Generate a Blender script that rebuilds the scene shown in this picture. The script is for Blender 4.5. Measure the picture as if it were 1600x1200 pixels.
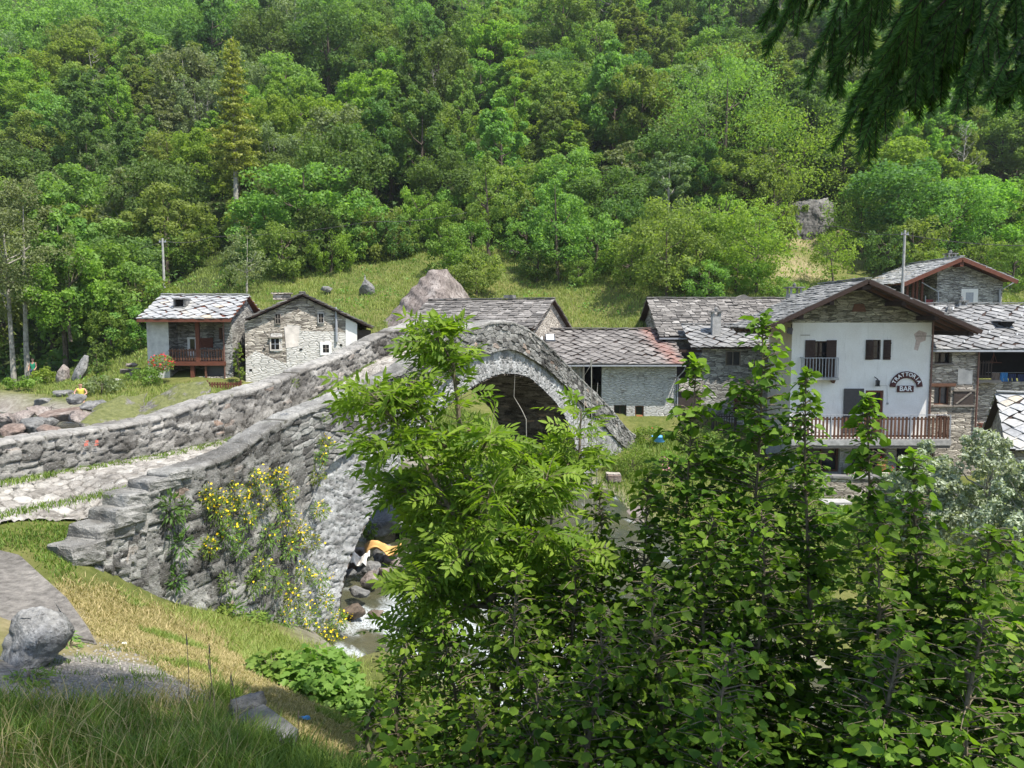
import bpy, bmesh, math, random
import numpy as np
from mathutils import Vector, Matrix, noise as mnoise

for o in list(bpy.data.objects): bpy.data.objects.remove(o)
sc = bpy.context.scene
COL = sc.collection
R = math.radians
PI = math.pi

# ------------------------------------------------------------------ camera
F_PX = 1200.0
PITCH = math.atan(100/1200.0)
cam_d = bpy.data.cameras.new('camera'); cam = bpy.data.objects.new('camera', cam_d); COL.objects.link(cam)
cam.location = (0, 0, 0); cam.rotation_euler = (PI/2-PITCH, 0, 0)
cam_d.sensor_width = 36; cam_d.lens = 36*F_PX/1600; cam_d.clip_start = 0.05; cam_d.clip_end = 1500
sc.camera = cam
# ------------------------------------------------------------------ light
SUN_EL = R(62); SUN_AZ = R(126)      # azimuth clockwise from +Y (north) : from the right, slightly behind the viewer
sdir = Vector((math.sin(SUN_AZ)*math.cos(SUN_EL), math.cos(SUN_AZ)*math.cos(SUN_EL), math.sin(SUN_EL)))
w = bpy.data.worlds.new('World'); sc.world = w; w.use_nodes = True
nt = w.node_tree; bg = nt.nodes['Background']
sky = nt.nodes.new('ShaderNodeTexSky'); sky.sky_type = 'NISHITA'; sky.sun_disc = False
sky.sun_elevation = SUN_EL; sky.sun_rotation = SUN_AZ
nt.links.new(sky.outputs[0], bg.inputs[0]); bg.inputs[1].default_value = 0.15
sl = bpy.data.lights.new('sun', 'SUN'); so = bpy.data.objects.new('sun', sl); COL.objects.link(so)
sl.energy = 5.0; sl.angle = R(0.5); sl.color = (1.0, 0.955, 0.88)
so.rotation_euler = (-sdir).to_track_quat('-Z', 'Y').to_euler(); so.location = (30, -10, 60)
sc.view_settings.view_transform = 'Standard'; sc.view_settings.look = 'None'
sc.view_settings.exposure = 0.72; sc.view_settings.gamma = 1.0
sc.render.engine = 'CYCLES'
try:
    sc.cycles.max_bounces = 6; sc.cycles.diffuse_bounces = 3; sc.cycles.transmission_bounces = 4
    sc.cycles.transparent_max_bounces = 6; sc.cycles.caustics_reflective = False; sc.cycles.caustics_refractive = False
except Exception: pass

# ------------------------------------------------------------------ picture -> place helpers
cT, sT = math.cos(PITCH), math.sin(PITCH)
def ray(px, py):
    a = (px-800)/F_PX; b = -(py-600)/F_PX
    return np.array([a, cT+b*sT, -sT+b*cT])
def P(px, py, Y):
    d = ray(px, py); return d*(Y/d[1])
def PZ(px, py, z):
    d = ray(px, py); return d*(z/d[2])
def smooth(e0, e1, x):
    t = np.clip((x-e0)/(e1-e0), 0, 1); return t*t*(3-2*t)

def tag(o, label=None, cat=None, group=None, kind=None):
    if label: o['label'] = label
    if cat: o['category'] = cat
    if group: o['group'] = group
    if kind: o['kind'] = kind
    return o
def empty(name, loc, label, cat, group=None, rz=0, parent=None):
    o = bpy.data.objects.new(name, None); COL.objects.link(o); o.location = tuple(loc); o.rotation_euler = (0, 0, rz)
    o.empty_display_size = 0.2
    return tag(o, label, cat, group)
def link(name, me, mat, parent=None, smooth_=False):
    o = bpy.data.objects.new(name, me); COL.objects.link(o)
    if mat is not None:
        for m in (mat if isinstance(mat, (list, tuple)) else [mat]): me.materials.append(m)
    if parent is not None: o.parent = parent
    if smooth_: me.polygons.foreach_set('use_smooth', np.ones(len(me.polygons), bool))
    return o
def fastmesh(name, V, F, tint=None, uv=None, extra=None):
    V = np.asarray(V, np.float32); F = np.asarray(F, np.int32); k = F.shape[1]
    me = bpy.data.meshes.new(name)
    me.vertices.add(len(V)); me.vertices.foreach_set('co', V.ravel())
    me.loops.add(F.size); me.loops.foreach_set('vertex_index', F.ravel())
    me.polygons.add(len(F)); me.polygons.foreach_set('loop_start', np.arange(0, F.size, k, dtype=np.int32))
    me.update(calc_edges=True)
    if tint is not None:
        a = me.attributes.new('tint', 'FLOAT', 'POINT'); a.data.foreach_set('value', np.asarray(tint, np.float32).ravel())
    if extra is not None:
        for nm, arr in extra.items():
            a = me.attributes.new(nm, 'FLOAT', 'POINT'); a.data.foreach_set('value', np.asarray(arr, np.float32).ravel())
    return me

class MB:
    "collects polygons, each with a tint"
    def __init__(s): s.v = []; s.f = []; s.t = []
    def add(s, V, F, t=0.5):
        b = len(s.v); s.v.extend([tuple(map(float, p)) for p in V]); s.f.extend([tuple(i+b for i in f) for f in F])
        s.t.extend([t]*len(V)); return s
    def box(s, x0, x1, y0, y1, z0, z1, t=0.5):
        V = [(x0,y0,z0),(x1,y0,z0),(x1,y1,z0),(x0,y1,z0),(x0,y0,z1),(x1,y0,z1),(x1,y1,z1),(x0,y1,z1)]
        return s.add(V, [(0,3,2,1),(4,5,6,7),(0,1,5,4),(1,2,6,5),(2,3,7,6),(3,0,4,7)], t)
    def bar(s, a, b, w=0.05, h=None, t=0.5, up=(0,0,1)):
        a = Vector(a); b = Vector(b); h = h or w; d = (b-a)
        if d.length < 1e-6: return s
        d.normalize(); u = Vector(up)
        if abs(d.dot(u)) > .95: u = Vector((1,0,0))
        sx = d.cross(u).normalized()*(w/2); sz = sx.cross(d).normalized()*(h/2)
        V = [a-sx-sz, a+sx-sz, a+sx+sz, a-sx+sz, b-sx-sz, b+sx-sz, b+sx+sz, b-sx+sz]
        return s.add(V, [(0,1,2,3),(7,6,5,4),(0,4,5,1),(1,5,6,2),(2,6,7,3),(3,7,4,0)], t)
    def tube(s, pts, rad, n=8, t=0.5, cap=True):
        pts = [Vector(p) for p in pts]
        if not hasattr(rad, '__len__'): rad = [rad]*len(pts)
        V = []; F = []
        for i, p in enumerate(pts):
            d = (pts[min(i+1, len(pts)-1)]-pts[max(i-1, 0)]).normalized()
            u = Vector((0,0,1)) if abs(d.z) < .9 else Vector((1,0,0))
            a = d.cross(u).normalized(); b = d.cross(a).normalized()
            for k in range(n):
                an = 2*PI*k/n; V.append(p+(a*math.cos(an)+b*math.sin(an))*rad[i])
        for i in range(len(pts)-1):
            for k in range(n):
                F.append((i*n+k, i*n+(k+1) % n, (i+1)*n+(k+1) % n, (i+1)*n+k))
        if cap:
            F.append(tuple(range(n))[::-1]); F.append(tuple(range((len(pts)-1)*n, len(pts)*n)))
        return s.add(V, F, t)
    def prism(s, poly, y0, y1, t=0.5):
        "poly in x,z extruded along y"
        n = len(poly); V = [(x, y0, z) for x, z in poly]+[(x, y1, z) for x, z in poly]
        F = [tuple(range(n)), tuple(range(2*n-1, n-1, -1))]+[(i, i+n, (i+1) % n+n, (i+1) % n) for i in range(n)]
        return s.add(V, F, t)
    def build(s, name, mat, parent=None, sm=False):
        me = bpy.data.meshes.new(name); me.from_pydata(s.v, [], s.f)
        a = me.attributes.new('tint', 'FLOAT', 'POINT'); a.data.foreach_set('value', np.array(s.t, np.float32))
        bm = bmesh.new(); bm.from_mesh(me); bmesh.ops.recalc_face_normals(bm, faces=bm.faces); bm.to_mesh(me); bm.free()
        return link(name, me, mat, parent, sm)

# ------------------------------------------------------------------ materials
class N:
    "small node-tree helper"
    def __init__(s, name):
        s.m = bpy.data.materials.new(name); s.m.use_nodes = True; s.t = s.m.node_tree; s.t.nodes.clear()
        s.out = s.t.nodes.new('ShaderNodeOutputMaterial')
    def n(s, typ, **kw):
        nd = s.t.nodes.new('ShaderNode'+typ)
        for k, v in kw.items(): setattr(nd, k, v)
        return nd
    def l(s, a, b): s.t.links.new(a, b)
    def attr(s, name='tint'): return s.n('Attribute', attribute_name=name).outputs['Fac']
    def coord(s, scale=(1,1,1), obj=True):
        tc = s.n('TexCoord'); mp = s.n('Mapping'); mp.inputs['Scale'].default_value = scale
        s.l(tc.outputs['Object' if obj else 'Generated'], mp.inputs[0]); return mp.outputs[0]
    def noise(s, vec, scale, detail=4, rough=.6, dist=0):
        n = s.n('TexNoise'); n.inputs['Scale'].default_value = scale; n.inputs['Detail'].default_value = detail
        n.inputs['Roughness'].default_value = rough; n.inputs['Distortion'].default_value = dist; s.l(vec, n.inputs['Vector']); return n.outputs[0]
    def ramp(s, fac, stops):
        r = s.n('ValToRGB'); e = r.color_ramp.elements
        while len(e) < len(stops): e.new(.5)
        for i, (p, c) in enumerate(stops):
            e[i].position = p; e[i].color = (c, c, c, 1) if not hasattr(c, '__len__') else (*c, 1)
        s.l(fac, r.inputs[0]); return r.outputs[0]
    def mix(s, fac, a, b, mode='MIX'):
        m = s.n('Mix', data_type='RGBA', blend_type=mode)
        for inp, v in ((m.inputs[0], fac), (m.inputs[6], a), (m.inputs[7], b)):
            if isinstance(v, (int, float)): inp.default_value = v
            elif isinstance(v, tuple): inp.default_value = (*v, 1)
            else: s.l(v, inp)
        return m.outputs[2]
    def math(s, op, a, b=None, clamp=False):
        m = s.n('Math', operation=op, use_clamp=clamp)
        for i, v in enumerate((a, b)):
            if v is None: continue
            if isinstance(v, (int, float)): m.inputs[i].default_value = v
            else: s.l(v, m.inputs[i])
        return m.outputs[0]
    def bsdf(s, col, rough=.9, spec=.2, bump=None, bstr=.5, bdist=.05, metal=0):
        b = s.n('BsdfPrincipled')
        for inp, v in ((b.inputs['Base Color'], col), (b.inputs['Roughness'], rough)):
            if isinstance(v, (int, float)): inp.default_value = v
            elif isinstance(v, tuple): inp.default_value = (*v, 1)
            else: s.l(v, inp)
        b.inputs['Specular IOR Level'].default_value = spec; b.inputs['Metallic'].default_value = metal
        if bump is not None:
            bp = s.n('Bump'); bp.inputs['Strength'].default_value = bstr; bp.inputs['Distance'].default_value = bdist
            s.l(bump, bp.inputs['Height']); s.l(bp.outputs[0], b.inputs['Normal'])
        s.l(b.outputs[0], s.out.inputs[0]); return s.m

def m_plain(name, c, rough=.8, var=.25, scale=6, spec=.2, bstr=.15, metal=0):
    k = N(name); v = k.coord(); n = k.noise(v, scale, 5)
    lo = tuple(x*(1-var) for x in c); hi = tuple(min(1, x*(1+var)) for x in c)
    col = k.ramp(n, [(.3, lo), (.7, hi)]); return k.bsdf(col, rough, spec, n, bstr, .02, metal)
def m_wood(name, c, var=.4):
    k = N(name); v = k.coord((1, 1, 6)); n = k.noise(v, 5, 6); t = k.attr()
    col = k.ramp(n, [(.25, tuple(x*(1-var) for x in c)), (.75, tuple(x*(1+var) for x in c))])
    tt = k.ramp(t, [(0, .7), (1, 1.25)]); col = k.mix(1.0, col, tt, 'MULTIPLY')
    return k.bsdf(col, .75, .2, n, .3, .01)
def m_rubble(name, light, dark, joint, cell=(.42, .14), mortar=.0, mort_col=(.5,.48,.44), patch=None):
    "coursed rubble; box mapped (x+y, z)"
    k = N(name); tc = k.n('TexCoord'); sp = k.n('SeparateXYZ'); k.l(tc.outputs['Object'], sp.inputs[0])
    u = k.math('ADD', sp.outputs[0], sp.outputs[1]); cb = k.n('CombineXYZ')
    big = k.noise(tc.outputs['Object'], 1.3, 3); 
    z = k.math('ADD', sp.outputs[2], k.math('MULTIPLY', k.noise(tc.outputs['Object'], 3.0, 2), .12))
    k.l(k.math('MULTIPLY', u, 1/cell[0]), cb.inputs[0]); k.l(k.math('MULTIPLY', z, 1/cell[1]), cb.inputs[1])
    vc = k.n('TexVoronoi', voronoi_dimensions='2D'); vc.inputs['Scale'].default_value = 1; k.l(cb.outputs[0], vc.inputs['Vector'])
    ve = k.n('TexVoronoi', voronoi_dimensions='2D', feature='DISTANCE_TO_EDGE'); ve.inputs['Scale'].default_value = 1; k.l(cb.outputs[0], ve.inputs['Vector'])
    sep = k.n('SeparateColor'); k.l(vc.outputs['Color'], sep.inputs[0])
    col = k.ramp(sep.outputs[0], [(0, dark), (.35, tuple((a+b)/2 for a, b in zip(light, dark))), (.8, light), (1, tuple(min(1, x*1.25) for x in light))])
    fine = k.noise(tc.outputs['Object'], 14, 5)
    col = k.mix(1.0, col, k.ramp(fine, [(.25, .65), (.7, 1.2)]), 'MULTIPLY')
    jm = k.math('MULTIPLY', k.ramp(ve.outputs['Distance'], [(.0, 1), (.075, 0)]), k.ramp(k.noise(tc.outputs['Object'], 5, 3), [(.35, .25), (.6, 1)]))
    col = k.mix(jm, col, joint)
    if mortar > 0:      # smeared render over the stones
        mm = k.ramp(k.math('ADD', k.noise(tc.outputs['Object'], 1.6, 5), k.math('MULTIPLY', k.noise(tc.outputs['Object'], 9, 3), .25)), [(.98-mortar*.6, 0), (1.06-mortar*.6, 1)])
        col = k.mix(k.math('MULTIPLY', mm, k.ramp(ve.outputs['Distance'], [(.0, .55), (.06, 1)])), col, mort_col)
    col = k.mix(1.0, col, k.ramp(big, [(.3, .8), (.7, 1.12)]), 'MULTIPLY')
    hgt = k.math('ADD', k.ramp(ve.outputs['Distance'], [(0, 0), (.16, 1)]), k.math('MULTIPLY', sep.outputs[1], .8))
    hgt = k.math('ADD', hgt, k.math('MULTIPLY', fine, .4))
    return k.bsdf(col, .92, .15, hgt, .9, .05)
def m_leaf(name, c1, c2, trans=.45, rough=.5, rnd=.25, spec=.35):
    k = N(name); t = k.attr(); col = k.ramp(t, [(0, c1), (1, c2)])
    oi = k.n('ObjectInfo'); hs = k.n('HueSaturation')
    k.l(k.math('ADD', k.math('MULTIPLY', oi.outputs['Random'], .05*rnd*4), .5-.025*rnd*4), hs.inputs['Hue'])
    k.l(k.math('ADD', k.math('MULTIPLY', oi.outputs['Random'], rnd*1.2), 1-rnd*.6), hs.inputs['Value'])
    k.l(col, hs.inputs['Color'])
    b = k.n('BsdfPrincipled'); k.l(hs.outputs[0], b.inputs['Base Color']); b.inputs['Roughness'].default_value = rough
    b.inputs['Specular IOR Level'].default_value = spec
    tr = k.n('BsdfTranslucent'); tcol = k.mix(1.0, hs.outputs[0], (1.25, 1.35, .5), 'MULTIPLY'); k.l(tcol, tr.inputs[0])
    mx = k.n('MixShader'); mx.inputs[0].default_value = trans
    k.l(b.outputs[0], mx.inputs[1]); k.l(tr.outputs[0], mx.inputs[2]); k.l(mx.outputs[0], k.out.inputs[0]); return k.m
def m_rock(name, c1, c2, c3, sc_=1.0, bstr=.6, lichen=True, strat=1, moss=False):
    k = N(name); v = k.coord((1, 1, strat)); n1 = k.noise(v, .9*sc_, 6, .65); n2 = k.noise(v, 6*sc_, 8, .7); n3 = k.noise(v, 30*sc_, 4)
    col = k.ramp(n1, [(.3, c1), (.5, c2), (.7, c3)]); col = k.mix(1.0, col, k.ramp(n2, [(.28, .42), (.5, .95), (.68, 1.35)]), 'MULTIPLY')
    if lichen: col = k.mix(k.ramp(k.noise(v, 3.3*sc_, 6), [(.55, 0), (.62, .8)]), col, tuple(x*.35 for x in c2))
    if moss:
        g = k.n('NewGeometry'); sp = k.n('SeparateXYZ'); k.l(g.outputs['Normal'], sp.inputs[0]); f = k.ramp(k.math('ADD', sp.outputs[2], k.math('MULTIPLY', n2, .9)), [(.62, 0), (.8, 1)]); f2 = k.ramp(k.math('MULTIPLY', k.math('ADD', sp.outputs[2], k.math('MULTIPLY', k.math('SUBTRACT', n1, .5), 2.2)), 1.0), [(.55, 0), (.75, .9)])
        col = k.mix(f2, col, k.ramp(n2, [(.3, (.07,.085,.022)), (.7, (.18,.19,.06))]))
    h = k.math('ADD', n2, k.math('MULTIPLY', n3, .3)); return k.bsdf(col, .9, .15, h, bstr, .06/sc_)

M = {}
def m_stained():
    k = N('white_plaster'); v = k.coord(); n = k.noise(v, 1.2, 6, .65); st = k.noise(k.coord((3.5, 3.5, .35)), 1.6, 6, .6); f = k.noise(v, 18, 5)
    col = k.ramp(n, [(.3, (.70,.665,.61)), (.6, (.78,.755,.71))]); col = k.mix(k.ramp(st, [(.56, 0), (.72, .4)]), col, (.45,.42,.37)); col = k.mix(1.0, col, k.ramp(f, [(.3, .92), (.7, 1.04)]), 'MULTIPLY')
    return k.bsdf(col, .9, .15, k.math('ADD', n, k.math('MULTIPLY', f, .4)), .35, .03)
M['plaster'] = m_stained()
M['plaster_beige'] = m_plain('beige_plaster', (.55,.49,.42), .9, .12, 2.5)
M['plaster_grey'] = m_plain('grey_plaster', (.5,.49,.46), .95, .25, 2.5, bstr=.4)
M['plaster_old'] = m_plain('old_cream_plaster', (.62,.56,.5), .95, .25, 2.2, bstr=.5)
M['wood_dark'] = m_wood('dark_wood', (.045,.028,.022)); M['wood_brown'] = m_wood('brown_wood', (.13,.065,.04))
M['wood_red'] = m_wood('red_brown_wood', (.14,.052,.032)); M['wood_grey'] = m_wood('weathered_wood', (.22,.19,.16))
M['wood_old'] = m_wood('old_plank', (.06,.045,.038))
M['metal'] = m_plain('grey_metal', (.3,.31,.33), .5, .15, 8, .5); M['metal_dark'] = m_plain('dark_metal', (.05,.045,.045), .5, .2, 8, .4)
M['copper'] = m_plain('brown_pipe', (.16,.08,.06), .5, .2, 8, .4)
M['black'] = m_plain('interior_shade', (.012,.011,.01), .9, .3, 3); M['concrete'] = m_plain('concrete', (.36,.35,.33), .92, .3, 5, bstr=.5)  # near-black colour stands for the shade inside openings and holes
M['white_paint'] = m_plain('white_paint', (.8,.79,.76), .8, .08, 6)
M['terracotta'] = m_plain('terracotta', (.45,.16,.08), .85, .2, 6)
def m_glass():
    k = N('window_glass'); return k.bsdf((.018,.02,.022), .08, .6)
M['glass'] = m_glass()
M['slate'] = None
def m_slate(name, stops, spec=.35, rust=False):
    k = N(name); t = k.attr(); v = k.coord(); n = k.noise(v, 7, 6); n2 = k.noise(v, .8, 4)
    col = k.ramp(t, stops); col = k.mix(1.0, col, k.ramp(n, [(.3, .7), (.7, 1.2)]), 'MULTIPLY'); col = k.mix(1.0, col, k.ramp(n2, [(.3, .85), (.7, 1.15)]), 'MULTIPLY')
    if rust:
        a = k.attr('rust'); col = k.mix(k.math('MULTIPLY', a, .4), col, (.42,.13,.08))
    return k.bsdf(col, .62, spec, n, .35, .02)
M['slate_light'] = m_slate('light_slate', [(0,(.28,.282,.28)),(.5,(.37,.373,.37)),(.85,(.42,.41,.38)),(1,(.44,.38,.29))])
M['slate_rough'] = m_slate('rough_slate', [(0,(.09,.083,.076)),(.4,(.165,.152,.138)),(.8,(.24,.222,.202)),(1,(.32,.30,.275))], .25)
M['slate_pink'] = m_slate('pinkish_slate', [(0,(.13,.118,.108)),(.5,(.19,.174,.16)),(1,(.27,.25,.23))], .3, True)
M['slate_grey'] = m_slate('grey_slate', [(0,(.16,.157,.152)),(.6,(.225,.222,.215)),(1,(.31,.305,.29))])
M['stone_warm'] = m_rubble('warm_rubble', (.54,.485,.41), (.18,.155,.13), (.06,.052,.045), (.42,.085))
M['stone_grey'] = m_rubble('grey_rubble', (.50,.485,.44), (.17,.16,.145), (.06,.055,.05), (.38,.085))
M['stone_pale'] = m_rubble('pale_rubble', (.56,.54,.49), (.30,.28,.25), (.16,.145,.13), (.34,.085), .8, (.55,.54,.51))
M['stone_mortar'] = m_rubble('mortared_rubble', (.55,.5,.43), (.3,.26,.22), (.14,.12,.10), (.22,.17), .35, (.55,.52,.47))
M['stone_gable'] = m_rubble('gable_rubble', (.42,.385,.29), (.12,.11,.075), (.05,.045,.03), (.42,.085))
M['rock_grey'] = m_rock('grey_rock', (.13,.13,.125), (.20,.197,.187), (.30,.29,.275), 1, 1.0)
M['rock_boulder'] = m_rock('mottled_rock', (.15,.147,.14), (.27,.265,.25), (.42,.41,.39), 2.2, 1.0)
M['rock_warm'] = m_rock('warm_rock', (.19,.15,.13), (.27,.23,.205), (.36,.325,.295), 1, 1.0)
M['rock_rust'] = m_rock('rusty_rock', (.15,.105,.083), (.215,.165,.138), (.30,.265,.238), 1, 1.0, lichen=False)
M['rock_pink'] = m_rock('pinkish_rock', (.12,.10,.09), (.20,.168,.15), (.33,.295,.27), 1.8, 1.0, True, .35)
M['rock_cliff'] = m_rock('cliff_rock', (.07,.067,.062), (.16,.153,.142), (.29,.275,.255), .7, 1.0, True, .25)
M['rock_mossy'] = m_rock('mossy_rock', (.14,.13,.12), (.22,.205,.185), (.33,.31,.28), 1, 1.0, True, 1, True)
M['rock_wet'] = m_rock('wet_rock', (.08,.06,.045), (.14,.11,.085), (.2,.16,.13), 1, .5, False)
M['bark'] = m_plain('bark', (.10,.08,.06), .95, .45, 9, bstr=.6); M['bark_pale'] = m_plain('pale_bark', (.30,.28,.24), .9, .5, 5, bstr=.5)
M['bark_twig'] = m_plain('twig_bark', (.16,.13,.09), .85, .3, 20)
M['leaf_forest'] = m_leaf('forest_leaf', (.125,.205,.045), (.265,.375,.09), .48, .6, .30, .2)
M['leaf_yellow'] = m_leaf('yellowish_leaf', (.15,.25,.035), (.29,.42,.075), .5, .6, .25, .2)
M['leaf_dull'] = m_leaf('dull_leaf', (.14,.19,.075), (.26,.33,.15), .4, .6, .3, .2)
M['leaf_dark'] = m_leaf('dark_leaf', (.075,.14,.036), (.16,.25,.065), .45, .6, .25, .2)
M['leaf_hazel'] = m_leaf('hazel_leaf', (.030,.080,.009), (.205,.325,.034), .44, .55, .12, .14)  # dark end of the leaf tones painted in as shade between leaves
M['leaf_ash'] = m_leaf('ash_leaf', (.10,.19,.02), (.30,.42,.06), .5, .5, .1, .2)
M['leaf_willow'] = m_leaf('willow_leaf', (.22,.27,.16), (.50,.56,.42), .3, .5, .15)
M['leaf_larch'] = m_leaf('larch_needle', (.22,.26,.04), (.36,.38,.09), .4, .6, .05)
M['leaf_bright'] = m_leaf('bright_leaf', (.11,.19,.03), (.23,.33,.065), .45, .55, .2, .2)
M['needle'] = m_leaf('spruce_needle', (.022,.07,.015), (.12,.23,.05), .3, .55, .05, .2)
M['grass'] = m_leaf('grass_blade', (.13,.21,.035), (.33,.38,.10), .35, .6, .05)
M['grass_dry'] = m_leaf('dry_grass_blade', (.22,.21,.06), (.56,.46,.24), .3, .7, .05)
M['grass_green'] = m_leaf('fresh_grass_blade', (.08,.16,.022), (.24,.32,.06), .35, .6, .05)
M['yellow'] = m_plain('yellow_petal', (.80,.58,.02), .6, .12, 30, bstr=0); M['red_petal'] = m_plain('red_petal', (.6,.03,.05), .6, .2, 30, bstr=0)
M['pink_petal'] = m_plain('pink_petal', (.75,.28,.40), .6, .15, 30, bstr=0)
for nm, c in dict(skin=(.5,.28,.2), grey_cloth=(.09,.09,.10), yellow_cloth=(.7,.6,.1), blue_cloth=(.05,.2,.45), navy_cloth=(.03,.04,.09), green_cloth=(.03,.25,.14),
                  orange_cloth=(.55,.33,.12), white_cloth=(.78,.74,.68), brown_cloth=(.2,.15,.12), red_cloth=(.5,.05,.04), hair=(.03,.02,.015), blue_plastic=(.12,.35,.65), red_paint=(.55,.06,.03),
                  purple=(.35,.08,.3), paper=(.8,.82,.85), rubber=(.02,.02,.02)).items():
    M[nm] = m_plain(nm, c, .8, .15, 12, bstr=.1)

# ------------------------------------------------------------------ rough stone pattern for displaced walls (numpy)
def hash2(ix, iy, k):
    h = (ix*374761393 + iy*668265263 + k*2147483647*3) & 0xFFFFFFFF
    h = ((h ^ (h >> 13))*1274126177) & 0xFFFFFFFF
    return ((h ^ (h >> 16)) & 0xFFFFFF)/float(0xFFFFFF)
def worley(u, v, seed=0, jit=.85):
    iu = np.floor(u).astype(np.int64); iv = np.floor(v).astype(np.int64)
    d1 = np.full(u.shape, 9.); d2 = np.full(u.shape, 9.); idr = np.zeros(u.shape); idb = np.zeros(u.shape)
    for a in (-1, 0, 1):
        for b in (-1, 0, 1):
            x = iu+a; y = iv+b
            r1 = hash2(x, y, seed+1); r2 = hash2(x, y, seed+2)
            fx = x+.5+(r1-.5)*jit; fy = y+.5+(r2-.5)*jit
            d = np.maximum(np.abs(u-fx), np.abs(v-fy))*.75+np.hypot(u-fx, v-fy)*.35
            m = d < d1; d2 = np.where(m, d1, np.minimum(d2, d)); d1 = np.where(m, d, d1)
            r = hash2(x, y, seed+3); idr = np.where(m, r, idr); idb = np.where(m, hash2(x, y, seed+4), idb)
    return d2-d1, idr, idb
def vnoise(x, y, s=1.0, seed=0):
    x = x*s; y = y*s; ix = np.floor(x).astype(np.int64); iy = np.floor(y).astype(np.int64); fx = x-ix; fy = y-iy
    fx = fx*fx*(3-2*fx); fy = fy*fy*(3-2*fy)
    a = hash2(ix, iy, seed); b = hash2(ix+1, iy, seed); c = hash2(ix, iy+1, seed); d = hash2(ix+1, iy+1, seed)
    return (a*(1-fx)+b*fx)*(1-fy)+(c*(1-fx)+d*fx)*fy
def fbm(x, y, s=1.0, oct=4, seed=0):
    r = 0; a = .5
    for i in range(oct): r = r+a*vnoise(x, y, s*2**i, seed+i*7); a *= .5
    return r
def stones(u, v, cw, ch, seed=0, depth=.05, joint=.16):
    uu = u/cw+.35*(fbm(u, v, 2.5, 2, seed+50)-.4); vv = v/ch+.5*(fbm(u, v, 1.3, 2, seed+60)-.4)
    e, r, b = worley(uu, vv, seed)
    h = smooth(0, joint, e)*(.45+.55*b)+.25*(fbm(u, v, 14, 3, seed+9)-.5)
    return h*depth, r, smooth(0, joint*.6, e)

def grid_faces(nu, nv):
    i = np.arange(nu-1)[:, None]*nv+np.arange(nv-1)[None, :]
    return np.stack([i, i+nv, i+nv+1, i+1], -1).reshape(-1, 4)
def m_bridge(name, light, mid, dark, lich=.5):
    k = N(name); t = k.attr(); e = k.attr('edge'); v = k.coord(); n = k.noise(v, 9, 8, .7); n2 = k.noise(v, .55, 5, .6); n3 = k.noise(v, 38, 4)
    col = k.ramp(t, [(0, dark), (.3, mid), (.85, light), (.95, tuple(x*1.15 for x in light)), (1, (.36,.26,.2))])
    col = k.mix(1.0, col, k.ramp(n, [(.28, .38), (.5, .95), (.72, 1.4)]), 'MULTIPLY')
    # black lichen and algae streak patches
    pm = k.ramp(k.math('ADD', n2, k.math('MULTIPLY', k.noise(v, 4.5, 6, .7), .55)), [(.80-lich*.08, 0), (.95-lich*.08, 1)])
    col = k.mix(k.math('MULTIPLY', pm, .8), col, k.mix(1.0, col, (.34,.33,.32), 'MULTIPLY'))
    spk = k.ramp(n3, [(.60, 0), (.68, .7)]); col = k.mix(spk, col, (.46,.46,.44))
    col = k.mix(k.ramp(e, [(0, .85), (.6, 0)]), col, (.05,.045,.035))
    gm = k.ramp(k.noise(v, 2.1, 5), [(.62, 0), (.70, .6)]); col = k.mix(k.math('MULTIPLY', gm, k.ramp(e, [(.2, 1), (1, .15)])), col, (.07,.09,.02))
    h = k.math('ADD', n, k.math('MULTIPLY', n3, .5)); return k.bsdf(col, .95, .08, h, 1.0, .05)
M['bridge'] = m_bridge('bridge_rubble', (.36,.352,.325), (.22,.213,.197), (.095,.09,.083), .45)
M['bridge_far'] = m_bridge('bridge_far_rubble', (.38,.362,.33), (.25,.237,.215), (.12,.112,.10), .3)
M['bridge_ring'] = m_bridge('bridge_ring_stone', (.44,.44,.43), (.30,.295,.285), (.14,.137,.13), -.3)
M['bridge_dark'] = m_bridge('bridge_vault_stone', (.20,.175,.15), (.11,.095,.08), (.035,.03,.026), .5)  # darker copy of the bridge stone, vault shade put into the colour
M['cobble'] = m_bridge('cobble_stone', (.45,.425,.38), (.33,.305,.27), (.19,.175,.15), -1.2)

# ------------------------------------------------------------------ valley coordinates: t along the bridge, s downstream
A0 = np.array([-5.2, 11.5]); TD = np.array([.4138, .9103]); SD = np.array([.9103, -.4138])
def ST(X, Y):
    rx = X-A0[0]; ry = Y-A0[1]; return rx*SD[0]+ry*SD[1], rx*TD[0]+ry*TD[1]
def XY(s, t): return A0[0]+s*SD[0]+t*TD[0], A0[1]+s*SD[1]+t*TD[1]
def zwater(s): return np.interp(s, [-60,-40,-20,-8,0,3,10,25,60], [-3.2,-4.0,-4.7,-5.75,-6.15,-7.0,-9.2,-12,-15])
def deckz(t): return np.interp(t, [-14,-9,-3,0,2,3.6,5,7,8.7,10,12,13.5,15.7,17.5,19.7,22,25.5,27], [-2.2,-2.3,-2.42,-2.5,-2.53,-2.5,-2.3,-1.75,-1.2,-.93,-.78,-.88,-1.7,-2.42,-3.3,-4.25,-5.7,-5.9])

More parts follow.
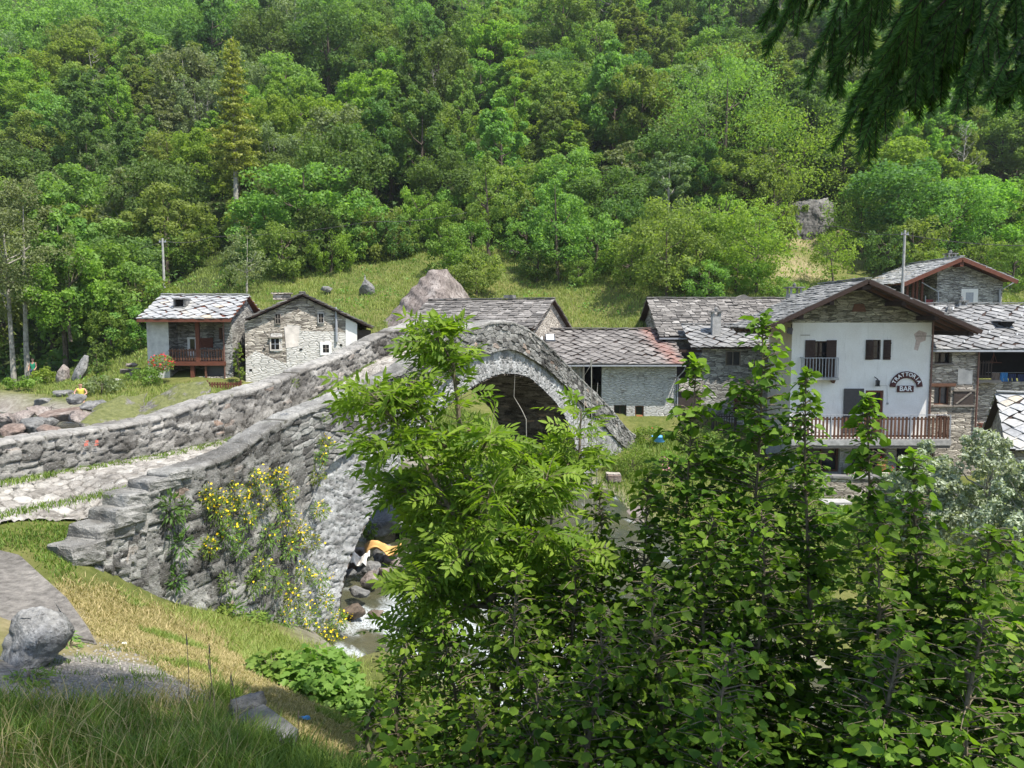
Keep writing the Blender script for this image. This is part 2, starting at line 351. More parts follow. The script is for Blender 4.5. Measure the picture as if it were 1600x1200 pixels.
ctrl = []
def c3(x, y, z): ctrl.append((x, y, z))
def cp(px, py, Y): p = P(px, py, Y); c3(*p)
def cz(px, py, z): p = PZ(px, py, z); c3(*p)
def cs(s, t, z): x, y = XY(s, t); c3(x, y, z)
for a in [(0,0,-1.7),(-3,0,-1.7),(3,0,-1.9),(0,-10,-1.3),(-12,-10,-1.1),(14,-10,-1.8),(-7,3,-1.9),(-12,6,-2.1),(6,2,-2.4),(12,0,-3.0),(22,-8,-3.5)]: c3(*a)
for a in [(0,1195,-2.2),(280,1195,-2.3),(150,1090,-2.72),(60,1045,-2.8),(250,1000,-3.3),(400,1140,-2.85),(540,1195,-3.3),(480,1110,-3.75),
          (110,930,-3.38),(0,875,-3.0),(60,840,-2.85),(0,825,-2.72),(300,1075,-2.95),(-200,860,-2.7),(-200,950,-2.6)]: cz(*a)
for a in [(300,962,-4.45),(400,1035,-4.6),(520,1075,-5.8),(620,1200,-4.3),(800,1200,-4.1),(1200,1200,-3.6),(1600,1200,-3.1),(700,1200,-4.2)]: cz(*a)
for a in [(0,3.6,-6.2),(1,1.9,-5.5),(6,2.5,-6.9),(12,2.5,-8.4),(25,1,-10),(25,-8,-6),(8,-1.5,-5.0),(3,1.2,-4.9),(-2.9,1.5,-4.0),(-6,1,-3.9),(-10,2,-4.2),(-10,-3,-2.7),(-25,3,-3.7),(-25,-6,-2.2),(-4,-6,-2.45),(-3,-10,-2.3),
          (-4,22,-5.6),(-10,19,-5.0),(-20,17.5,-4.1),(-32,18,-3.6),(1,22,-6.0),(4,23.5,-6.1),(8,21,-8.3),(11,21.5,-9.2),(25,22,-11),(0,28,-5.9)]: cs(*a)
for a in [(300,592,42),(450,606,42),(50,600,50),(160,600,47),(230,545,52),(120,560,58),(1000,668,41.5),(1150,672,42),(700,640,40)]: cp(*a)
for a in [(1300,792,33),(1400,800,33),(1360,850,27),(1560,760,33)]: cp(*a)
for a in [(18,40,-8.6),(28,42,-7.5),(40,34,-8),(60,40,-6),(60,10,-8),(-60,20,-2.5),(-60,-10,-1),(12.5,36,-8.2),(10.5,39,-6.2),(9,36,-6.2)]: c3(*a)
for a in [(350,370,70),(250,455,58),(450,432,61),(640,388,67),(560,500,50),(700,430,58),(800,385,67),(900,432,59),(950,500,52),(1150,438,57),(1300,372,68),(1200,470,51),(1100,500,49),(1450,445,58),(1600,440,62),(1600,482,53),(330,480,53),(0,545,62)]: cp(*a)
for X in (-110,-75,-45,-20,5,30,55,80,110):
    b = 11.0 if X > -30 else 7.0
    c3(X, 76, b); c3(X, 98, b+16.0); c3(X, 125, b+37); c3(X, 160, b+64); c3(X, 200, b+92)
ctrl = np.array(ctrl)
def _fit():
    n = len(ctrl); d = np.hypot(ctrl[:, None, 0]-ctrl[None, :, 0], ctrl[:, None, 1]-ctrl[None, :, 1])
    Am = np.zeros((n+3, n+3)); Am[:n, :n] = d+np.eye(n)*-.02; Am[:n, n] = 1; Am[:n, n+1:] = ctrl[:, :2]; Am[n, :n] = 1; Am[n+1:, :n] = ctrl[:, :2].T
    return np.linalg.solve(Am, np.concatenate([ctrl[:, 2], [0, 0, 0]]))
WT = _fit()
def river_edges(s):
    lo = np.interp(s, [-40,-20,-6,0,1,3,6,12,30], [6.5,6,5,4.1,3.2,2.7,2.9,4,5]); hi = np.interp(s, [-40,-20,-6,0,3,6,9,12,30], [14.5,15,18,19,17,13,11.5,11,12]); return lo, hi
def terrain(X, Y, detail=True):
    X = np.asarray(X, float); Y = np.asarray(Y, float); z = WT[-3]+WT[-2]*X+WT[-1]*Y
    for i in range(len(ctrl)): z = z+WT[i]*np.sqrt((X-ctrl[i, 0])**2+(Y-ctrl[i, 1])**2+.04)
    s, t = ST(X, Y); lo, hi = river_edges(s); lo = lo+.6*(fbm(s, s*0, .35, 2, 5)-.4); hi = hi+1.2*(fbm(s, s*0, .3, 2, 8)-.4)
    ins = np.minimum(t-lo, hi-t); bed = zwater(s)-.45
    k = smooth(-1.0, .6, ins)*smooth(-60, -42, s); z = z*(1-k)+bed*k
    near = np.hypot(X, Y)
    if detail:
        amp = np.interp(near, [0, 8, 40, 80, 130], [.06, .12, .3, .8, 1.6]); z = z+amp*(fbm(X, Y, .55, 4, 3)-.47)*np.where(near < 45, 1, 1.6)
        z = z+np.interp(near, [0, 10, 30], [.035, .03, .0])*(fbm(X, Y, 7, 3, 31)-.45)
    # keep under the bridge deck
    _sl = np.interp(t, [-14,-3.2,-2.0,-1.2,0], [1.2,.7,.0,-.35,-.55]); wv = smooth(_sl+.55, _sl, s)*smooth(.15, -.5, t)*(s > -3.2)*(t > -14); z = z*(1-wv)+(deckz(t)-.28*(np.maximum(s, -2.6)+2.5)*smooth(.1, -.9, t)-.03)*wv
    on = (s > -2.75) & (s < np.interp(t, [-14,-1.5,-.8,0,.1], [-2.1,-2.0,-1.5,-.8,.1])) & (t > -9) & (t < 26.5); z = np.where(on, np.minimum(z, deckz(t)-.28*(s+2.5)*smooth(.1, -.9, t)-.2), z)
    return z
def GH(px, py, y0=4., y1=110.):
    d = ray(px, py); Ys = np.linspace(y0, y1, 900)
    X_, Z_ = d[0]/d[1]*Ys, d[2]/d[1]*Ys; h_ = terrain(X_, Ys)-Z_; i = np.argmax(h_ > 0)
    return np.array([X_[i], Ys[i], terrain(X_[i:i+1], Ys[i:i+1])[0]]) if h_[i] > 0 else None
def TZ(x, y): return float(terrain(np.array([x]), np.array([y]))[0])
# ------------------------------------------------------------------ ground sheet
def build_ground():
    nx, ny = 560, 640
    ux = np.linspace(-1, 1, nx); kx = math.asinh(170/4.5); X = 4.5*np.sinh(kx*ux)
    uy = np.linspace(0, 1, ny); y0 = math.asinh(-20/6.0); y1 = math.asinh(225/6.0)
    Y = 6.0*np.sinh(y0+(y1-y0)*uy)+2.0
    XX, YY = np.meshgrid(X, Y, indexing='ij'); ZZ = terrain(XX, YY)
    V = np.stack([XX, YY, ZZ], -1).reshape(-1, 3); F = grid_faces(nx, ny)
    s, t = ST(XX, YY); lo, hi = river_edges(s); ins = np.minimum(t-lo, hi-t)
    rock = smooth(-2.2, .2, ins+1.2*(fbm(XX, YY, .5, 3, 4)-.45))*smooth(-60, -42, s)
    # picture-space free masks, in world metres
    def blob(px, py, z, rx, ry):
        c = PZ(px, py, z); return np.exp(-(((XX-c[0])/rx)**2+((YY-c[1])/ry)**2)**2)
    dry = np.maximum.reduce([blob(230, 985, -3.4, 1.6, 1.9), blob(340, 1040, -3.6, 1.3, 1.3), blob(150, 950, -3.3, 1.2, 1.2), blob(520, 1180, -3.5, .9, .8)*.7, blob(1250, 395, 6, 5, 6), blob(1330, 400, 6, 5, 6), blob(1180, 440, 3, 6, 4)])
    dry = smooth(.25, .75, dry+.5*(fbm(XX, YY, 2.0, 3, 12)-.45))
    gr = np.maximum(blob(170, 1060, -2.85, .95, .85), blob(60, 1080, -2.6, .8, .5)); gr = smooth(.3, .6, gr+.4*(fbm(XX, YY, 3, 3, 14)-.45))
    edge = WT[-1]*0
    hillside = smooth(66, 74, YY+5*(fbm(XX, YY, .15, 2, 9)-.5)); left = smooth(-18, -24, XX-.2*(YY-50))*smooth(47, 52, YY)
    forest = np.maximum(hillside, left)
    me = fastmesh('ground', V, F, None, None, dict(rock=rock, dry=dry, gravel=gr, forest=forest))
    k = N('ground'); tc = k.coord(); n1 = k.noise(tc, .6, 6); n2 = k.noise(tc, 4.5, 8, .7); n3 = k.noise(tc, 26, 6, .7)
    g = k.ramp(n2, [(.28, (.055,.07,.018)), (.5, (.10,.12,.03)), (.72, (.165,.17,.055))]); g = k.mix(k.ramp(n1, [(.4, 0), (.65, .55)]), g, (.19,.17,.065))
    d = k.ramp(n2, [(.3, (.17,.145,.065)), (.6, (.31,.26,.145)), (.8, (.40,.35,.22))])
    r = k.ramp(n2, [(.3, (.16,.13,.11)), (.6, (.32,.29,.26)), (.8, (.42,.39,.35))])
    gv = k.ramp(n3, [(.3, (.10,.092,.08)), (.55, (.25,.235,.21)), (.75, (.44,.42,.38))])
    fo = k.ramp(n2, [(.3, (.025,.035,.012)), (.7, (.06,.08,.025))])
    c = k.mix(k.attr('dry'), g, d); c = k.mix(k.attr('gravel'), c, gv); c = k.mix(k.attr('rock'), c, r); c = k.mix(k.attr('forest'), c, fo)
    h = k.math('ADD', n2, k.math('MULTIPLY', n3, .6)); mat = k.bsdf(c, .95, .1, h, .7, .06)
    o = link('ground', me, mat, None, True); tag(o, kind='structure')
    return X, Y
build_ground()

def build_water():
    s = np.linspace(-42, 45, 520); q = np.linspace(0, 1, 150); S, Q = np.meshgrid(s, q, indexing='ij')
    lo, hi = river_edges(S); T = lo-1.2+(hi-lo+2.4)*Q; X, Y = XY(S, T)
    drop = np.gradient(zwater(s), s); fo = smooth(.12, .3, -drop)[:, None]*np.ones_like(S)
    rough = .06+.22*fo
    Z = zwater(S)+rough*(fbm(S, T, 1.6, 4, 71)-.45)*1.4-.12*fo*smooth(.5, .8, vnoise(S, T, .9, 77))
    st = fbm(S*1.0, T*2.2, 1.2, 4, 80); foam = fo*smooth(np.interp(S, [-1,0,4,7,12], [.5,.43,.45,.58,.62])+.25*smooth(7, 11, T), np.interp(S, [-1,0,4,7,12], [.62,.60,.62,.74,.78])+.25*smooth(7, 11, T), st+.10*vnoise(S, T, .5, 9))+.5*smooth(.63, .7, st)
    me = fastmesh('river_water', np.stack([X, Y, Z], -1).reshape(-1, 3), grid_faces(len(s), len(q)), None, None, dict(foam=np.clip(foam, 0, 1)))
    k = N('river_water'); v = k.coord(); n = k.noise(v, 5, 6, .65); n2 = k.noise(v, 22, 6, .75)
    wcol = k.ramp(k.noise(v, .8, 4), [(.35, (.035,.042,.025)), (.65, (.085,.08,.045))])
    fm = k.math('MULTIPLY', k.attr('foam'), k.ramp(n2, [(.38, .0), (.6, 1)]))
    c = k.mix(fm, wcol, (.58,.63,.66)); mat = k.bsdf(c, .12, .5, k.math('ADD', n, k.math('MULTIPLY', n2, .4)), .55, .08)
    b = [x for x in k.t.nodes if x.type == 'BSDF_PRINCIPLED'][0]; k.l(k.ramp(fm, [(0, .08), (.5, .6)]), b.inputs['Roughness'])
    tag(link('river_water', me, mat, None, True), kind='structure')
build_water()

# ------------------------------------------------------------------ THE BRIDGE
def pinterp(xs, ys):
    "monotone cubic"
    xs = np.array(xs, float); ys = np.array(ys, float); h = np.diff(xs); d = np.diff(ys)/h; m = np.zeros(len(xs))
    m[0] = d[0]; m[-1] = d[-1]
    for i in range(1, len(xs)-1):
        m[i] = 0 if d[i-1]*d[i] <= 0 else 2*d[i-1]*d[i]/(d[i-1]+d[i])
    def f(x):
        x = np.asarray(x, float); i = np.clip(np.searchsorted(xs, x)-1, 0, len(xs)-2); u = np.clip((x-xs[i])/h[i], -.5, 1.5)
        lin = (x < xs[0]) | (x > xs[-1]); uc = np.clip(u, 0, 1)
        r = (2*uc**3-3*uc**2+1)*ys[i]+(uc**3-2*uc**2+uc)*h[i]*m[i]+(-2*uc**3+3*uc**2)*ys[i+1]+(uc**3-uc**2)*h[i]*m[i+1]
        return r
    return f
top_main = pinterp([0,.9,2.28,3.18,4.87,6.3,7.1,8.66,10.07,11.46,12.2,13.0,14.4,15.7,17.5,19.7,22.1,25.5,27],
                   [-2.32,-2.27,-1.86,-1.68,-1.43,-1.15,-.9,-.4,-.15,-.03,-.03,-.12,-.5,-.97,-1.72,-2.57,-3.55,-5.06,-5.5])
def top_near(t):
    st = np.interp(t, [-1.75,-1.4,-1.399,-1.08,-1.079,-.8,-.799,-.5,-.499,-.2,-.199,-.02,-.019], [-3.22,-3.22,-3.0,-3.0,-2.84,-2.84,-2.66,-2.66,-2.5,-2.5,-2.38,-2.38,-2.32])
    return np.where(t < 0, st, top_main(np.maximum(t, 0)))+.025*(vnoise(t, t*0, 2.2, 5)-.5)
top_farp = pinterp([-16,-6,-.62,1.06,1.71,3.2,5.03,6.78,7.8,9.6,11.5,12.3,13.2,15.7,17.5,19.7,22.1,25.5,27],
                   [-1.7,-1.8,-1.87,-1.88,-1.84,-1.63,-1.39,-1.04,-.86,-.36,-.08,-.05,-.15,-.97,-1.72,-2.57,-3.55,-5.06,-5.5])
extr = pinterp([3.0,3.82,5.56,7.6,8.66,10.07,12.07,14.56,16.3,18.2,20.45,23.5,27], [-3.6,-2.82,-2.46,-1.85,-1.45,-1.03,-.86,-1.4,-2.02,-2.85,-3.8,-5.2,-6.6])
def zlow(t):
    return np.where(t < 3.0, np.interp(t, [-2,1.6,2.1,2.4,3.0], [-7.5,-7.5,-7,-5.6,-3.6]), extr(np.maximum(t, 3.0)))
bridge = empty('stone_bridge', (A0[0], A0[1], 0), 'old humpback footbridge of grey rubble stone with one tall arch over the stream', 'bridge')
def strip(name, mat, S, T, Z, NS, NT, NZ, h, tint, edge, parent=bridge):
    "S,T,Z grids in valley coordinates displaced by h along normal (NS,NT,NZ)"
    S = S+NS*h; T = T+NT*h; Z = Z+NZ*h; X, Y = XY(S, T)
    V = np.stack([X-A0[0], Y-A0[1], Z], -1).reshape(-1, 3)
    me = fastmesh(name, V, grid_faces(*S.shape), tint.ravel(), None, dict(edge=edge.ravel()))
    return link(name, me, mat, parent)
def parapet(name, mat, t0, t1, top, base_in, base_out, s_in, s_out, seed, cw=.36, ch=.17, dt=.024, coursed=True):
    sg = 1 if s_out > s_in else -1
    ts = np.arange(t0, t1, dt); n1, n2, n3 = 26, 14, 150; n0 = 1
    T = []; S = []; Z = []; NS = []; NZ = []; NT = []; U = []; W_ = []
    tp = top(ts)
    rows = []
    for q in np.linspace(0, 1, n1): rows.append((ts*0+s_in, base_in(ts)*(1-q)+(tp-.03)*q, -sg, 0))
    for q in np.linspace(.06, .94, n2): rows.append((ts*0+s_in+(s_out-s_in)*q, tp, 0, 1))
    bo = base_out(ts)
    for q in np.linspace(0, 1, n3): rows.append((ts*0+s_out, (tp-.02)*(1-q)+bo*q, sg, 0))
    S = np.stack([r[0] for r in rows], 1); Z = np.stack([r[1] for r in rows], 1)
    NS = np.stack([ts*0+r[2] for r in rows], 1); NZ = np.stack([ts*0+r[3] for r in rows], 1); T = np.repeat(ts[:, None], len(rows), 1)
    # the pattern follows the slope of the wall, in (t, depth below top)
    w_ = np.where(NZ > .5, 50+S*1.0, Z-tp[:, None]*.75+np.where(NS*sg < 0, 20, 0))
    h, r, e = stones(T, w_, cw, ch, seed, .075, .12)
    hc, rc, ec = stones(T, S*0+.3, .42, 2.2, seed+5, .06)       # long coping slabs
    cap = NZ > .5
    near_top = (~cap) & (Z > tp[:, None]-.075)
    h = np.where(cap | near_top, hc+.03*(fbm(T, S+Z, 6, 3, 4)-.4)+np.where(near_top, .03, 0), h); r = np.where(cap | near_top, .45+rc*.4, r); e = np.where(cap | near_top, ec, e)
    return strip(name, mat, S, T, Z, NS, 0, NZ, h-.03, r, e)
parapet('near_parapet', M['bridge'], -1.78, 26.3, top_near, lambda t: np.where(t < 0, -3.6, deckz(t)-.05), zlow, -.42, .05, 11, .30, .125)
def far_out(t): return np.where(t < 4.0, -6.0, np.maximum(extr(np.maximum(t, 3.0))-.1, -7))
parapet('far_parapet', M['bridge_far'], -14, 26.3, lambda t: top_farp(t)+.03*(vnoise(t, t*0, 1.6, 8)-.5), lambda t: deckz(t)-.08, far_out, -2.5, -2.95, 23, .30, .14)
# end cap of the near wall (its stepped toe)
def toe():
    mb = MB(); rng = random.Random(4)
    for (a, b, z0, z1) in [(-1.85,-1.3,-3.75,-3.2),(-1.72,-1.0,-3.3,-2.99),(-1.36,-.7,-3.08,-2.83),(-1.04,-.4,-2.9,-2.65),(-.78,-.1,-2.72,-2.49),(-.46,.1,-2.56,-2.37),(-.22,.35,-2.44,-2.29)]:
        n = 5; 
        a += rng.uniform(-.08, .08); b = min(b, a+.62+rng.uniform(-.15,.15)); s0, s1 = -.40+rng.uniform(-.10,.08), .10+rng.uniform(-.06,.06)
        g = [(a, s0), (b, s0), (b, s1), (a+rng.uniform(-.02,.08), s1)]
        V = []
        for z in (z0, z1):
            for (t, s) in g:
                x, y = XY(s+rng.uniform(-.02,.02), t+rng.uniform(-.03,.03)); V.append((x-A0[0], y-A0[1], z+rng.uniform(-.025,.02)))
        mb.add(V, [(0,3,2,1),(4,5,6,7),(0,1,5,4),(1,2,6,5),(2,3,7,6),(3,0,4,7)], rng.uniform(.5,.8))
    o = mb.build('end_step_stone', M['bridge'], bridge)
    bm = bmesh.new(); bm.from_mesh(o.data); bmesh.ops.bevel(bm, geom=list(bm.edges), offset=.025, segments=1, affect='EDGES')
    bmesh.ops.subdivide_edges(bm, edges=list(bm.edges), cuts=4, use_grid_fill=True)
    for v in bm.verts:
        d = mnoise.noise(v.co*4)*.035+mnoise.noise(v.co*11)*.022+mnoise.noise(v.co*25)*.012; v.co += Vector((d, -d, d*.7))
    bm.to_mesh(o.data); bm.free()
    a = o.data.attributes.new('edge', 'FLOAT', 'POINT'); a.data.foreach_set('value', np.ones(len(o.data.vertices), np.float32))
toe()
# arch ring (front and back), wing walls, vault
pin = np.array([(4.15,-8),(4.2,-5.6),(4.43,-5.1),(4.96,-4.5),(5.86,-3.84),(6.8,-3.1),(8.4,-2.3),(10.2,-1.78),(12.3,-1.58),(14.0,-1.82),(15.1,-2.25),(17.2,-3.4),(18.4,-4.7),(19.1,-6.1),(19.4,-9.2)])
pout = np.array([(1.6,-8),(1.9,-5.4),(2.2,-4.6),(2.7,-3.9),(3.7,-2.75),(5.3,-2.4),(7.4,-1.75),(9.3,-1.05),(12.07,-.75),(13.8,-1.05),(15.3,-1.5),(17.9,-2.6),(19.9,-3.6),(20.7,-5.0),(21.0,-9.2)])
def spline(p, n):
    d = np.concatenate([[0], np.cumsum(np.hypot(*np.diff((pin+pout)/2, axis=0).T))]); q = np.linspace(0, d[-1], n)
    def cat(ys):
        m = np.gradient(ys, d); i = np.clip(np.searchsorted(d, q)-1, 0, len(d)-2); h = (d[i+1]-d[i]); u = (q-d[i])/h
        return (2*u**3-3*u**2+1)*ys[i]+(u**3-2*u**2+u)*h*m[i]+(-2*u**3+3*u**2)*ys[i+1]+(u**3-u**2)*h*m[i+1]
    return np.stack([cat(p[:, 0]), cat(p[:, 1])], 1), q
def ring(name, sface, sg, seed):
    n = 640; a, q = spline(pin, n); b, _ = spline(pout, n); m = 60; w = np.linspace(0, 1, m)[None, :]
    T = a[:, :1]*(1-w)+b[:, :1]*w; Z = a[:, 1:]*(1-w)+b[:, 1:]*w; L = np.hypot(b[:, 0]-a[:, 0], b[:, 1]-a[:, 1])[:, None]
    h, r, e = stones(q[:, None]+0*w+.0*L, w*L, .11, .36, seed, .06, .16)
    strip(name, M['bridge_ring'], np.full_like(T, sface), T, Z, sg, 0, 0, h, .25+.7*r, e)
ring('arch_ring', -.09, 1, 31); ring('arch_ring', -2.86, -1, 37)
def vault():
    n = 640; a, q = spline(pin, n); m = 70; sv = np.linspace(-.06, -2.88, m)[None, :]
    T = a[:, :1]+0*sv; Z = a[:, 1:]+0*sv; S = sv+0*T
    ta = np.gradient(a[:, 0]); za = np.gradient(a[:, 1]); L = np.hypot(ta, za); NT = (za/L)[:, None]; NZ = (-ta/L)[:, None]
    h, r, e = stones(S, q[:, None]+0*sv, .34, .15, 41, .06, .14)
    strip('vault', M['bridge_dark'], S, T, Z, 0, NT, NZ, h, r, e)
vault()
def wing(name, sface, sg, t0, t1, seed):
    ts = np.arange(t0, t1, .04); m = 100; w = np.linspace(0, 1, m)[None, :]; top = (extr(ts)+.15)[:, None]
    Z = top*(1-w)+(-9.5)*w; T = ts[:, None]+0*w; h, r, e = stones(T, Z, .3, .16, seed, .06)
    strip(name, M['bridge_ring'], np.full_like(T, sface), T, Z, sg, 0, 0, h, .1+.7*r, e)
wing('wing_wall', -.05, 1, 20.2, 26.3, 51); wing('wing_wall', -2.9, -1, 20.2, 26.3, 57)
def deck():
    ts = np.arange(-14, 26.6, .035)
    sv = np.linspace(-2.56, -.36, 68); T, S = np.meshgrid(ts, sv, indexing='ij')
    wid = (np.interp(T, [-14,-1.5,-.8,0,.3], [-1.3,-1.25,-.84,-.4,-.36])+2.56)/2.2; S2 = -2.56+(S+2.56)*wid
    Z = deckz(T)-.28*(S2+2.5)*smooth(.1, -.9, T); e, r, b = worley(T/.22+.5*fbm(T, S, 3, 2, 3), S2/.19+.5*fbm(T, S, 3, 2, 5), 61, .9)
    h = smooth(0, .28, e)*.055*(.5+.5*b)+.02*fbm(T, S, 8, 2, 6)-.035
    strip('cobbled_deck', M['cobble'], S2, T, Z, 0, 0, 1, h, .1+.85*r, smooth(.02, .26, e))
    strip('deck_slab', M['cobble'], S2[::6, ::6], T[::6, ::6], Z[::6, ::6]-.1, 0, 0, 1, h[::6, ::6]*0, r[::6, ::6], e[::6, ::6])
deck()
# small putlog hole in the ring and red painted waymark on the far parapet
def waymark():
    mm = m_plain('faded_red_paint', (.5,.16,.12), .9, .35, 40)
    for grp_ in ([(0,0,.06,.045),(.02,.05,.05,.02)], [(.2,.02,.05,.045),(.19,-.035,.06,.02)]):
        mb = MB()
        for dx, dz, ww, hh in grp_:
            t = .42+dx; z = -2.1+dz; pts = []
            for (a, b) in [(-1,-1),(1,-.8),(.9,1),(-.9,.9)]:
                x, y = XY(-2.4, t+a*ww/2*1.3); pts.append((x-A0[0], y-A0[1], z+b*hh/2*1.3))
            mb.add(pts, [(0,1,2,3)])
        mb.build('painted_waymark', mm, bridge)
waymark()

# ------------------------------------------------------------------ rocks
def rock_mesh(seed, pts=16, cuts=2, box=(1,1,1), rnd=.5, disp=.05, strat=0, sub=3):
    rng = random.Random(seed); bm = bmesh.new()
    for i in range(pts):
        d = Vector((rng.gauss(0,1), rng.gauss(0,1), rng.gauss(0,1))).normalized()
        m = max(abs(d.x), abs(d.y), abs(d.z)); d2 = d*(rnd+(1-rnd)/m)*rng.uniform(.85, 1.0)
        bm.verts.new((d2.x*box[0]/2, d2.y*box[1]/2, d2.z*box[2]/2))
    r = bmesh.ops.convex_hull(bm, input=list(bm.verts)); 
    for v in list(bm.verts):
        if not v.link_faces: bm.verts.remove(v)
    bmesh.ops.bevel(bm, geom=list(bm.edges), offset=.05*min(box), segments=1, affect='EDGES')
    bmesh.ops.triangulate(bm, faces=list(bm.faces))
    for i in range(sub): 
        bmesh.ops.subdivide_edges(bm, edges=list(bm.edges), cuts=1, use_grid_fill=True)
        bmesh.ops.triangulate(bm, faces=[f for f in bm.faces if len(f.verts) > 3])
        if i == 0: bmesh.ops.smooth_vert(bm, verts=list(bm.verts), factor=.35, use_axis_x=True, use_axis_y=True, use_axis_z=True)
    L = max(box); off = Vector((seed*3.1, seed*1.7, 0))
    for v in bm.verts:
        c = v.co/L; d = mnoise.fractal(c*3+off, .8, 2.0, 5)*disp*L
        if strat: d += (math.sin((v.co.z+v.co.x*.15+mnoise.noise(c*2)*.3)*strat)*.5)*.02*L
        v.co += v.co.normalized()*d
    me = bpy.data.meshes.new('rock'); bm.to_mesh(me); bm.free(); return me
def rock(label, loc, size, mat, seed, rz=0, rx=0, group=None, name='boulder', cat='rock', **kw):
    me = rock_mesh(seed, box=size, **kw); o = link(name, me, M[mat] if isinstance(mat, str) else mat, None, True)
    o.location = tuple(loc); o.rotation_euler = (rx, 0, rz); tag(o, label, cat, group); return o
def hull(name, label, pts, mat, disp=.04, sub=4, seed=1, strat=0, cat='rock', smoothf=.3, grp=None):
    "convex boulder from explicit 3-D corner points"
    c = np.mean(np.array(pts), 0); bm = bmesh.new()
    for p in pts: bm.verts.new(tuple(np.array(p)-c))
    bmesh.ops.convex_hull(bm, input=list(bm.verts)); bmesh.ops.triangulate(bm, faces=list(bm.faces))
    L = float(np.ptp(np.array(pts), 0).max())
    for i in range(sub):
        bmesh.ops.subdivide_edges(bm, edges=list(bm.edges), cuts=1, use_grid_fill=True)
        bmesh.ops.triangulate(bm, faces=[f for f in bm.faces if len(f.verts) > 3])
        if i < 2: bmesh.ops.smooth_vert(bm, verts=list(bm.verts), factor=smoothf, use_axis_x=True, use_axis_y=True, use_axis_z=True)
    off = Vector((seed*3.3, seed, 0))
    for v in bm.verts:
        q = v.co/L*3+off; d = mnoise.fractal(q, .7, 2.1, 6)*disp*L+abs(mnoise.noise(q*1.3))*disp*L*.5
        if strat: d += math.sin((v.co.x*.6+v.co.z)*strat+4*mnoise.noise(q))*.006*L
        v.co += v.co.normalized()*d
    me = bpy.data.meshes.new(name); bm.to_mesh(me); bm.free(); o = link(name, me, M[mat], None, True); o.location = tuple(c)
    tag(o, label, cat, grp); return o
# the huge boulder above the barn
def bl(px, py, Y): return tuple(P(px, py, Y))
hull('boulder', 'huge pinkish grey boulder rising behind the barn roof on the meadow', [bl(590,512,50),bl(640,455,50.5),bl(672,419,51),bl(696,418,51.5),bl(712,440,52),bl(742,470,53),bl(760,520,52),bl(690,530,47.5),bl(600,540,48),bl(650,470,54),bl(700,425,54),bl(600,520,54),bl(740,520,57)], 'rock_pink', .02, 5, 3, 6, smoothf=.12)
rock('grey pointed boulder lying in the steep meadow above the gabled house', P(573,448,55)+[0,0,-.3], (1.3,1.2,1.75), 'rock_grey', 5, .3, name='boulder')
rock('small flat pale rock in the meadow behind the gabled roof', P(511,452,55), (1.0,.8,.55), 'rock_grey', 6, .9)
rock('small flat pale rock in the upper meadow under the trees', P(803,394,63), (1.0,.7,.5), 'rock_warm', 7, .2)
# cliff outcrop up in the forest edge
_c = GH(1266, 372, 45, 90); _Y = _c[1]
hull('cliff_outcrop', 'grey vertical cliff outcrop with grass on top at the forest edge', [bl(1232,330,_Y+.5),bl(1250,316,_Y+1),bl(1292,312,_Y+1),bl(1300,345,_Y+.2),bl(1285,368,_Y-.3),bl(1262,380,_Y-.6),bl(1238,372,_Y-.3),bl(1232,390,_Y+1),bl(1300,385,_Y+1),bl(1225,322,_Y+6),bl(1305,318,_Y+6),bl(1315,385,_Y+6),bl(1220,385,_Y+6),bl(1266,330,_Y-.2)], 'rock_cliff', .05, 5, 9, 3, cat='cliff', smoothf=.02)
# rock outcrop below the balcony house
hull('rock_outcrop', 'bare layered rock outcrop between bridge parapet and balcony house', [bl(165,672,31),bl(200,650,32),bl(240,622,33),bl(290,600,34),bl(318,598,34),bl(325,625,33),bl(300,650,32),bl(220,690,31),bl(250,640,37),bl(320,610,37),bl(200,680,37)], 'rock_mossy', .05, 5, 12, 5, smoothf=.15)
hull('rock_outcrop', 'low mossy rock outcrop in the grass left of the layered outcrop', [bl(110,665,30),bl(150,640,32),bl(190,618,33),bl(235,610,35),bl(225,650,32),bl(150,680,30),bl(170,660,36)], 'rock_mossy', .04, 4, 14, 0, smoothf=.2)
# boulders near the birch trees
hull('boulder', 'tall leaning grey boulder beside the dark bush right of the birch', [bl(110,592,47),bl(118,570,47),bl(132,549,47.5),bl(140,552,47.5),bl(138,575,47),bl(122,600,46.5),bl(135,590,49),bl(115,600,49)], 'rock_grey', .03, 4, 16, 0)
rock('narrow brownish boulder left of the tall leaning boulder', P(98,585,48), (.9,1.0,1.7), 'rock_warm', 18, .2)
rng = random.Random(77)
river_left = [(20,672,31,1.1,.7,'rust'),(62,661,32,1.6,.75,'grey'),(98,645,33,1.9,.7,'rust'),(120,622,34,1.0,.6,'grey'),(148,632,34,1.5,.55,'grey'),(60,640,35,1.1,.5,'warm'),(5,655,32,1.3,.9,'warm'),(40,650,34,1.3,.6,'warm'),
              (85,672,30,1.3,.6,'rust'),(70,690,29,1.6,.8,'rust'),(28,690,28,1.4,.6,'warm'),(5,700,28,1.2,.6,'grey'),(70,628,37,1.1,.5,'grey'),(25,628,38,1.2,.4,'grey'),(2,620,40,1.3,.4,'grey'),(100,612,38,1.1,.4,'grey'),(45,615,41,1.0,.35,'warm'),(130,650,32,1.3,.6,'warm')]
for i, (px, py, Y, sx, sz, c) in enumerate(river_left):
    rock('rounded %s boulder in the dry stream bed behind the left parapet' % dict(rust='rust brown', grey='grey', warm='pinkish grey')[c], P(px, py, Y)-[0,0,sz*.1], (sx, sx*.9, sz), 'rock_'+c, 100+i, rng.uniform(0,3), rng.uniform(-.2,.2), 'boulders in the upstream river bed')
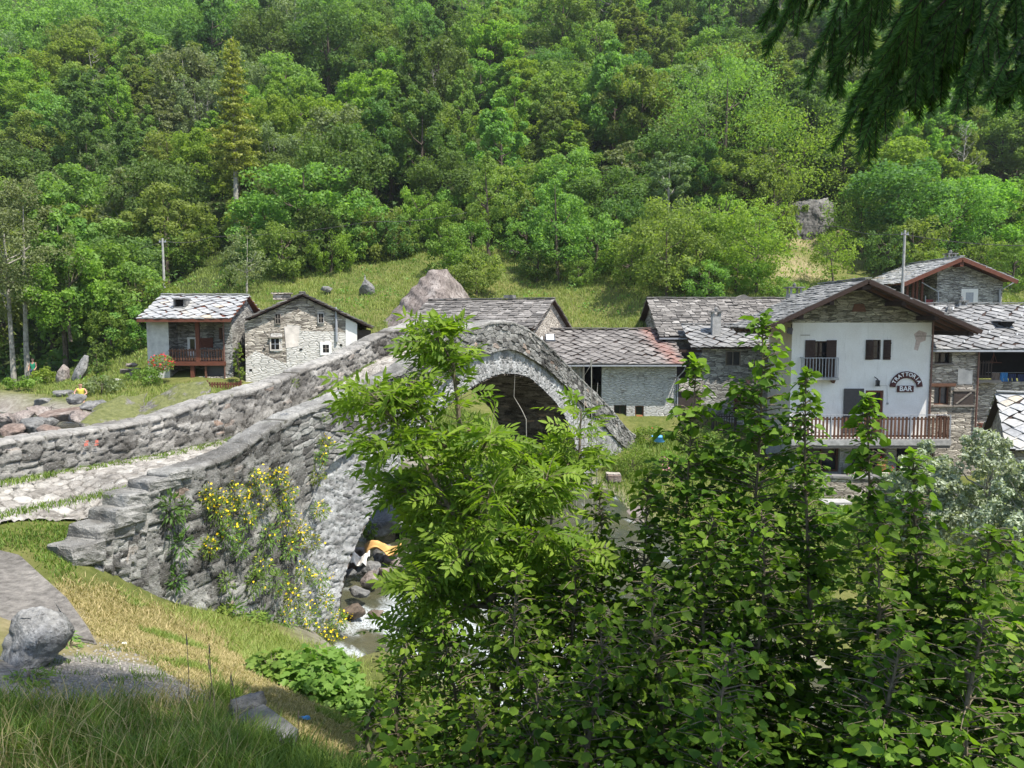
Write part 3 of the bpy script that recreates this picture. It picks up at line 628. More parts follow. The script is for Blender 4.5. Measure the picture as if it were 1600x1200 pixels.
arch_rocks = [(662,826,21.5,2.6,.9,'grey','broad flat pale slab on the river bank under the arch'),(600,815,21,1.9,.6,'grey','flat pale slab beside the green tuft under the arch'),(612,765,24,1.3,.8,'rust','rust coloured block above the bank behind the left springing'),(595,792,22.5,1.2,.8,'warm','brown mossy rock against the left arch foot'),
              (598,866,18.4,.66,.5,'grey','rounded grey boulder between white towel and orange towel'),(575,888,17.6,.72,.36,'grey','oval grey boulder below the white towel'),(580,905,17.0,.62,.5,'warm','round brownish grey boulder at the water edge'),(553,884,17.8,.4,.42,'rust','brown boulder under the white towel'),
              (612,872,18.3,.55,.35,'warm','brownish boulder right of the grey boulder under orange towel'),(622,885,17.8,.5,.3,'warm','small warm boulder right of the boulder pile'),(606,893,17.3,.5,.42,'warm','brownish boulder right of the round boulder'),(560,862,18.6,.5,.3,'warm','small flat boulder beneath the orange towel'),(545,895,17.2,.45,.25,'grey','flat grey boulder at the arch foot'),
              (640,872,18.4,.5,.4,'grey','grey boulder at the right end of the boulder pile'),(562,925,16.2,.6,.25,'grey','dark wet flat boulder at the water edge under the arch'),(553,955,15.6,.6,.35,'wet','large dark wet boulder in the stream'),(585,962,15.9,.5,.25,'wet','dark wet boulder right of the large wet boulder'),
              (562,1050,13.0,.55,.35,'rust','rusty boulder by the rapids at left bank'),(575,1070,12.7,.5,.3,'rust','small rusty rock below the rapids'),(545,1060,12.6,.6,.3,'warm','pale brown rock by the left bank shrub')]
for i, (px, py, Y, sx, sz, c, lb) in enumerate(arch_rocks):
    rock(lb, P(px, py, Y), (sx, sx*.85, sz), 'rock_'+c, 200+i, rng.uniform(0,3), 0, 'boulders below the arch', rnd=.75 if sx < 1 else .35)
for i in range(60):
    s = rng.uniform(2, 26); lo, hi = river_edges(s); side = rng.random()
    t = float(lo)-.6+rng.random()**2*3 if side < .35 else (float(hi)+.8-rng.random()**1.3*6); x, y = XY(s, t); sz = rng.uniform(.4, 1.3)
    c = rng.choice(['warm','grey','grey','warm','rust'])
    rock('%s river stone in the rapids glimpsed through the shrubs' % dict(warm='pinkish', grey='grey', rust='rusty')[c], (x, y, max(TZ(x, y), float(zwater(s))-.25)+sz*.1), (sz, sz*.8, sz*.6), 'rock_'+c, 300+i % 14, rng.uniform(0,6), 0, 'river stones below the shrubs', name='river_stone', sub=2)
# near boulder with a hole, path slab, stacked slabs
_bp = PZ(36, 1012, -2.62); rock('grey round-topped mottled boulder beside the path slab', _bp+[0,.1,.02], (.78,.55,.56), 'rock_boulder', 88, .4, .1, rnd=.72, disp=.05, pts=22, sub=4)
def _unused():
    p = PZ(74, 990, -2.45); o = MB().tube([tuple(p-[0,.0,0]), tuple(p+[0,.14,0])], [.055,.04], 10).build('drill_hole', M['black'], bpy.data.objects['boulder_holed']); o.location = -bpy.data.objects['boulder_holed'].location
def path_slab():
    o = None; top = [PZ(x, y, z) for x, y, z in [(-160,850,-2.82),(0,858,-2.84),(32,866,-2.86),(60,892,-2.9),(105,932,-2.95),(138,978,-3.0),(152,1004,-3.04),(60,985,-2.98),(0,975,-2.9),(-160,960,-2.8)]]
    bm = bmesh.new(); vs = [bm.verts.new(tuple(p)) for p in top]; f = bm.faces.new(vs)
    r = bmesh.ops.extrude_face_region(bm, geom=[f]); vv = [e for e in r['geom'] if isinstance(e, bmesh.types.BMVert)]
    for v in vv: v.co.z -= .32
    bmesh.ops.recalc_face_normals(bm, faces=bm.faces); bmesh.ops.bevel(bm, geom=list(bm.edges), offset=.02, segments=2, affect='EDGES')
    me = bpy.data.meshes.new('path_slab'); bm.to_mesh(me); bm.free()
    o = link('path_slab', me, m_rock('gritty_concrete', (.13,.12,.105), (.19,.175,.155), (.26,.24,.21), 1.6, 1.0, False)); tag(o, 'flat gritty concrete path slab at the left edge above the boulder', 'slab')
path_slab()
def slab(lb, corners, z0, th, seed, mat='rock_grey'):
    pts = [PZ(x, y, z) for x, y, z in corners]; pts = [tuple(p) for p in pts]+[tuple(np.array(p)-[0,0,th]) for p in pts]
    hull('stone_slab', lb, pts, mat, .012, 4, seed, 0, 'slab', .06, 'stacked slabs at the grassy edge')
slab('top flat slate slab of the stack jutting out of the grass', [(365,1120,-2.62),(410,1098,-2.62),(430,1118,-2.63),(468,1140,-2.66),(462,1152,-2.68),(368,1168,-2.64)], 0, .045, 31)
slab('second slab of the stack, just under the top slab', [(366,1135,-2.70),(452,1140,-2.73),(460,1160,-2.74),(420,1180,-2.72),(358,1178,-2.70)], 0, .05, 32)
slab('third slab of the stack, shifted left', [(352,1150,-2.78),(440,1150,-2.80),(452,1172,-2.82),(400,1198,-2.80),(350,1190,-2.78)], 0, .07, 36)
slab('dark lowest slab of the stack at the bottom edge', [(352,1165,-2.93),(452,1150,-2.98),(450,1195,-3.0),(360,1210,-2.95)], 0, .2, 33)
rock('angular grey stone lying on the rear of the slab stack', PZ(388,1104,-2.66), (.3,.2,.2), 'rock_grey', 34, .4, name='stone')
rock('small grey stone at the left of the slab stack', PZ(372,1135,-2.66), (.16,.14,.14), 'rock_grey', 35, .4, name='stone')
# ------------------------------------------------------------------ houses
class House:
    def __init__(s, name, label, cat, px, py, Y, yaw=0, group=None):
        s.o = P(px, py, Y); s.yaw = yaw; s.c, s.s = math.cos(yaw), math.sin(yaw)
        s.root = empty(name, s.o, label, cat, group, yaw)
        s.inv = lambda w: (s.c*w[0]+s.s*w[1], -s.s*w[0]+s.c*w[1], w[2])
    def hit(s, px, py, y=0.0):
        "local x,z where the sight line meets the local plane y"
        d = s.inv(ray(px, py)); o = s.inv(-s.o); t = (y-o[1])/d[1]; return o[0]+d[0]*t, o[2]+d[2]*t
    def rect(s, x0, y0, x1, y1, y=0.0):
        a, b = s.hit(x0, y1, y), s.hit(x1, y0, y); return a[0], b[0], a[1], b[1]
def wall_holes(mb, x0, x1, z0, z1, holes, y=0, thick=.3, t=.5):
    xs = sorted({x0, x1, *[max(x0, min(x1, v)) for h in holes for v in h[:2]]}); zs = sorted({z0, z1, *[max(z0, min(z1, v)) for h in holes for v in h[2:]]})
    for i in range(len(xs)-1):
        for j in range(len(zs)-1):
            cx, cz = (xs[i]+xs[i+1])/2, (zs[j]+zs[j+1])/2
            if any(h[0] < cx < h[1] and h[2] < cz < h[3] for h in holes): continue
            mb.add([(xs[i],y,zs[j]),(xs[i+1],y,zs[j]),(xs[i+1],y,zs[j+1]),(xs[i],y,zs[j+1])], [(0,1,2,3)], t)
    for a, b, c, d in holes:
        yy = y+thick
        mb.add([(a,y,c),(b,y,c),(b,y,d),(a,y,d),(a,yy,c),(b,yy,c),(b,yy,d),(a,yy,d)], [(0,4,5,1),(1,5,6,2),(2,6,7,3),(3,7,4,0)], t)
def window(h, rect, y=0, mat='wood_brown', depth=.18, mull=1, trans=1, pane='glass', sill=None, fw=.06, name='window'):
    a, b, c, d = rect; yy = y+depth; mb = MB()
    mb.box(a, a+fw, yy-.05, yy+.02, c, d).box(b-fw, b, yy-.05, yy+.02, c, d).box(a+fw, b-fw, yy-.05, yy+.02, d-fw, d).box(a+fw, b-fw, yy-.05, yy+.02, c, c+fw)
    for i in range(mull):
        x = a+(b-a)*(i+1)/(mull+1); mb.box(x-fw*.4, x+fw*.4, yy-.04, yy+.01, c+fw, d-fw)
    for i in range(trans):
        z = c+(d-c)*(i+1)/(trans+1); mb.box(a+fw, b-fw, yy-.03, yy+.005, z-.02, z+.02)
    f = mb.build(name, M[mat], h.root)
    MB().box(a+.01, b-.01, yy+.025, yy+.04, c+.01, d-.01).build('pane', M[pane], f)
    if sill: MB().box(a-.08, b+.08, y-.08, y+.06, c-.09, c-.003).build('sill', M[sill], f)
    return f
def roof_slabs(mb, P0, U, V, mode='rough', seed=0, pitch=.27, size=.5, rust=None, jag=.06):
    P0, U, V = map(lambda q: np.array(q, float), (P0, U, V)); rng = random.Random(seed)
    Lu = np.linalg.norm(U); Lv = np.linalg.norm(V); u = U/Lu; v = V/Lv; n = np.cross(u, v); n *= np.sign(n[2]) or 1
    def put(poly, th, t):
        b = [P0+u*a+v*c+n*e for a, c, e in poly]; k = len(b)
        mb.add([tuple(p) for p in b]+[tuple(p-n*th) for p in b], [tuple(range(k)), tuple(range(2*k-1, k-1, -1))]+[(i, i+k, (i+1) % k+k, (i+1) % k) for i in range(k)], t)
    if mode == 'rough':
        r = 0; c = -.05
        while c < Lv:
            a = -rng.uniform(0, .3)
            while a < Lu:
                w = rng.uniform(.35, .95)*size*1.5; l = pitch*2.1*rng.uniform(.8, 1.2); a1 = min(a+w, Lu+rng.uniform(0, jag)); c0 = c+rng.uniform(-jag, jag); c1 = min(c0+l, Lv+.02)
                aa = max(a, -rng.uniform(0, jag)); th = rng.uniform(.025, .06); tl = rng.uniform(.07, .12)
                if a1-aa > .08 and c1-c0 > .05: put([(aa+rng.uniform(0,.05), c0+rng.uniform(0,.04), tl), (a1-rng.uniform(0,.05), c0+rng.uniform(0,.05), tl+rng.uniform(-.02,.02)), (a1, c1, .03), (aa, c1, .03)], th, min(1, max(0, rng.gauss(.5, .27))))
                a += w+rng.uniform(0, .015)
            c += pitch*rng.uniform(.85, 1.12)
    else:
        rr = size*.72; row = rr*.92; j = 0; c = -.02
        while c < Lv+rr*.4:
            a = (rr if j % 2 else 0)
            while a < Lu+rr*.5:
                x = a+rng.uniform(-.09, .09); r2 = rr*rng.uniform(.88, 1.12); y = c+rng.uniform(-.07, .07)
                cl = lambda q, lo, hi: max(lo, min(hi, q))
                jt = lambda: rng.uniform(-.05, .05); pts = [(x+jt(), y-r2*.95+jt(), .085+rng.uniform(-.01,.025)), (x+r2+jt(), y+jt(), .06), (x+r2*.4, y+r2*.8, .02), (x-r2*.4, y+r2*.8, .02), (x-r2+jt(), y+jt(), .06)]
                pts = [(cl(p[0], -.05, Lu+.05), cl(p[1], -.08, Lv+.02), p[2]) for p in pts]
                if max(p[0] for p in pts)-min(p[0] for p in pts) > .1 and max(p[1] for p in pts)-min(p[1] for p in pts) > .1:
                    put(pts, rng.uniform(.025,.05), min(1, max(0, rng.gauss(.5, .25))))
                a += rr*1.98
            c += row; j += 1
def roof_obj(h, name, mat, planes, mode='rough', seed=0, pitch=.27, size=.5, deck='wood_dark', ridge=True, rustx=None):
    mb = MB(); mats = M[mat]; dk = MB()
    for i, (P0, U, V) in enumerate(planes):
        roof_slabs(mb, P0, U, V, mode, seed+i*7, pitch, size)
        P0, U, V = map(Vector, (P0, U, V)); n = U.cross(V).normalized(); n = n if n.z > 0 else -n
        q = [P0, P0+U, P0+U+V, P0+V]; dk.add([p+n*0 for p in q]+[p-n*.07 for p in q], [(0,1,2,3),(7,6,5,4),(0,4,5,1),(1,5,6,2),(2,6,7,3),(3,7,4,0)])
        if ridge and i == 0:
            a, b = P0+V, P0+V+U; L = (b-a).length; k = max(2, int(L/.6)); rg = random.Random(seed+3)
            for m in range(k):
                pa = a.lerp(b, m/k); pb = a.lerp(b, (m+.98)/k); pa = pa+Vector((0,0,.09+rg.uniform(-.015,.02))); pb = pb+Vector((0,0,.09+rg.uniform(-.015,.02)))
                mb.bar(pa, pb, .32, .05, rg.uniform(.5, 1))
    r = mb.build(name, mats, h.root)
    if rustx:
        co = np.empty(len(r.data.vertices)*3, np.float32); r.data.vertices.foreach_get('co', co); co = co.reshape(-1, 3)
        a = r.data.attributes.new('rust', 'FLOAT', 'POINT'); a.data.foreach_set('value', np.exp(-((co[:, 0]-rustx[0]+.25*(co[:, 1]-rustx[2]))/rustx[1])**2).astype(np.float32))
    dk.build('roof_boards', M[deck], r); return r
def chimney(h, x, y, z0, w, z1, mat='concrete', cap=True, name='chimney'):
    mb = MB().box(x-w/2, x+w/2, y-w/2, y+w/2, z0, z1)
    o = mb.build(name, M[mat], h)
    if cap:
        c = MB()
        for a in (-1, 1):
            for b in (-1, 1): c.box(x+a*w*.4-.05, x+a*w*.4+.05, y+b*w*.4-.05, y+b*w*.4+.05, z1, z1+w*.45)
        c.build('chimney_leg', M[mat], o)
        MB().box(x-w*.66, x+w*.66, y-w*.66, y+w*.66, z1+w*.45, z1+w*.45+.07).build('chimney_cap', M['rock_grey'], o)
        MB().tube([(x, y, z1+w*.45+.07), (x, y, z1+w*.45+.2), (x, y, z1+w*.45+.32)], [.09, .11, .03], 7).build('finial', M['rock_grey'], o)
    return o
def railing(h, x0, x1, y, z0, z1, n, mat, post_mat=None, posts=3, w=.045, name='railing', ends=None, wide=None):
    mb = MB(); 
    for i in range(n):
        x = x0+(x1-x0)*(i+.5)/n; mb.box(x-(wide or w)/2, x+(wide or w)/2, y-.015, y+.015, z0+.04, z1-.05, (i*37 % 10)/10)
    mb.box(x0, x1, y+.016, y+.045, z1-.2, z1-.13).box(x0, x1, y+.016, y+.045, z0+.12, z0+.19)
    r = mb.build(name, M[mat], h)
    if post_mat:
        pm = MB()
        for i in range(posts): x = x0+(x1-x0)*i/(posts-1); pm.box(x-.025, x+.025, y-.045, y-.02, z0-.1, z1+.02)
        pm.box(x0, x1, y-.05, y-.018, z1+.021, z1+.055); pm.build('rail_post', M[post_mat], r)
    return r
def body_box(h, x0, x1, y0, y1, z0, z1, mat, name='wall', skip_front=True):
    mb = MB(); V = [(x0,y0,z0),(x1,y0,z0),(x1,y1,z0),(x0,y1,z0),(x0,y0,z1),(x1,y0,z1),(x1,y1,z1),(x0,y1,z1)]
    F = [(1,2,6,5),(2,3,7,6),(3,0,4,7)]+([] if skip_front else [(0,1,5,4)])
    return mb.add(V, F).build(name, M[mat], h.root)

# ============ trattoria
def trattoria():
    h = House('trattoria_building', 'white plastered inn with stone gable and red brown signs', 'building', 1233, 680, 37.0, 0.0)
    W = h.hit(1452, 600)[0]; top = h.hit(1340, 504)[1]; bal = 0.0; base = -4.2; D = 3.3
    yf = -1.8; pk = h.hit(1357, 437, yf); le = h.hit(1192, 514, yf); re = h.hit(1534, 517, yf)
    fd = h.rect(1258,533,1305,590); wn = h.rect(1352,531,1377,562); dr = h.rect(1350,610,1381,680); dr = (dr[0], dr[1], .12, dr[3])
    mb = MB(); wall_holes(mb, 0, W, bal, top, [fd, wn, dr], 0, .3)
    MB().add([(0,.001,bal),(0,D,bal),(0,D,top),(0,.001,top)], [(0,3,2,1)]).build('side_wall', M['plaster_beige'], h.root); mb.add([(W,0,bal),(W,D,bal),(W,D,top),(W,0,top)], [(0,1,2,3)])
    mb.add([(0,D,base),(W,D,base),(W,D,top),(0,D,top)], [(0,1,2,3)]); mb.build('wall', M['plaster'], h.root)
    # thin plaster ledge line and fallen plaster patch
    MB().box(.4, .85, -.02, .0, top-.62, top-.585).box(W-.75, W, -.018, 0, top-.66, top-.63).build('wall_crack', M['wood_grey'], h.root)
    pt = [h.hit(x, y) for x, y in [(1428,522),(1436,516),(1448,520),(1446,532),(1438,535),(1434,548),(1428,546),(1431,532)]]
    MB().add([(x,-.006,z) for x, z in pt], [tuple(range(len(pt)))]).build('bare_patch', m_plain('bare_render', (.50,.40,.36), .95, .25, 8), h.root)
    k = (pk[1]-le[1])/(pk[0]-le[0]); kr = (pk[1]-re[1])/(re[0]-pk[0])
    rz = lambda x: (pk[1]-(pk[0]-x)*k if x < pk[0] else pk[1]-(x-pk[0])*kr)
    g = [(-.02,top),(W+.02,top),(W+.02,max(top+.02,rz(W)-.14)),(pk[0],pk[1]-.14),(-.02,max(top+.02,rz(0)-.14))]
    MB().prism(g, -.025, .3).build('stone_gable', M['stone_gable'], h.root)
    MB().prism(g, D-.3, D).build('rear_gable', M['stone_gable'], h.root)
    nz = h.rect(1330,475,1353,487); MB().prism([(nz[0],nz[2]),(nz[1],nz[2]),(nz[1]-.12,nz[3]),(nz[0]+.12,nz[3])], -.06, -.03).build('blocked_opening', M['wood_brown'], h.root)
    # roof
    L = D-yf+.4
    pl = [((le[0],yf,le[1]), (0,L,0), (pk[0]-le[0],0,pk[1]-le[1])), ((re[0],yf,re[1]), (0,L,0), (pk[0]-re[0],0,pk[1]-re[1]))]
    r = roof_obj(h, 'roof', 'slate_grey', pl, 'rough', 5, .3, .5, 'wood_dark')
    rf = MB()
    for i in range(6):      # rafters under the overhanging slopes
        y = yf+.1+i*.95
        for sx, (ex, ez) in ((1, re), (-1, le)):
            rf.bar((pk[0]+sx*.1, y, pk[1]-.17), (ex-sx*.1, y, ez-.11), .1, .13, (i*3 % 7)/7)
    rf.build('rafter', M['wood_brown'], r)
    pu = MB()
    for fr in (0.02, .33, .62, .93):
        for sx, (ex, ez) in ((1, re), (-1, le)):
            x = pk[0]+(ex-pk[0])*fr; z = pk[1]+(ez-pk[1])*fr-.3; pu.box(x-.1, x+.1, yf+.15, D, z-.1, z+.1, .3)
    pu.build('purlin', M['wood_dark'], r)
    fb = MB(); fb.bar((le[0],yf-.03,le[1]-.06), (pk[0],yf-.03,pk[1]-.06), .04, .2).bar((pk[0],yf-.03,pk[1]-.06), (re[0],yf-.03,re[1]-.06), .04, .2); fb.build('bargeboard', M['wood_dark'], r)
    # openings
    w1 = window(h, fd, 0, 'wood_dark', .2, 1, 2, 'glass', None, .08, 'french_window')
    for a, b in ((fd[0]-.05, fd[0]+.42), (fd[1]-.42, fd[1]+.05)):
        mb = MB(); mb.box(a, b, -.07, -.025, fd[2], fd[3]+.05)
        for i in range(4): mb.box(a+.02, b-.02, -.085, -.071, fd[2]+.2+i*.38, fd[2]+.24+i*.38)
        mb.build('shutter', M['wood_dark'], h.root)
    br = h.rect(1255,560,1310,590,-.45); x0, x1 = br[0], br[1]; z0, z1 = br[2], br[3]
    sl_ = MB().box(x0-.04, x1+.04, -.5, 0, z0-.12, z0).build('balconette', M['concrete'], h.root)
    MB().prism([(x1-.2,z0-.12),(x1-.02,z0-.12),(x1-.08,z0-.3)], -.3, 0).build('bracket', M['wood_brown'], sl_)
    mb = MB(); 
    for i in range(12): x = x0+(x1-x0)*i/11; mb.box(x-.014, x+.014, -.48, -.452, z0, z1)
    for xx in (x0, x1):
        for yy in (-.3, -.15): mb.box(xx-.014, xx+.014, yy-.014, yy+.014, z0, z1)
    mb.box(x0, x1, -.49, -.45, z1+.001, z1+.04).box(x0-.02, x0+.02, -.449, 0, z1+.001, z1+.04).box(x1-.02, x1+.02, -.449, 0, z1+.001, z1+.04); mb.build('rail', M['metal'], sl_)
    window(h, wn, 0, 'wood_dark', .15, 1, 2, 'glass', None, .05)
    for a, b, c, d in (h.rect(1351.5,531,1365,562), h.rect(1379,531,1392,562)):
        mb = MB(); m = 5
        for i in range(m): mb.box(a+(b-a)*i/m+.006, a+(b-a)*(i+1)/m-.006, -.06, -.02, c, d, i/m)
        mb.box(a, b, -.08, -.061, c+.12, c+.2).box(a, b, -.08, -.061, d-.2, d-.12); mb.build('shutter', M['wood_dark'], h.root)
    a, b, c, d = h.rect(1316,607,1349,676); MB().box(a, b, -.09, -.03, .1, d).build('dark_shutter_board', M['metal_dark'], h.root)
    f = window(h, dr, 0, 'wood_red', .12, 1, 0, 'glass', None, .11, 'door'); MB().box(dr[0]+.12, dr[1]-.12, .03, .07, dr[2], dr[2]+.7).build('door_panel', M['wood_red'], f)
    # wall lantern + floodlight + cable
    a, b, c, d = h.rect(1365,592,1371,602)
    lm = MB().box(a+.02, b-.02, -.3, -.14, c, d-.08).build('wall_lantern', M['glass'], h.root)
    MB().add([(a,-.32,d-.08),(b,-.32,d-.08),(b,-.12,d-.08),(a,-.12,d-.08),((a+b)/2,-.22,d)], [(0,1,4),(1,2,4),(2,3,4),(3,0,4),(0,3,2,1)]).bar(((a+b)/2,-.22,d), ((a+b)/2-.06,0,d+.1), .03).box(a, b, -.32, -.12, c-.03, c).build('lantern_frame', M['metal_dark'], lm)
    MB().bar(h3(h,1372,602), h3(h,1386,602.5), .012).bar(h3(h,1386,602.5), h3(h,1386.5,630), .012).box(*[v for v in (h.hit(1385,630)[0], h.hit(1388,630)[0])], -.03, 0, h.hit(1385,632)[1], h.hit(1385,629)[1]).build('cable', M['concrete'], h.root)
    a, b, c, d = h.rect(1226,511,1238,523,-.25); MB().add([(a,-.5,c+.08),(b-.1,-.5,c),(b-.05,-.5,d-.1),(a+.03,-.5,d-.02),(a+.1,-.3,c+.1),(b,-.3,c+.03),(b,-.3,d-.05),(a+.12,-.3,d)], [(0,1,2,3),(7,6,5,4),(0,4,5,1),(1,5,6,2),(2,6,7,3),(3,7,4,0)]).bar((b-.05,-.3,(c+d)/2), (b+.05,0,(c+d)/2+.3), .05).build('floodlight', M['metal_dark'], h.root)
    # signs
    cx, cz = h.hit(1415, 605); ro, ri = .79, .52; pts = []; n = 24
    for i in range(n+1): an = PI*.985-(PI*.97)*i/n; pts.append((cx+math.cos(an)*ro, cz+math.sin(an)*ro*.98))
    qts = [(cx+math.cos(PI*.985-(PI*.97)*i/n)*ri, cz-.02+math.sin(PI*.985-(PI*.97)*i/n)*ri*.9) for i in range(n, -1, -1)]
    mb = MB(); K = n+1; V = [(x,-.07,z) for x, z in pts]+[(x,-.07,z) for x, z in qts[::-1]]+[(x,-.02,z) for x, z in pts]+[(x,-.02,z) for x, z in qts[::-1]]; F = []
    for i in range(n): F += [(i,i+1,K+i+1,K+i),(2*K+i,3*K+i,3*K+i+1,2*K+i+1),(i,2*K+i,2*K+i+1,i+1),(K+i,K+i+1,3*K+i+1,3*K+i)]
    F += [(0,K,3*K,2*K),(n,2*K+n,3*K+n,K+n)]; mb.add(V, F); M['sign'] = m_plain('sign_brown', (.075,.028,.026), .7, .2, 8)
    sg = mb.build('arched_sign', M['sign'], h.root)
    def text(s, x, z, size, rot, parent, y=-.078):
        cu = bpy.data.curves.new('lettering', 'FONT'); cu.body = s; cu.size = size; cu.align_x = 'CENTER'; cu.align_y = 'CENTER'; cu.extrude = .004; cu.offset = .006
        o = bpy.data.objects.new('lettering', cu); COL.objects.link(o); dg = bpy.context.evaluated_depsgraph_get(); dg.update()
        me = bpy.data.meshes.new_from_object(o.evaluated_get(dg)); bpy.data.objects.remove(o)
        me.transform(Matrix.Translation((x, y, z)) @ Matrix.Rotation(rot, 4, 'Y') @ Matrix.Rotation(PI/2, 4, 'X')); me.materials.clear(); return me
    def merge(mes, nm, par):
        bm = bmesh.new()
        for m in mes: bm.from_mesh(m)
        me = bpy.data.meshes.new(nm); bm.to_mesh(me); bm.free(); return link(nm, me, M['white_paint'], par)
    ls = []; w = 'TRATTORIA'; rm = .655
    for i, ch in enumerate(w):
        an = PI*(.86-.72*i/(len(w)-1)); ls.append(text(ch, cx+math.cos(an)*rm, cz+math.sin(an)*rm*.97-.01, .25, (PI/2-an), sg))
    merge(ls, 'lettering', sg)
    a, b, c, d = h.rect(1401,602.5,1427,612.5); sb = MB().box(a, b, -.06, -.02, c, d).build('bar_sign', M['sign'], h.root)
    merge([text('BAR', (a+b)/2, (c+d)/2, .33, 0, sb, -.068)], 'lettering', sb)
    # big balcony
    y1 = -1.25; xl = h.hit(1236, 670, y1)[0]; xr = h.hit(1484, 670, y1)[0]; zt = h.hit(1300, 649.5, y1)[1]
    bs = MB().box(xl, xr+.05, y1-.1, -.005, -.28, -.02).build('balcony_slab', M['concrete'], h.root)
    MB().box(xl, xr+.02, y1-.06, y1+.1, -.42, -.283).build('slab_edge_beam', M['wood_grey'], bs)
    r_ = railing(h.root, xl, xr, y1, -.02, zt, 42, 'wood_brown', 'metal', 5, wide=.09, name='balcony_railing')
    mb = MB(); 
    for i in range(6): y = y1+.1+i*.19; mb.box(xr-.015, xr+.015, y, y+.09, .04, zt-.05, i/6)
    mb.box(xr+.016, xr+.04, y1, -.02, zt-.2, zt-.13).box(xr+.016, xr+.04, y1, -.02, .12, .19); mb.build('side_railing', M['wood_brown'], bs)
    # ground floor
    g1 = h.rect(1258,688,1313,738); g2 = h.rect(1400,692,1462,737); g3 = h.rect(1330,690,1386,745)
    mb = MB(); wall_holes(mb, -.02, W+.3, base, -.3, [g1, g2, (g3[0],g3[1],base+.01,g3[3])], .02, .35)
    mb.add([(-.02,.02,base),(-.02,D,base),(-.02,D,-.3),(-.02,.02,-.3)], [(0,3,2,1)]); mb.add([(W+.3,.02,base),(W+.3,D,base),(W+.3,D,-.3),(W+.3,.02,-.3)], [(0,1,2,3)]); mb.build('ground_floor_wall', M['stone_pale'], h.root)
    window(h, g1, .02, 'wood_brown', .2, 1, 0, 'glass', 'concrete', .1); window(h, g2, .02, 'wood_brown', .2, 2, 0, 'glass', 'concrete', .09)
    dd = window(h, (g3[0], g3[1], base+.02, g3[3]), .02, 'wood_brown', .25, 2, 0, 'glass', None, .1, 'entrance_door')
    MB().box(.02, W-.02, 2.4, 2.5, base, top).build('interior_wall', M['black'], h.root)
    MB().tube([(W+.04,-.06,top+.1),(W+.04,-.06,-.35)], .04, 6).build('downpipe', M['copper'], h.root)
    MB().tube([(W+.04,-.06,top+.1),(W+.6,-.35,top+.45),(W+1.6,-.5,top+.75)], .035, 6).build('gutter_pipe', M['metal_dark'], h.root)
    # mirror-bright clutter on balcony: planter and bench
    b1 = h.rect(1446,650,1475,662,-1.0)
    for i, (px, lb) in enumerate([(1345, 'terracotta pot with a red geranium on the balustrade ledge below the balcony'), (1378, 'terracotta pot standing by the entrance of the inn')]):
        x, z = h.hit(px, 732, -1.2); t = empty('flower_pot', (h.o[0]+x, h.o[1]-1.2, h.o[2]+z-.15), lb, 'flower pot', 'pots by the inn')
        MB().tube([(0,0,0),(0,0,.28),(0,0,.281),(0,0,.33)], [.13,.19,.22,.22], 12).build('pot', M['terracotta'], t)
        leafy(t, 'foliage', (0,0,.5), (.28,.28,.22), 160, .07, M['leaf_bright'], 50+i); leafy(t, 'flower', (0,0,.6), (.26,.26,.16), 22, .07, M['red_petal'], 55+i)
        MB().box(-.4,.4,-.3,1.25,-4,-.005).build('plinth', M['stone_pale'], t)
    return h
def h3(h, px, py, y=-.01): x, z = h.hit(px, py, y); return (x, y, z)
def leafy(parent, name, c, r, n, size, mat, seed, flat=.3, loc=None):
    "small ellipsoid of diamond leaves"
    rs = np.random.RandomState(seed); d = rs.normal(size=(n,3)); d /= np.linalg.norm(d, axis=1)[:, None]; rad = rs.uniform(.45, 1, n)[:, None]**.7
    p = np.array(c)+d*rad*np.array(r); V, F, t = leaves(p, rs, size, d, flat); return link(name, fastmesh(name, V, F, t), mat, parent)
def leaves(p, rs, size, out=None, flat=.5, jitter=.35, asp=.7):
    "diamond quads; returns V,F,tint"
    n = len(p); nr = rs.normal(size=(n,3)); 
    if out is not None: nr = nr*.8+out*.8
    nr[:, 2] += flat; nr /= np.linalg.norm(nr, axis=1)[:, None]+1e-9
    a = np.cross(nr, rs.normal(size=(n,3))); a /= np.linalg.norm(a, axis=1)[:, None]+1e-9; b = np.cross(nr, a)
    s = size*rs.uniform(1-jitter, 1+jitter, n)[:, None]
    V = np.stack([p-a*s*.5, p+b*s*.5*asp*.8-nr*s*.08, p+a*s*.5, p-b*s*.5*asp*.8-nr*s*.08], 1).reshape(-1, 3)
    F = np.arange(4*n).reshape(n, 4); return V, F, np.repeat(rs.uniform(0, 1, n), 4)
trattoria()

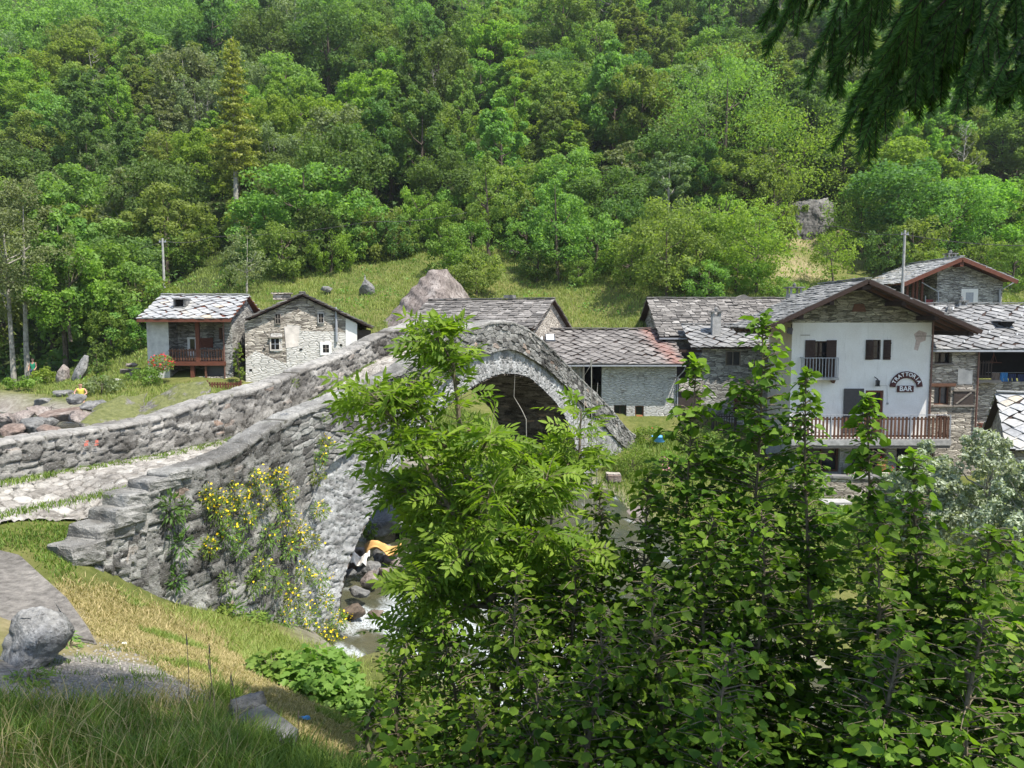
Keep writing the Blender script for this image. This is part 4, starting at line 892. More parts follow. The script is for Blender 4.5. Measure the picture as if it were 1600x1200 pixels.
# ============ annex right of the inn
def annex():
    h = House('annex_house', 'stone annex with slate roof and laundry loggia right of the inn', 'house', 1453, 672, 38.6, 0.0)
    W = h.hit(1529, 600)[0]; top = h.hit(1460, 548)[1]; X2 = 9.5; base = -4.0
    a1 = h.rect(1460,551,1488,568); a2 = h.rect(1459,604,1486,633)
    lb = h.rect(1529,550,1700,600)
    mb = MB(); wall_holes(mb, 0, W, base, top, [a1, a2], 0, .35)
    mb.add([(0,0,base),(0,6,base),(0,6,top),(0,0,top)], [(0,3,2,1)])
    zl = h.hit(1540, 598)[1]; mb.box(W+.001, X2, .6, 1.0, base, zl); mb.box(W+.001, X2, 3.2, 3.4, zl, top)
    mb.add([(X2,0.6,base),(X2,6,base),(X2,6,top),(X2,0.6,top)], [(0,1,2,3)]); mb.add([(W,.0,base),(W,3.2,base),(W,3.2,top),(W,0,top)], [(0,1,2,3)])
    mb.build('wall', M['stone_warm'], h.root); MB().box(.1, W-.1, 3, 3.1, base, top).build('interior_wall', M['black'], h.root)
    MB().box(W+.02, X2-.02, 3.05, 3.18, zl, top).build('loggia_shade_sheet', M['black'], h.root)  # near-black sheet before the stone wall, paints the loggia's shade
    window(h, a1, 0, 'wood_dark', .3, 1, 0, sill='wood_grey'); window(h, a2, 0, 'wood_brown', .25, 1, 0, sill='wood_grey')
    MB().box(a2[0]-.25, a2[1]+.22, -.06, -.005, a2[3]+.01, a2[3]+.17).build('lintel', M['wood_brown'], h.root)
    a, b, c, d = h.rect(1489,609,1521,634); sh = MB().box(a, b, -.06, -.02, c, d).build('open_shutter', M['wood_old'], h.root)
    MB().bar((a+.1,-.09,c+.1), (b-.15,-.09,d-.12), .05, .06).box(a-.03, b+.03, -.1, -.061, d-.07, d+.02).box(a-.03, b+.03, -.1, -.061, c-.04, c+.05).build('shutter_brace', M['wood_grey'], sh)
    a, b, c, d = h.rect(1496,576,1520,600); MB().add([(a,-.008,c),(b,-.008,c),(b,-.008,d-.05),(b-.15,-.008,d-.12),(a+.2,-.008,d),(a,-.008,d)], [tuple(range(6))]).build('plaster_patch', M['plaster_old'], h.root)
    x = W-.1; MB().tube([(x,-.08,top),(x,-.08,-.1)], .045, 6).build('downpipe', M['copper'], h.root)
    rz = h.hit(1500, 476, 4.2)[1]; ye = -.45; ze = h.hit(1500, 546, ye)[1]; x0 = -.9; x1 = X2+.5
    r = roof_obj(h, 'roof', 'slate_grey', [((x0,ye,ze), (x1-x0,0,0), (0,4.2-ye,rz-ze)), ((x0,7.6,ze+.4), (x1-x0,0,0), (0,-3.4,rz-ze-.4))], 'diamond', 9, .3, .48)
    MB().box(x0, x1, ye-.08, ye+.02, ze-.12, ze-.02).build('gutter', M['metal'], r)
    sg = MB(); rg = random.Random(5)
    for i in range(26):
        xx = rg.uniform(x0+1, x1-.3); q = rg.uniform(.05, .9); sg.box(xx, xx+.07, ye+(4.2-ye)*q-.04, ye+(4.2-ye)*q, ze+(rz-ze)*q+.1, ze+(rz-ze)*q+.19)
    sg.build('snow_guard', M['white_paint'], r)  # white colour paints in the glints on the snow guards
    # roof vent and little chimneys
    vx, vz = h.hit(1566, 506, 2.0); mb = MB(); mb.prism([(vx-.35,vz+.12),(vx+.35,vz+.12),(vx+.1,vz-.22),(vx-.1,vz-.22)], 1.55, 1.9); mb.build('roof_vent', M['black'], r)
    MB().box(vx-.5, vx+.5, 1.35, 2.2, vz+.121, vz+.17).build('vent_slab', M['slate_grey'] , r)
    cx, cz = h.hit(1502, 474, 4.0); chimney(h.root, cx, 4.0, cz-.5, .42, cz-.1)
    # roof triangle stones
    tx, tz = h.hit(1482, 484, 3.2); MB().add([(tx-.25,3,tz-.4),(tx+.35,3,tz-.5),(tx+.35,3.5,tz-.4),(tx-.25,3.5,tz-.3),(tx,3.2,tz+.25)], [(0,1,4),(1,2,4),(2,3,4),(3,0,4),(0,3,2,1)]).build('roof_stone', M['rock_grey'], r)
    # loggia rail and slab
    a, b, c, d = h.rect(1532,566,1552,590,.35)
    lr = railing(h.root, W+.02, b, .35, zl+.15, zl+1.15, 6, 'wood_old', name='loggia_railing'); MB().box(W+.01, b+.3, .1, .6, zl-.02, zl+.12).build('loggia_floor', M['wood_grey'], h.root)
    MB().box(W+.1, X2, .2, .9, h.hit(1540,682,.6)[1]-.15, h.hit(1540,676,.6)[1]).build('stone_ledge', M['concrete'], h.root)
    wb = MB(); rg = random.Random(2)
    for i in range(5): wb.bar((W+.25+rg.uniform(0,.4), .35+.06*i, .05+.05*i), (W+1.6+rg.uniform(0,.3), .4+.06*i, .02+.07*i), .12, .03, rg.random())
    o = wb.build('timber_boards', M['wood_red'], None); o.location = tuple(h.o); tag(o, 'pile of reddish boards on the ledge under the loggia', 'boards')
    # drying rack and laundry
    a, b, c, d = h.rect(1543,556,1562,575,.5); rk = MB()
    for i in range(5): rk.bar((a,.3+.1*i,c+.3), (b,.3+.1*i,c+.28), .025)
    rk.bar(((a+b)/2-.05,.5,c+.2), ((a+b)/2,.5,d+.25), .02).bar((a,.3,c+.3), ((a+b)/2,.5,d+.1), .015).bar((b,.7,c+.28), ((a+b)/2,.5,d+.1), .015)
    o = rk.build('drying_rack', M['wood_red'], None); o.location = tuple(h.o); tag(o, 'small hanging wooden drying rack in the loggia of the annex', 'drying rack')
    lx0 = h.hit(1540, 582, .7)[0]; 
    o = MB().tube([(lx0,.75,h.hit(1550,582,.75)[1]),(X2,.75,h.hit(1550,582,.75)[1]-.02)], .008, 4).build('washing_line', M['metal'], None); o.location = tuple(h.o); tag(o, 'thin washing line stretched across the dark loggia', 'washing line')
    def cloth(px0, py0, px1, py1, mat, lb, trousers=False, seed=0):
        a, b, c, d = h.rect(px0, py0, px1, py1, .75); nx, nz = 13, 12; V = []; F = []
        for i in range(nx):
            for j in range(nz):
                u = i/(nx-1); v = j/(nz-1); V.append((a+(b-a)*u+(.02*math.sin(v*5+seed) if v > .2 else 0), .75+.04*math.sin(u*9+seed)*v+.02*math.sin(u*21+v*3), d-(d-c)*v))
        for i in range(nx-1):
            for j in range(nz-1):
                if trousers and i in (5, 6) and j > 4: continue
                F.append((i*nz+j, (i+1)*nz+j, (i+1)*nz+j+1, i*nz+j+1))
        o = MB().add(V, F).build('laundry', M[mat], None); o.location = tuple(h.o); sm = o.modifiers.new('thickness', 'SOLIDIFY'); sm.thickness = .012; tag(o, lb, 'laundry', 'clothes drying in the loggia')
    cloth(1550,582,1562,595,'brown_cloth','brownish cloth, leftmost item on the washing line',False,1); cloth(1563,582,1575,599,'blue_cloth','bright blue trousers hanging on the washing line',True,2)
    cloth(1576,584,1588,599,'navy_cloth','dark navy trousers right of the blue trousers',True,3); cloth(1590,585,1604,600,'navy_cloth','dark navy shirt at the right end of the washing line',False,4)
annex()

# ============ small hut at the right edge
def hut():
    h = House('stone_hut', 'small stone hut with pale slab roof cut by the right edge', 'hut', 1580, 745, 29.6, R(-23.5))
    D = 5.0; W = 6.0; ye = -.4; top = h.hit(1580, 694, 0)[1]; zr = top+1.75; yr = D/2
    mb = MB(); mb.add([(0,0,-2),(W,0,-2),(W,0,top),(0,0,top)], [(0,1,2,3)]); mb.add([(0,0,-2),(0,D,-2),(0,D,top),(0,yr,zr-.1),(0,0,top)], [(0,4,3,2,1)]); mb.add([(W,0,-2),(W,D,-2),(W,D,top),(W,yr,zr-.1),(W,0,top)], [(0,1,2,3,4)]); mb.build('wall', M['stone_mortar'], h.root)
    roof_obj(h, 'roof', 'slate_light', [((-.25,ye,top-.15), (W+.5,0,0), (0,yr-ye,zr-top+.15)), ((-.25,D-ye,top-.15), (W+.5,0,0), (0,-(yr-ye),zr-top+.15))], 'diamond', 21, .25, .48)
hut()

# ============ small roof house + big house between
def middle():
    h = House('rear_house', 'long stone house with rough slab roof left of the inn', 'house', 1034, 668, 44.6, 0.0)
    x1 = 9.5; ye = -.5; ze = h.hit(1060, 527, ye)[1]; yr = 3.8; zr = h.hit(1100, 467, yr)[1]; xl = h.hit(1030, 527, ye)[0]; xl2 = h.hit(1022, 467, yr)[0]
    top = ze+.1
    mb = MB(); wall_holes(mb, 0, x1, -2.5, top, [], 0, .3); mb.add([(0,0,-2.5),(0,7.6,-2.5),(0,7.6,top),(0,yr,zr-.12),(0,0,top)], [(0,4,3,2,1)]); mb.add([(x1,0,-2.5),(x1,7.6,-2.5),(x1,7.6,top),(x1,yr,zr-.12),(x1,0,top)], [(0,1,2,3,4)]); mb.build('wall', M['stone_warm'], h.root)
    MB().box(-.03, -.005, .1, 2.2, top-1.5, top-.1).build('side_plaster', M['plaster'], h.root)
    r = roof_obj(h, 'roof', 'slate_rough', [((xl-.0,ye,ze), (x1-xl,0,0), (0,yr-ye,zr-ze)), ((xl,yr*2-ye,ze), (x1-xl,0,0), (0,-(yr-ye),zr-ze))], 'rough', 31, .25, .45)
    MB().box(xl, x1-5.5, ye-.1, ye-.005, ze-.12, ze-.03).build('gutter', M['metal'], r)
    vx, vz = h.hit(1160, 466, 4.0); MB().add([(vx-.9,3.6,vz-.15),(vx+.8,3.6,vz-.15),(vx,3.6,vz+.22),(vx-.9,4.6,vz-.2),(vx+.8,4.6,vz-.2),(vx,4.6,vz+.2)], [(0,1,2),(5,4,3),(0,2,5,3),(1,4,5,2)]).build('roof_hatch', M['slate_rough'], r)
    cx, cz = h.hit(1240, 484, 1.2); z1 = h.hit(1240, 459, 1.2)[1]; chimney(h.root, cx, 1.2, cz-1.5, .72, z1)
    cx, cz = h.hit(1293, 462, 3.0); chimney(h.root, cx, 3.0, cz-1, .6, cz+.0, 'concrete', False, 'chimney')
    # ---- front annex
    g = House('small_house', 'narrow stone house with low chimney roof between the barn and the inn', 'house', 1094, 672, 42.4, 0.0)
    W = g.hit(1212, 600)[0]; ye = -.55; ze = g.hit(1100, 543, ye)[1]; yr = 2.0; zr = g.hit(1100, 508, yr)[1]; xl = g.hit(1081, 543, ye)[0]; top = ze+.15
    w1 = g.rect(1133,548,1158,572); w2 = g.rect(1146,610,1158,642)
    mb = MB(); wall_holes(mb, 0, W, -2, top, [w1, w2], 0, .3); mb.add([(0,0,-2),(0,2.2,-2),(0,2.2,zr-.1),(0,0,top)], [(0,3,2,1)]); mb.add([(W,0,-2),(W,2.2,-2),(W,2.2,zr-.1),(W,0,top)], [(0,1,2,3)]); mb.build('wall', M['stone_grey'], g.root)
    window(g, w1, 0, 'wood_grey', .08, 1, 0, sill=None); window(g, w2, 0, 'wood_dark', .1, 0, 0)
    a, b, c, d = g.rect(1146,610,1163,640); mb = MB(); m = 14
    for i in range(m): mb.box(a, b, -.08, -.03, c+(d-c)*i/m, c+(d-c)*(i+.8)/m, i/m)
    mb.build('louvred_shutter', M['wood_red'], g.root)
    roof_obj(g, 'roof', 'slate_grey', [((xl,ye,ze), (W-xl+.1,0,0), (0,yr-ye,zr-ze))], 'diamond', 41, .28, .48)
    cx, cz = g.hit(1118, 521, .9); z1 = g.hit(1118, 494, .9)[1]; chimney(g.root, cx, .9, cz-.5, .46, z1)
    # recess between the two: low wall, old wooden gallery
    a, b, c, d = g.rect(1058,594,1096,612,-.2)
    k = empty('gallery_shed', g.o, 'dark timber gallery shed squeezed between barn and narrow house', 'shed')
    x0 = g.hit(1058, 600, .3)[0]; zt = g.hit(1070, 546, .3)[1]
    MB().box(x0, -.02, 1.6, 1.7, -2, zt).build('back_wall', M['wood_old'], k); MB().box(x0, -.02, -.3, .1, c+.001, d).build('parapet_wall', M['stone_mortar'], k)  # dark back wall: shade of the recess put into its colour
    MB().box(x0, -.02, -.32, .12, d, d+.06).build('coping', M['concrete'], k)
    mb = MB(); mb.box(x0, -.02, -.1, .05, zt-.15, zt); mb.box(-.55, -.45, -.1, .05, d, zt-.15).box(x0, -.02, -.08, .03, d+.85, d+.95)
    mb.build('timber_beam', M['wood_dark'], k); MB().box(x0, -.02, -.2, 1.6, -2, c).build('lower_room', M['wood_old'], k)
    # picket gate and stair rail
    a, b, c, d = g.rect(1113,646,1150,672,-1.2); p = empty('picket_fence', (g.o[0], g.o[1]-1.2, g.o[2]), 'short dark picket fence in front of the narrow house', 'fence')
    railing(p, a, b, 0, -.1, d, 9, 'wood_old', name='pickets'); MB().bar((a-.7,0,d-.9), (a,0,d), .05).box(a-.05, a+.05, -.05, .05, -.5, d).build('post', M['wood_old'], p); MB().box(b-.05, b+.05, -.05, .05, -.5, d).build('post', M['wood_old'], p)
middle()

# ============ long low barn/house in the centre
def long_house():
    h = House('long_house', 'long low house with weathered slab roof right of the bridge crown', 'house', 940, 668, 42.3, 0.0)
    ye = -.6; ze = h.hit(1000, 569, ye)[1]; yr = 3.6; zr = h.hit(950, 515, yr)[1]; xr = h.hit(1070, 570, ye)[0]; xl = h.hit(800, 569, ye)[0]
    x1 = h.hit(1057, 600)[0]; x0 = xl+.4; top = ze+.15
    w1 = h.rect(992,634,1006,654); w0 = h.rect(959,633,979,668); dr = h.rect(912,572,940,640); dr2 = (dr[0], -.005, dr[2], dr[3])
    mb = MB(); wall_holes(mb, x0, x1, -1.5, top, [w1, (w0[0], w0[1], w0[2]-.4, w0[3]), dr2], 0, .35)
    mb.add([(x0,0,-1.5),(x0,7.2,-1.5),(x0,7.2,top),(x0,yr,zr-.12),(x0,0,top)], [(0,4,3,2,1)]); mb.add([(x1,0,-1.5),(x1,7.2,-1.5),(x1,7.2,top),(x1,yr,zr-.12),(x1,0,top)], [(0,1,2,3,4)]); mb.build('wall', M['stone_pale'], h.root)
    MB().box(x0+.1, x1-.1, 2.5, 2.6, -1.5, top).build('interior_wall', M['black'], h.root)
    window(h, w1, 0, 'wood_brown', .12, 0, 0); window(h, w0, 0, 'wood_dark', .15, 1, 1)
    fx, fz = h.hit(999, 651); o = MB().box(fx-.17, fx+.17, -.04, .1, fz-.05, fz+.08).build('window_box', M['terracotta'], h.root)
    MB().box(h.hit(985,0)[0], x1+.3, -.9, 0, -.35, -.15).build('stone_ledge', M['concrete'], h.root)
    mb = MB(); 
    for px in (893, 903, 911): x = h.hit(px, 600, -.1)[0]; mb.box(x-.07, x+.07, -.15, -.02, -1.5, top)
    mb.build('timber_post', M['wood_grey'], h.root)
    r = roof_obj(h, 'roof', 'slate_pink', [((xl,ye,ze), (xr-xl,0,0), (0,yr-ye,zr-ze)), ((xl,yr*2-ye,ze), (xr-xl,0,0), (0,-(yr-ye),zr-ze))], 'diamond', 51, .26, .46, rustx=(h.hit(1036, 545, 1.3)[0], .42, 1.3))
    MB().box(xl, xr, ye-.1, ye-.005, ze-.12, ze-.04).build('gutter', M['metal'], r)
    MB().tube([(x1+.35,ye,ze-.1),(x1+.3,ye+.1,ze-.35),(x1+.05,-.08,ze-.75),(x1+.05,-.08,-.3)], .04, 6).build('downpipe', M['metal'], h.root)
    # two roof lights
    q = .68; 
    for px0, px1 in ((836, 849), (852, 867)):
        y = 2.25; a, _ = h.hit(px0, 522, y); b, _ = h.hit(px1, 522, y); n = Vector((0, -(zr-ze), yr-ye)).normalized(); zz = lambda yy: ze+(yy-ye)/(yr-ye)*(zr-ze)
        V = []
        for yy in (1.95, 2.65):
            for xx in (a, b):
                for e in (.07, .17): V.append(Vector((xx, yy, zz(yy)))+n*e)
        MB().add(V, [(0,2,3,1),(4,5,7,6),(0,1,5,4),(2,6,7,3),(0,4,6,2)]).build('skylight_frame', M['metal'], r)
        MB().add([V[1]+n*.01+Vector((.05,.05,0)), V[3]+n*.01+Vector((-.05,.05,0)), V[7]+n*.01+Vector((-.05,-.05,0)), V[5]+n*.01+Vector((.05,-.05,0))], [(0,1,2,3)]).build('skylight_pane', m_plain('painted_sky_pane', (.62,.66,.7), .15, .05, 3, .8), r)  # pale pane colour paints in the reflected sky
long_house()

# ============ barn behind the bridge crown
def barn():
    h = House('barn', 'stone barn with rough slab roof and bare gable behind the bridge crown', 'barn', 834, 560, 43.5, R(-25))
    D = 5.0; W = 8.2; top = h.hit(834, 509)[1]; pk = h.hit(868, 470, 0)
    # front slope faces the viewer; gable is the right end. local x along ridge (negative = away left)
    zr = top+1.55; yr = D/2
    mb = MB(); mb.add([(-W,0,-2),(0,0,-2),(0,0,top),(-W,0,top)], [(0,1,2,3)]); mb.add([(0,0,-2),(0,D,-2),(0,D,top),(0,yr,zr-.1),(0,0,top)], [(0,1,2,3,4)]); mb.add([(-W,0,-2),(-W,D,-2),(-W,D,top),(-W,yr,zr-.1),(-W,0,top)], [(0,4,3,2,1)]); mb.add([(-W,D,-2),(0,D,-2),(0,D,top),(-W,D,top)], [(3,2,1,0)])
    mb.build('wall', M['stone_mortar'], h.root)
    roof_obj(h, 'roof', 'slate_rough', [((-W-.2,-.45,top-.2), (W+.45,0,0), (0,yr+.45,zr-top+.2)), ((-W-.2,D+.45,top-.2), (W+.45,0,0), (0,-(yr+.45),zr-top+.2))], 'rough', 61, .24, .5)
    MB().box(-3.0, -2.4, yr-.2, yr+.3, zr+.1, zr+.28).build('ridge_stone', M['rock_grey'], h.root)
barn()

# ============ gabled rubble house on the left
def gabled():
    h = House('gabled_house', 'rough stone house with sagging slab gable and patchy white plaster', 'house', 385, 606, 42.0, R(14))
    xr = h.hit(558, 540)[0]; pk = h.hit(472, 459, -.25); le = h.hit(383, 499, -.25); re = h.hit(583, 512, -.25); D = 6.5; base = -2.0
    rz = lambda x: pk[1]+(le[1]-pk[1])*(pk[0]-x)/(pk[0]-le[0]) if x < pk[0] else pk[1]+(re[1]-pk[1])*(x-pk[0])/(re[0]-pk[0])
    xm = h.hit(540, 520)[0]
    g = [(0,base),(xr,base),(xr,rz(xr)-.15),(pk[0],pk[1]-.15),(0,rz(0)-.15)]
    MB().prism(g, 0, D).build('wall', M['stone_warm'], h.root)
    # plaster coats, 2 cm proud
    def patch(pts, mat, nm='plaster_patch', y=-.02):
        q = [h.hit(a, b, y) for a, b in pts]; MB().add([(x,y,z) for x, z in q]+[(x,-.001,z) for x, z in q], [tuple(range(len(q)))]+[(i, i+len(q), (i+1) % len(q)+len(q), (i+1) % len(q)) for i in range(len(q))]).build(nm, mat, h.root)
    thin = m_rubble('worn_plaster_rubble', (.55,.52,.47), (.42,.38,.33), (.36,.33,.285), (.38,.10), 1.0, (.60,.575,.53))
    patch([(384,560),(400,548),(425,560),(448,568),(448,508),(470,509),(470,517),(520,518),(540,520),(540,640),(384,640)], thin, 'worn_plaster')
    patch([(444,510),(468,510),(466,541),(447,544)], M['plaster_old'], 'plaster_patch', -.03); patch([(423,521),(441,521),(441,548),(434,551),(423,549)], thin, 'plaster_patch', -.03)
    patch([(540,497),(558,506),(558,560),(540,570)], M['plaster'], 'white_plaster_strip', -.035)
    def win(r, mat='wood_dark', frame='plaster_beige', fw=.08):
        a, b, c, d = h.rect(*r); f = MB(); f.box(a-fw, a, -.07, 0, c-fw, d+fw).box(b, b+fw, -.07, 0, c-fw, d+fw).box(a, b, -.07, 0, d, d+fw).box(a, b, -.07, 0, c-fw, c)
        o = f.build('window', M[frame], h.root); MB().box(a, b, -.055, -.04, c, d).build('pane', M['black'], o)
        MB().box((a+b)/2-.018, (a+b)/2+.018, -.064, -.0555, c, d).box(a, b, -.064, -.0555, (c+d)/2-.015, (c+d)/2+.015).build('mullion', M[mat], o); return o
    win((431,491,437.5,505), 'wood_grey', 'wood_grey', .04); win((498,490,505,504), 'wood_grey', 'concrete', .05)
    o = win((424,529,436,546), 'metal', 'plaster_old', .07); a, b, c, d = h.rect(420,526.2,441,528); MB().box(a, b, -.16, 0, c, d).build('lintel', M['wood_grey'], o)
    win((504.5,538.5,514,551), 'wood_grey', 'white_paint', .14)
    hs = MB()
    for px, py in ((413,545),(470,546),(392,578),(437,535),(533,539)): x, z = h.hit(px, py); hs.box(x-.07, x+.07, -.045, -.036, z-.05, z+.05)
    hs.build('putlog_hole', M['black'], h.root)
    x, z = h.hit(526, 534); MB().tube([(x,-.1,z),(x,-.1,h.hit(526,484)[1]),(x-.02,-.1,h.hit(526,480)[1])], [.07,.06,.05], 8).build('flue_pipe', M['metal'], h.root)
    # lean-to at right
    a, b, c, d = h.rect(559,512,583,530); MB().box(xr+.001, re[0]-.1, .15, 3, base, rz(re[0]-.1)-.2).build('lean_to', M['wood_old'], h.root)
    roof_obj(h, 'roof', 'slate_rough', [((le[0],-.3,le[1]), (0,D+.6,0), (pk[0]-le[0],0,pk[1]-le[1])), ((re[0],-.3,re[1]), (0,D+.6,0), (pk[0]-re[0],0,pk[1]-re[1]))], 'rough', 71, .24, .5)
    x, z = h.hit(440, 459, 1.0); MB().box(x-.45, x+.5, .6, 1.4, z-.35, z-.02).box(x-.55, x+.6, .5, 1.5, z-.015, z+.05).build('stone_chimney', M['stone_warm'], h.root)
gabled()

# ============ balcony house
def balcony_house():
    h = House('balcony_house', 'stone house with pale slate roof and red timber balcony', 'house', 232, 590, 42.5, R(2))
    xR = h.hit(351, 540)[0]; D = 4.6; base = -1.2; ye = -.75; ze = h.hit(300, 498.5, ye)[1]; yr = 2.6; zr = h.hit(350, 462, yr)[1]
    xl = h.hit(214, 498, ye)[0]; xr = h.hit(361, 500, ye)[0]; top = ze+.15; xa = h.hit(264, 540)[0]; zb = h.hit(300, 563)[1]; rec = 1.3
    xw = h.hit(341, 540)[0]
    mb = MB(); wall_holes(mb, 0, xa, base, top, [], 0, .3); mb.build('front_plaster_wall', M['plaster_grey'], h.root)
    mb = MB(); mb.box(xa, xR, rec, rec+.3, base, top); mb.add([(0,0,base),(0,D,base),(0,D,top),(0,yr,zr-.12),(0,0,top)], [(0,4,3,2,1)]); mb.add([(xa,0,base),(xa,rec,base),(xa,rec,top),(xa,0,top)], [(0,1,2,3)])
    mb.box(xR, xR+.42, 0, .5, base, top-.02); mb.add([(xR+.42,.5,base),(xR+.42,D,base),(xR+.42,D,top),(xR+.42,yr,zr-.12),(xR+.42,.5,top)], [(0,1,2,3,4)])
    mb.add([(0,D,base),(xR,D,base),(xR,D,top),(0,D,top)], [(3,2,1,0)]); mb.build('wall', M['stone_grey'], h.root)
    # upper openings on the recessed wall
    y = rec
    for r, m in (((268,524,277,560),'wood_red'), ((313,528,333,543),'wood_red'), ((343,512,347,530),'wood_brown')):
        a, b, c, d = h.rect(*r, y); MB().box(a, b, y-.07, y-.01, c, d).build('shutter', M[m], h.root)
    a, b, c, d = h.rect(294,527,306,556,y); o = MB().box(a, b, y-.05, y-.005, c, d).build('door', M['white_paint'], h.root); MB().box(a+.15, b-.05, y-.07, y-.051, c+.3, d-.1).build('door_pane', M['glass'], o)
    yb = -.15
    bf = MB().box(xa, xR+.05, yb-.1, rec, zb-.28, zb-.06).build('balcony_floor', M['wood_red'], h.root)
    zt = h.hit(300, 543.5, yb)[1]; railing(h.root, xa+.02, xR, yb, zb-.05, zt, 20, 'wood_brown', None, wide=.07, name='balcony_railing')
    px = h.hit(308, 520, yb)[0]; MB().box(px-.1, px+.1, yb-.02, yb+.18, zb-.06, top-.15).build('balcony_post', M['wood_red'], h.root)
    px2 = h.hit(300, 570, yb)[0]; MB().box(px2-.1, px2+.1, yb, yb+.2, base, zb-.28).build('lower_post', M['wood_red'], h.root)
    px3 = h.hit(321, 570, yb)[0]; MB().box(px3-.05, px3+.05, yb, yb+.1, base+.6, zb-.28).build('lower_post', M['wood_brown'], h.root)
    a = h.hit(322,566,.1)[0]; MB().box(a, xR-.05, .1, .2, h.hit(322,587,.1)[1], zb-.3).build('under_balcony_shade', M['metal_dark'], h.root)  # dark panel standing for the shade under the balcony
    MB().box(px2+.3, xR, -.05, .6, base, h.hit(322,588,.1)[1]).build('low_wall', M['stone_mortar'], h.root)
    MB().tube([(xR,-.12,ze),(xR,-.12,base)], .04, 6).build('downpipe', M['copper'], h.root)
    a, b, c, d = h.rect(363,545,369,560,.6); MB().box(xR+.43, xR+.5, 1.2, 1.9, c, d).build('side_shutter', M['wood_red'], h.root)
    r = roof_obj(h, 'roof', 'slate_light', [((xl,ye,ze), (xr-xl,0,0), (0,yr-ye,zr-ze)), ((xl,2*yr-ye,ze), (xr-xl,0,0), (0,-(yr-ye),zr-ze))], 'diamond', 81, .28, .46, 'wood_red')
    MB().box(xl, xr, ye-.06, ye-.005, ze-.16, ze+.0).build('fascia', M['wood_red'], r)
    rf = MB()
    for i in range(6): rf.bar((xr-.25, ye+.3+i*.5, ze+(zr-ze)*min(1,(.3+i*.5)/(yr-ye))-.15), (xR-.2, ye+.3+i*.5, ze+(zr-ze)*min(1,(.3+i*.5)/(yr-ye))-.15), .08)
    rf.build('rafter_end', M['wood_red'], r)
    x, z = h.hit(284, 473, .9); k = MB().box(x-.35, x+.3, .6, 1.3, z-.3, z-.27+.05).box(x-.38, x+.33, .5, 1.4, z+.18, z+.25).box(x+.2, x+.3, .6, 1.3, z-.25, z+.179).box(x-.35,x-.28,.6,1.3,z-.25,z+.179).build('roof_vent', M['rock_grey'], r)
    MB().box(x-.28, x+.2, .8, 1.2, z-.25, z+.17).build('vent_opening', M['black'], r)
balcony_house()

# ============ upper right house with red eaves
def upper_house():
    h = House('upper_house', 'stone chalet with red timber eaves standing highest at right', 'house', 1462, 490, 52.0, 0)
    W = h.hit(1566, 460)[0]; D = 6; yf = -.9; pk = h.hit(1504, 402, yf); le = h.hit(1409, 443, yf); re = h.hit(1590, 438, yf); base = -1
    rz = lambda x: pk[1]+(le[1]-pk[1])*(pk[0]-x)/(pk[0]-le[0]) if x < pk[0] else pk[1]+(re[1]-pk[1])*(x-pk[0])/(re[0]-pk[0])
    MB().prism([(0,base),(W,base),(W,rz(W)-.2),(pk[0],pk[1]-.2),(0,rz(0)-.2)], 0, D).build('wall', M['stone_grey'], h.root)
    a, b, c, d = h.rect(1508,457,1521,474); f = MB(); f.box(a-.3, a, -.03, 0, c, d+.25).box(b, b+.3, -.03, 0, c, d+.25).box(a, b, -.03, 0, d, d+.25); o = f.build('window', M['plaster'], h.root); MB().box(a, b, -.02, -.005, c, d).build('pane', M['metal'], o)
    r = roof_obj(h, 'roof', 'slate_light', [((le[0],yf,le[1]), (0,D-yf+.4,0), (pk[0]-le[0],0,pk[1]-le[1])), ((re[0],yf,re[1]), (0,D-yf+.4,0), (pk[0]-re[0],0,pk[1]-re[1]))], 'rough', 91, .3, .5, 'wood_red')
    MB().bar((le[0],yf-.03,le[1]-.12), (pk[0],yf-.03,pk[1]-.12), .04, .26).bar((pk[0],yf-.03,pk[1]-.12), (re[0],yf-.03,re[1]-.12), .04, .26).build('bargeboard', M['wood_red'], r)
    MB().box(pk[0]-.12, pk[0]+.12, yf+.02, 0, pk[1]-.6, pk[1]-.32).build('ridge_beam', M['wood_red'], r)
    x, z = h.hit(1485, 402, 1.5); chimney(h.root, x, 1.5, z-.6, .55, z-.05)
    # veranda on the left
    mb = MB(); 
    for px in (1418, 1427, 1433, 1441): x = h.hit(px, 460, .6)[0]; mb.box(x-.07, x+.07, .6, .74, base, rz(x)-.15)
    mb.build('veranda_post', M['wood_red'], h.root)
    a, b, c, d = h.rect(1446,468,1461,478,.4); MB().box(a, b, .4, .45, c-.3, d).build('veranda_parapet', m_plain('dull_red_panel', (.3,.06,.06), .7), h.root)
    MB().bar(h3(h,1440,441,-.1), h3(h,1466,456,-.1), .05).bar(h3(h,1466,456,-.1), h3(h,1466,480,-.1), .06).bar(h3(h,1446,462,-.1), h3(h,1446,480,-.1), .04).build('stair_rail', M['metal'], h.root)
    MB().bar(h3(h,1590,438,-.1), h3(h,1566,452,-.1), .05).bar(h3(h,1562,452,-.1), h3(h,1562,475,-.1), .09).build('gutter_pipe', M['metal'], h.root)
upper_house()

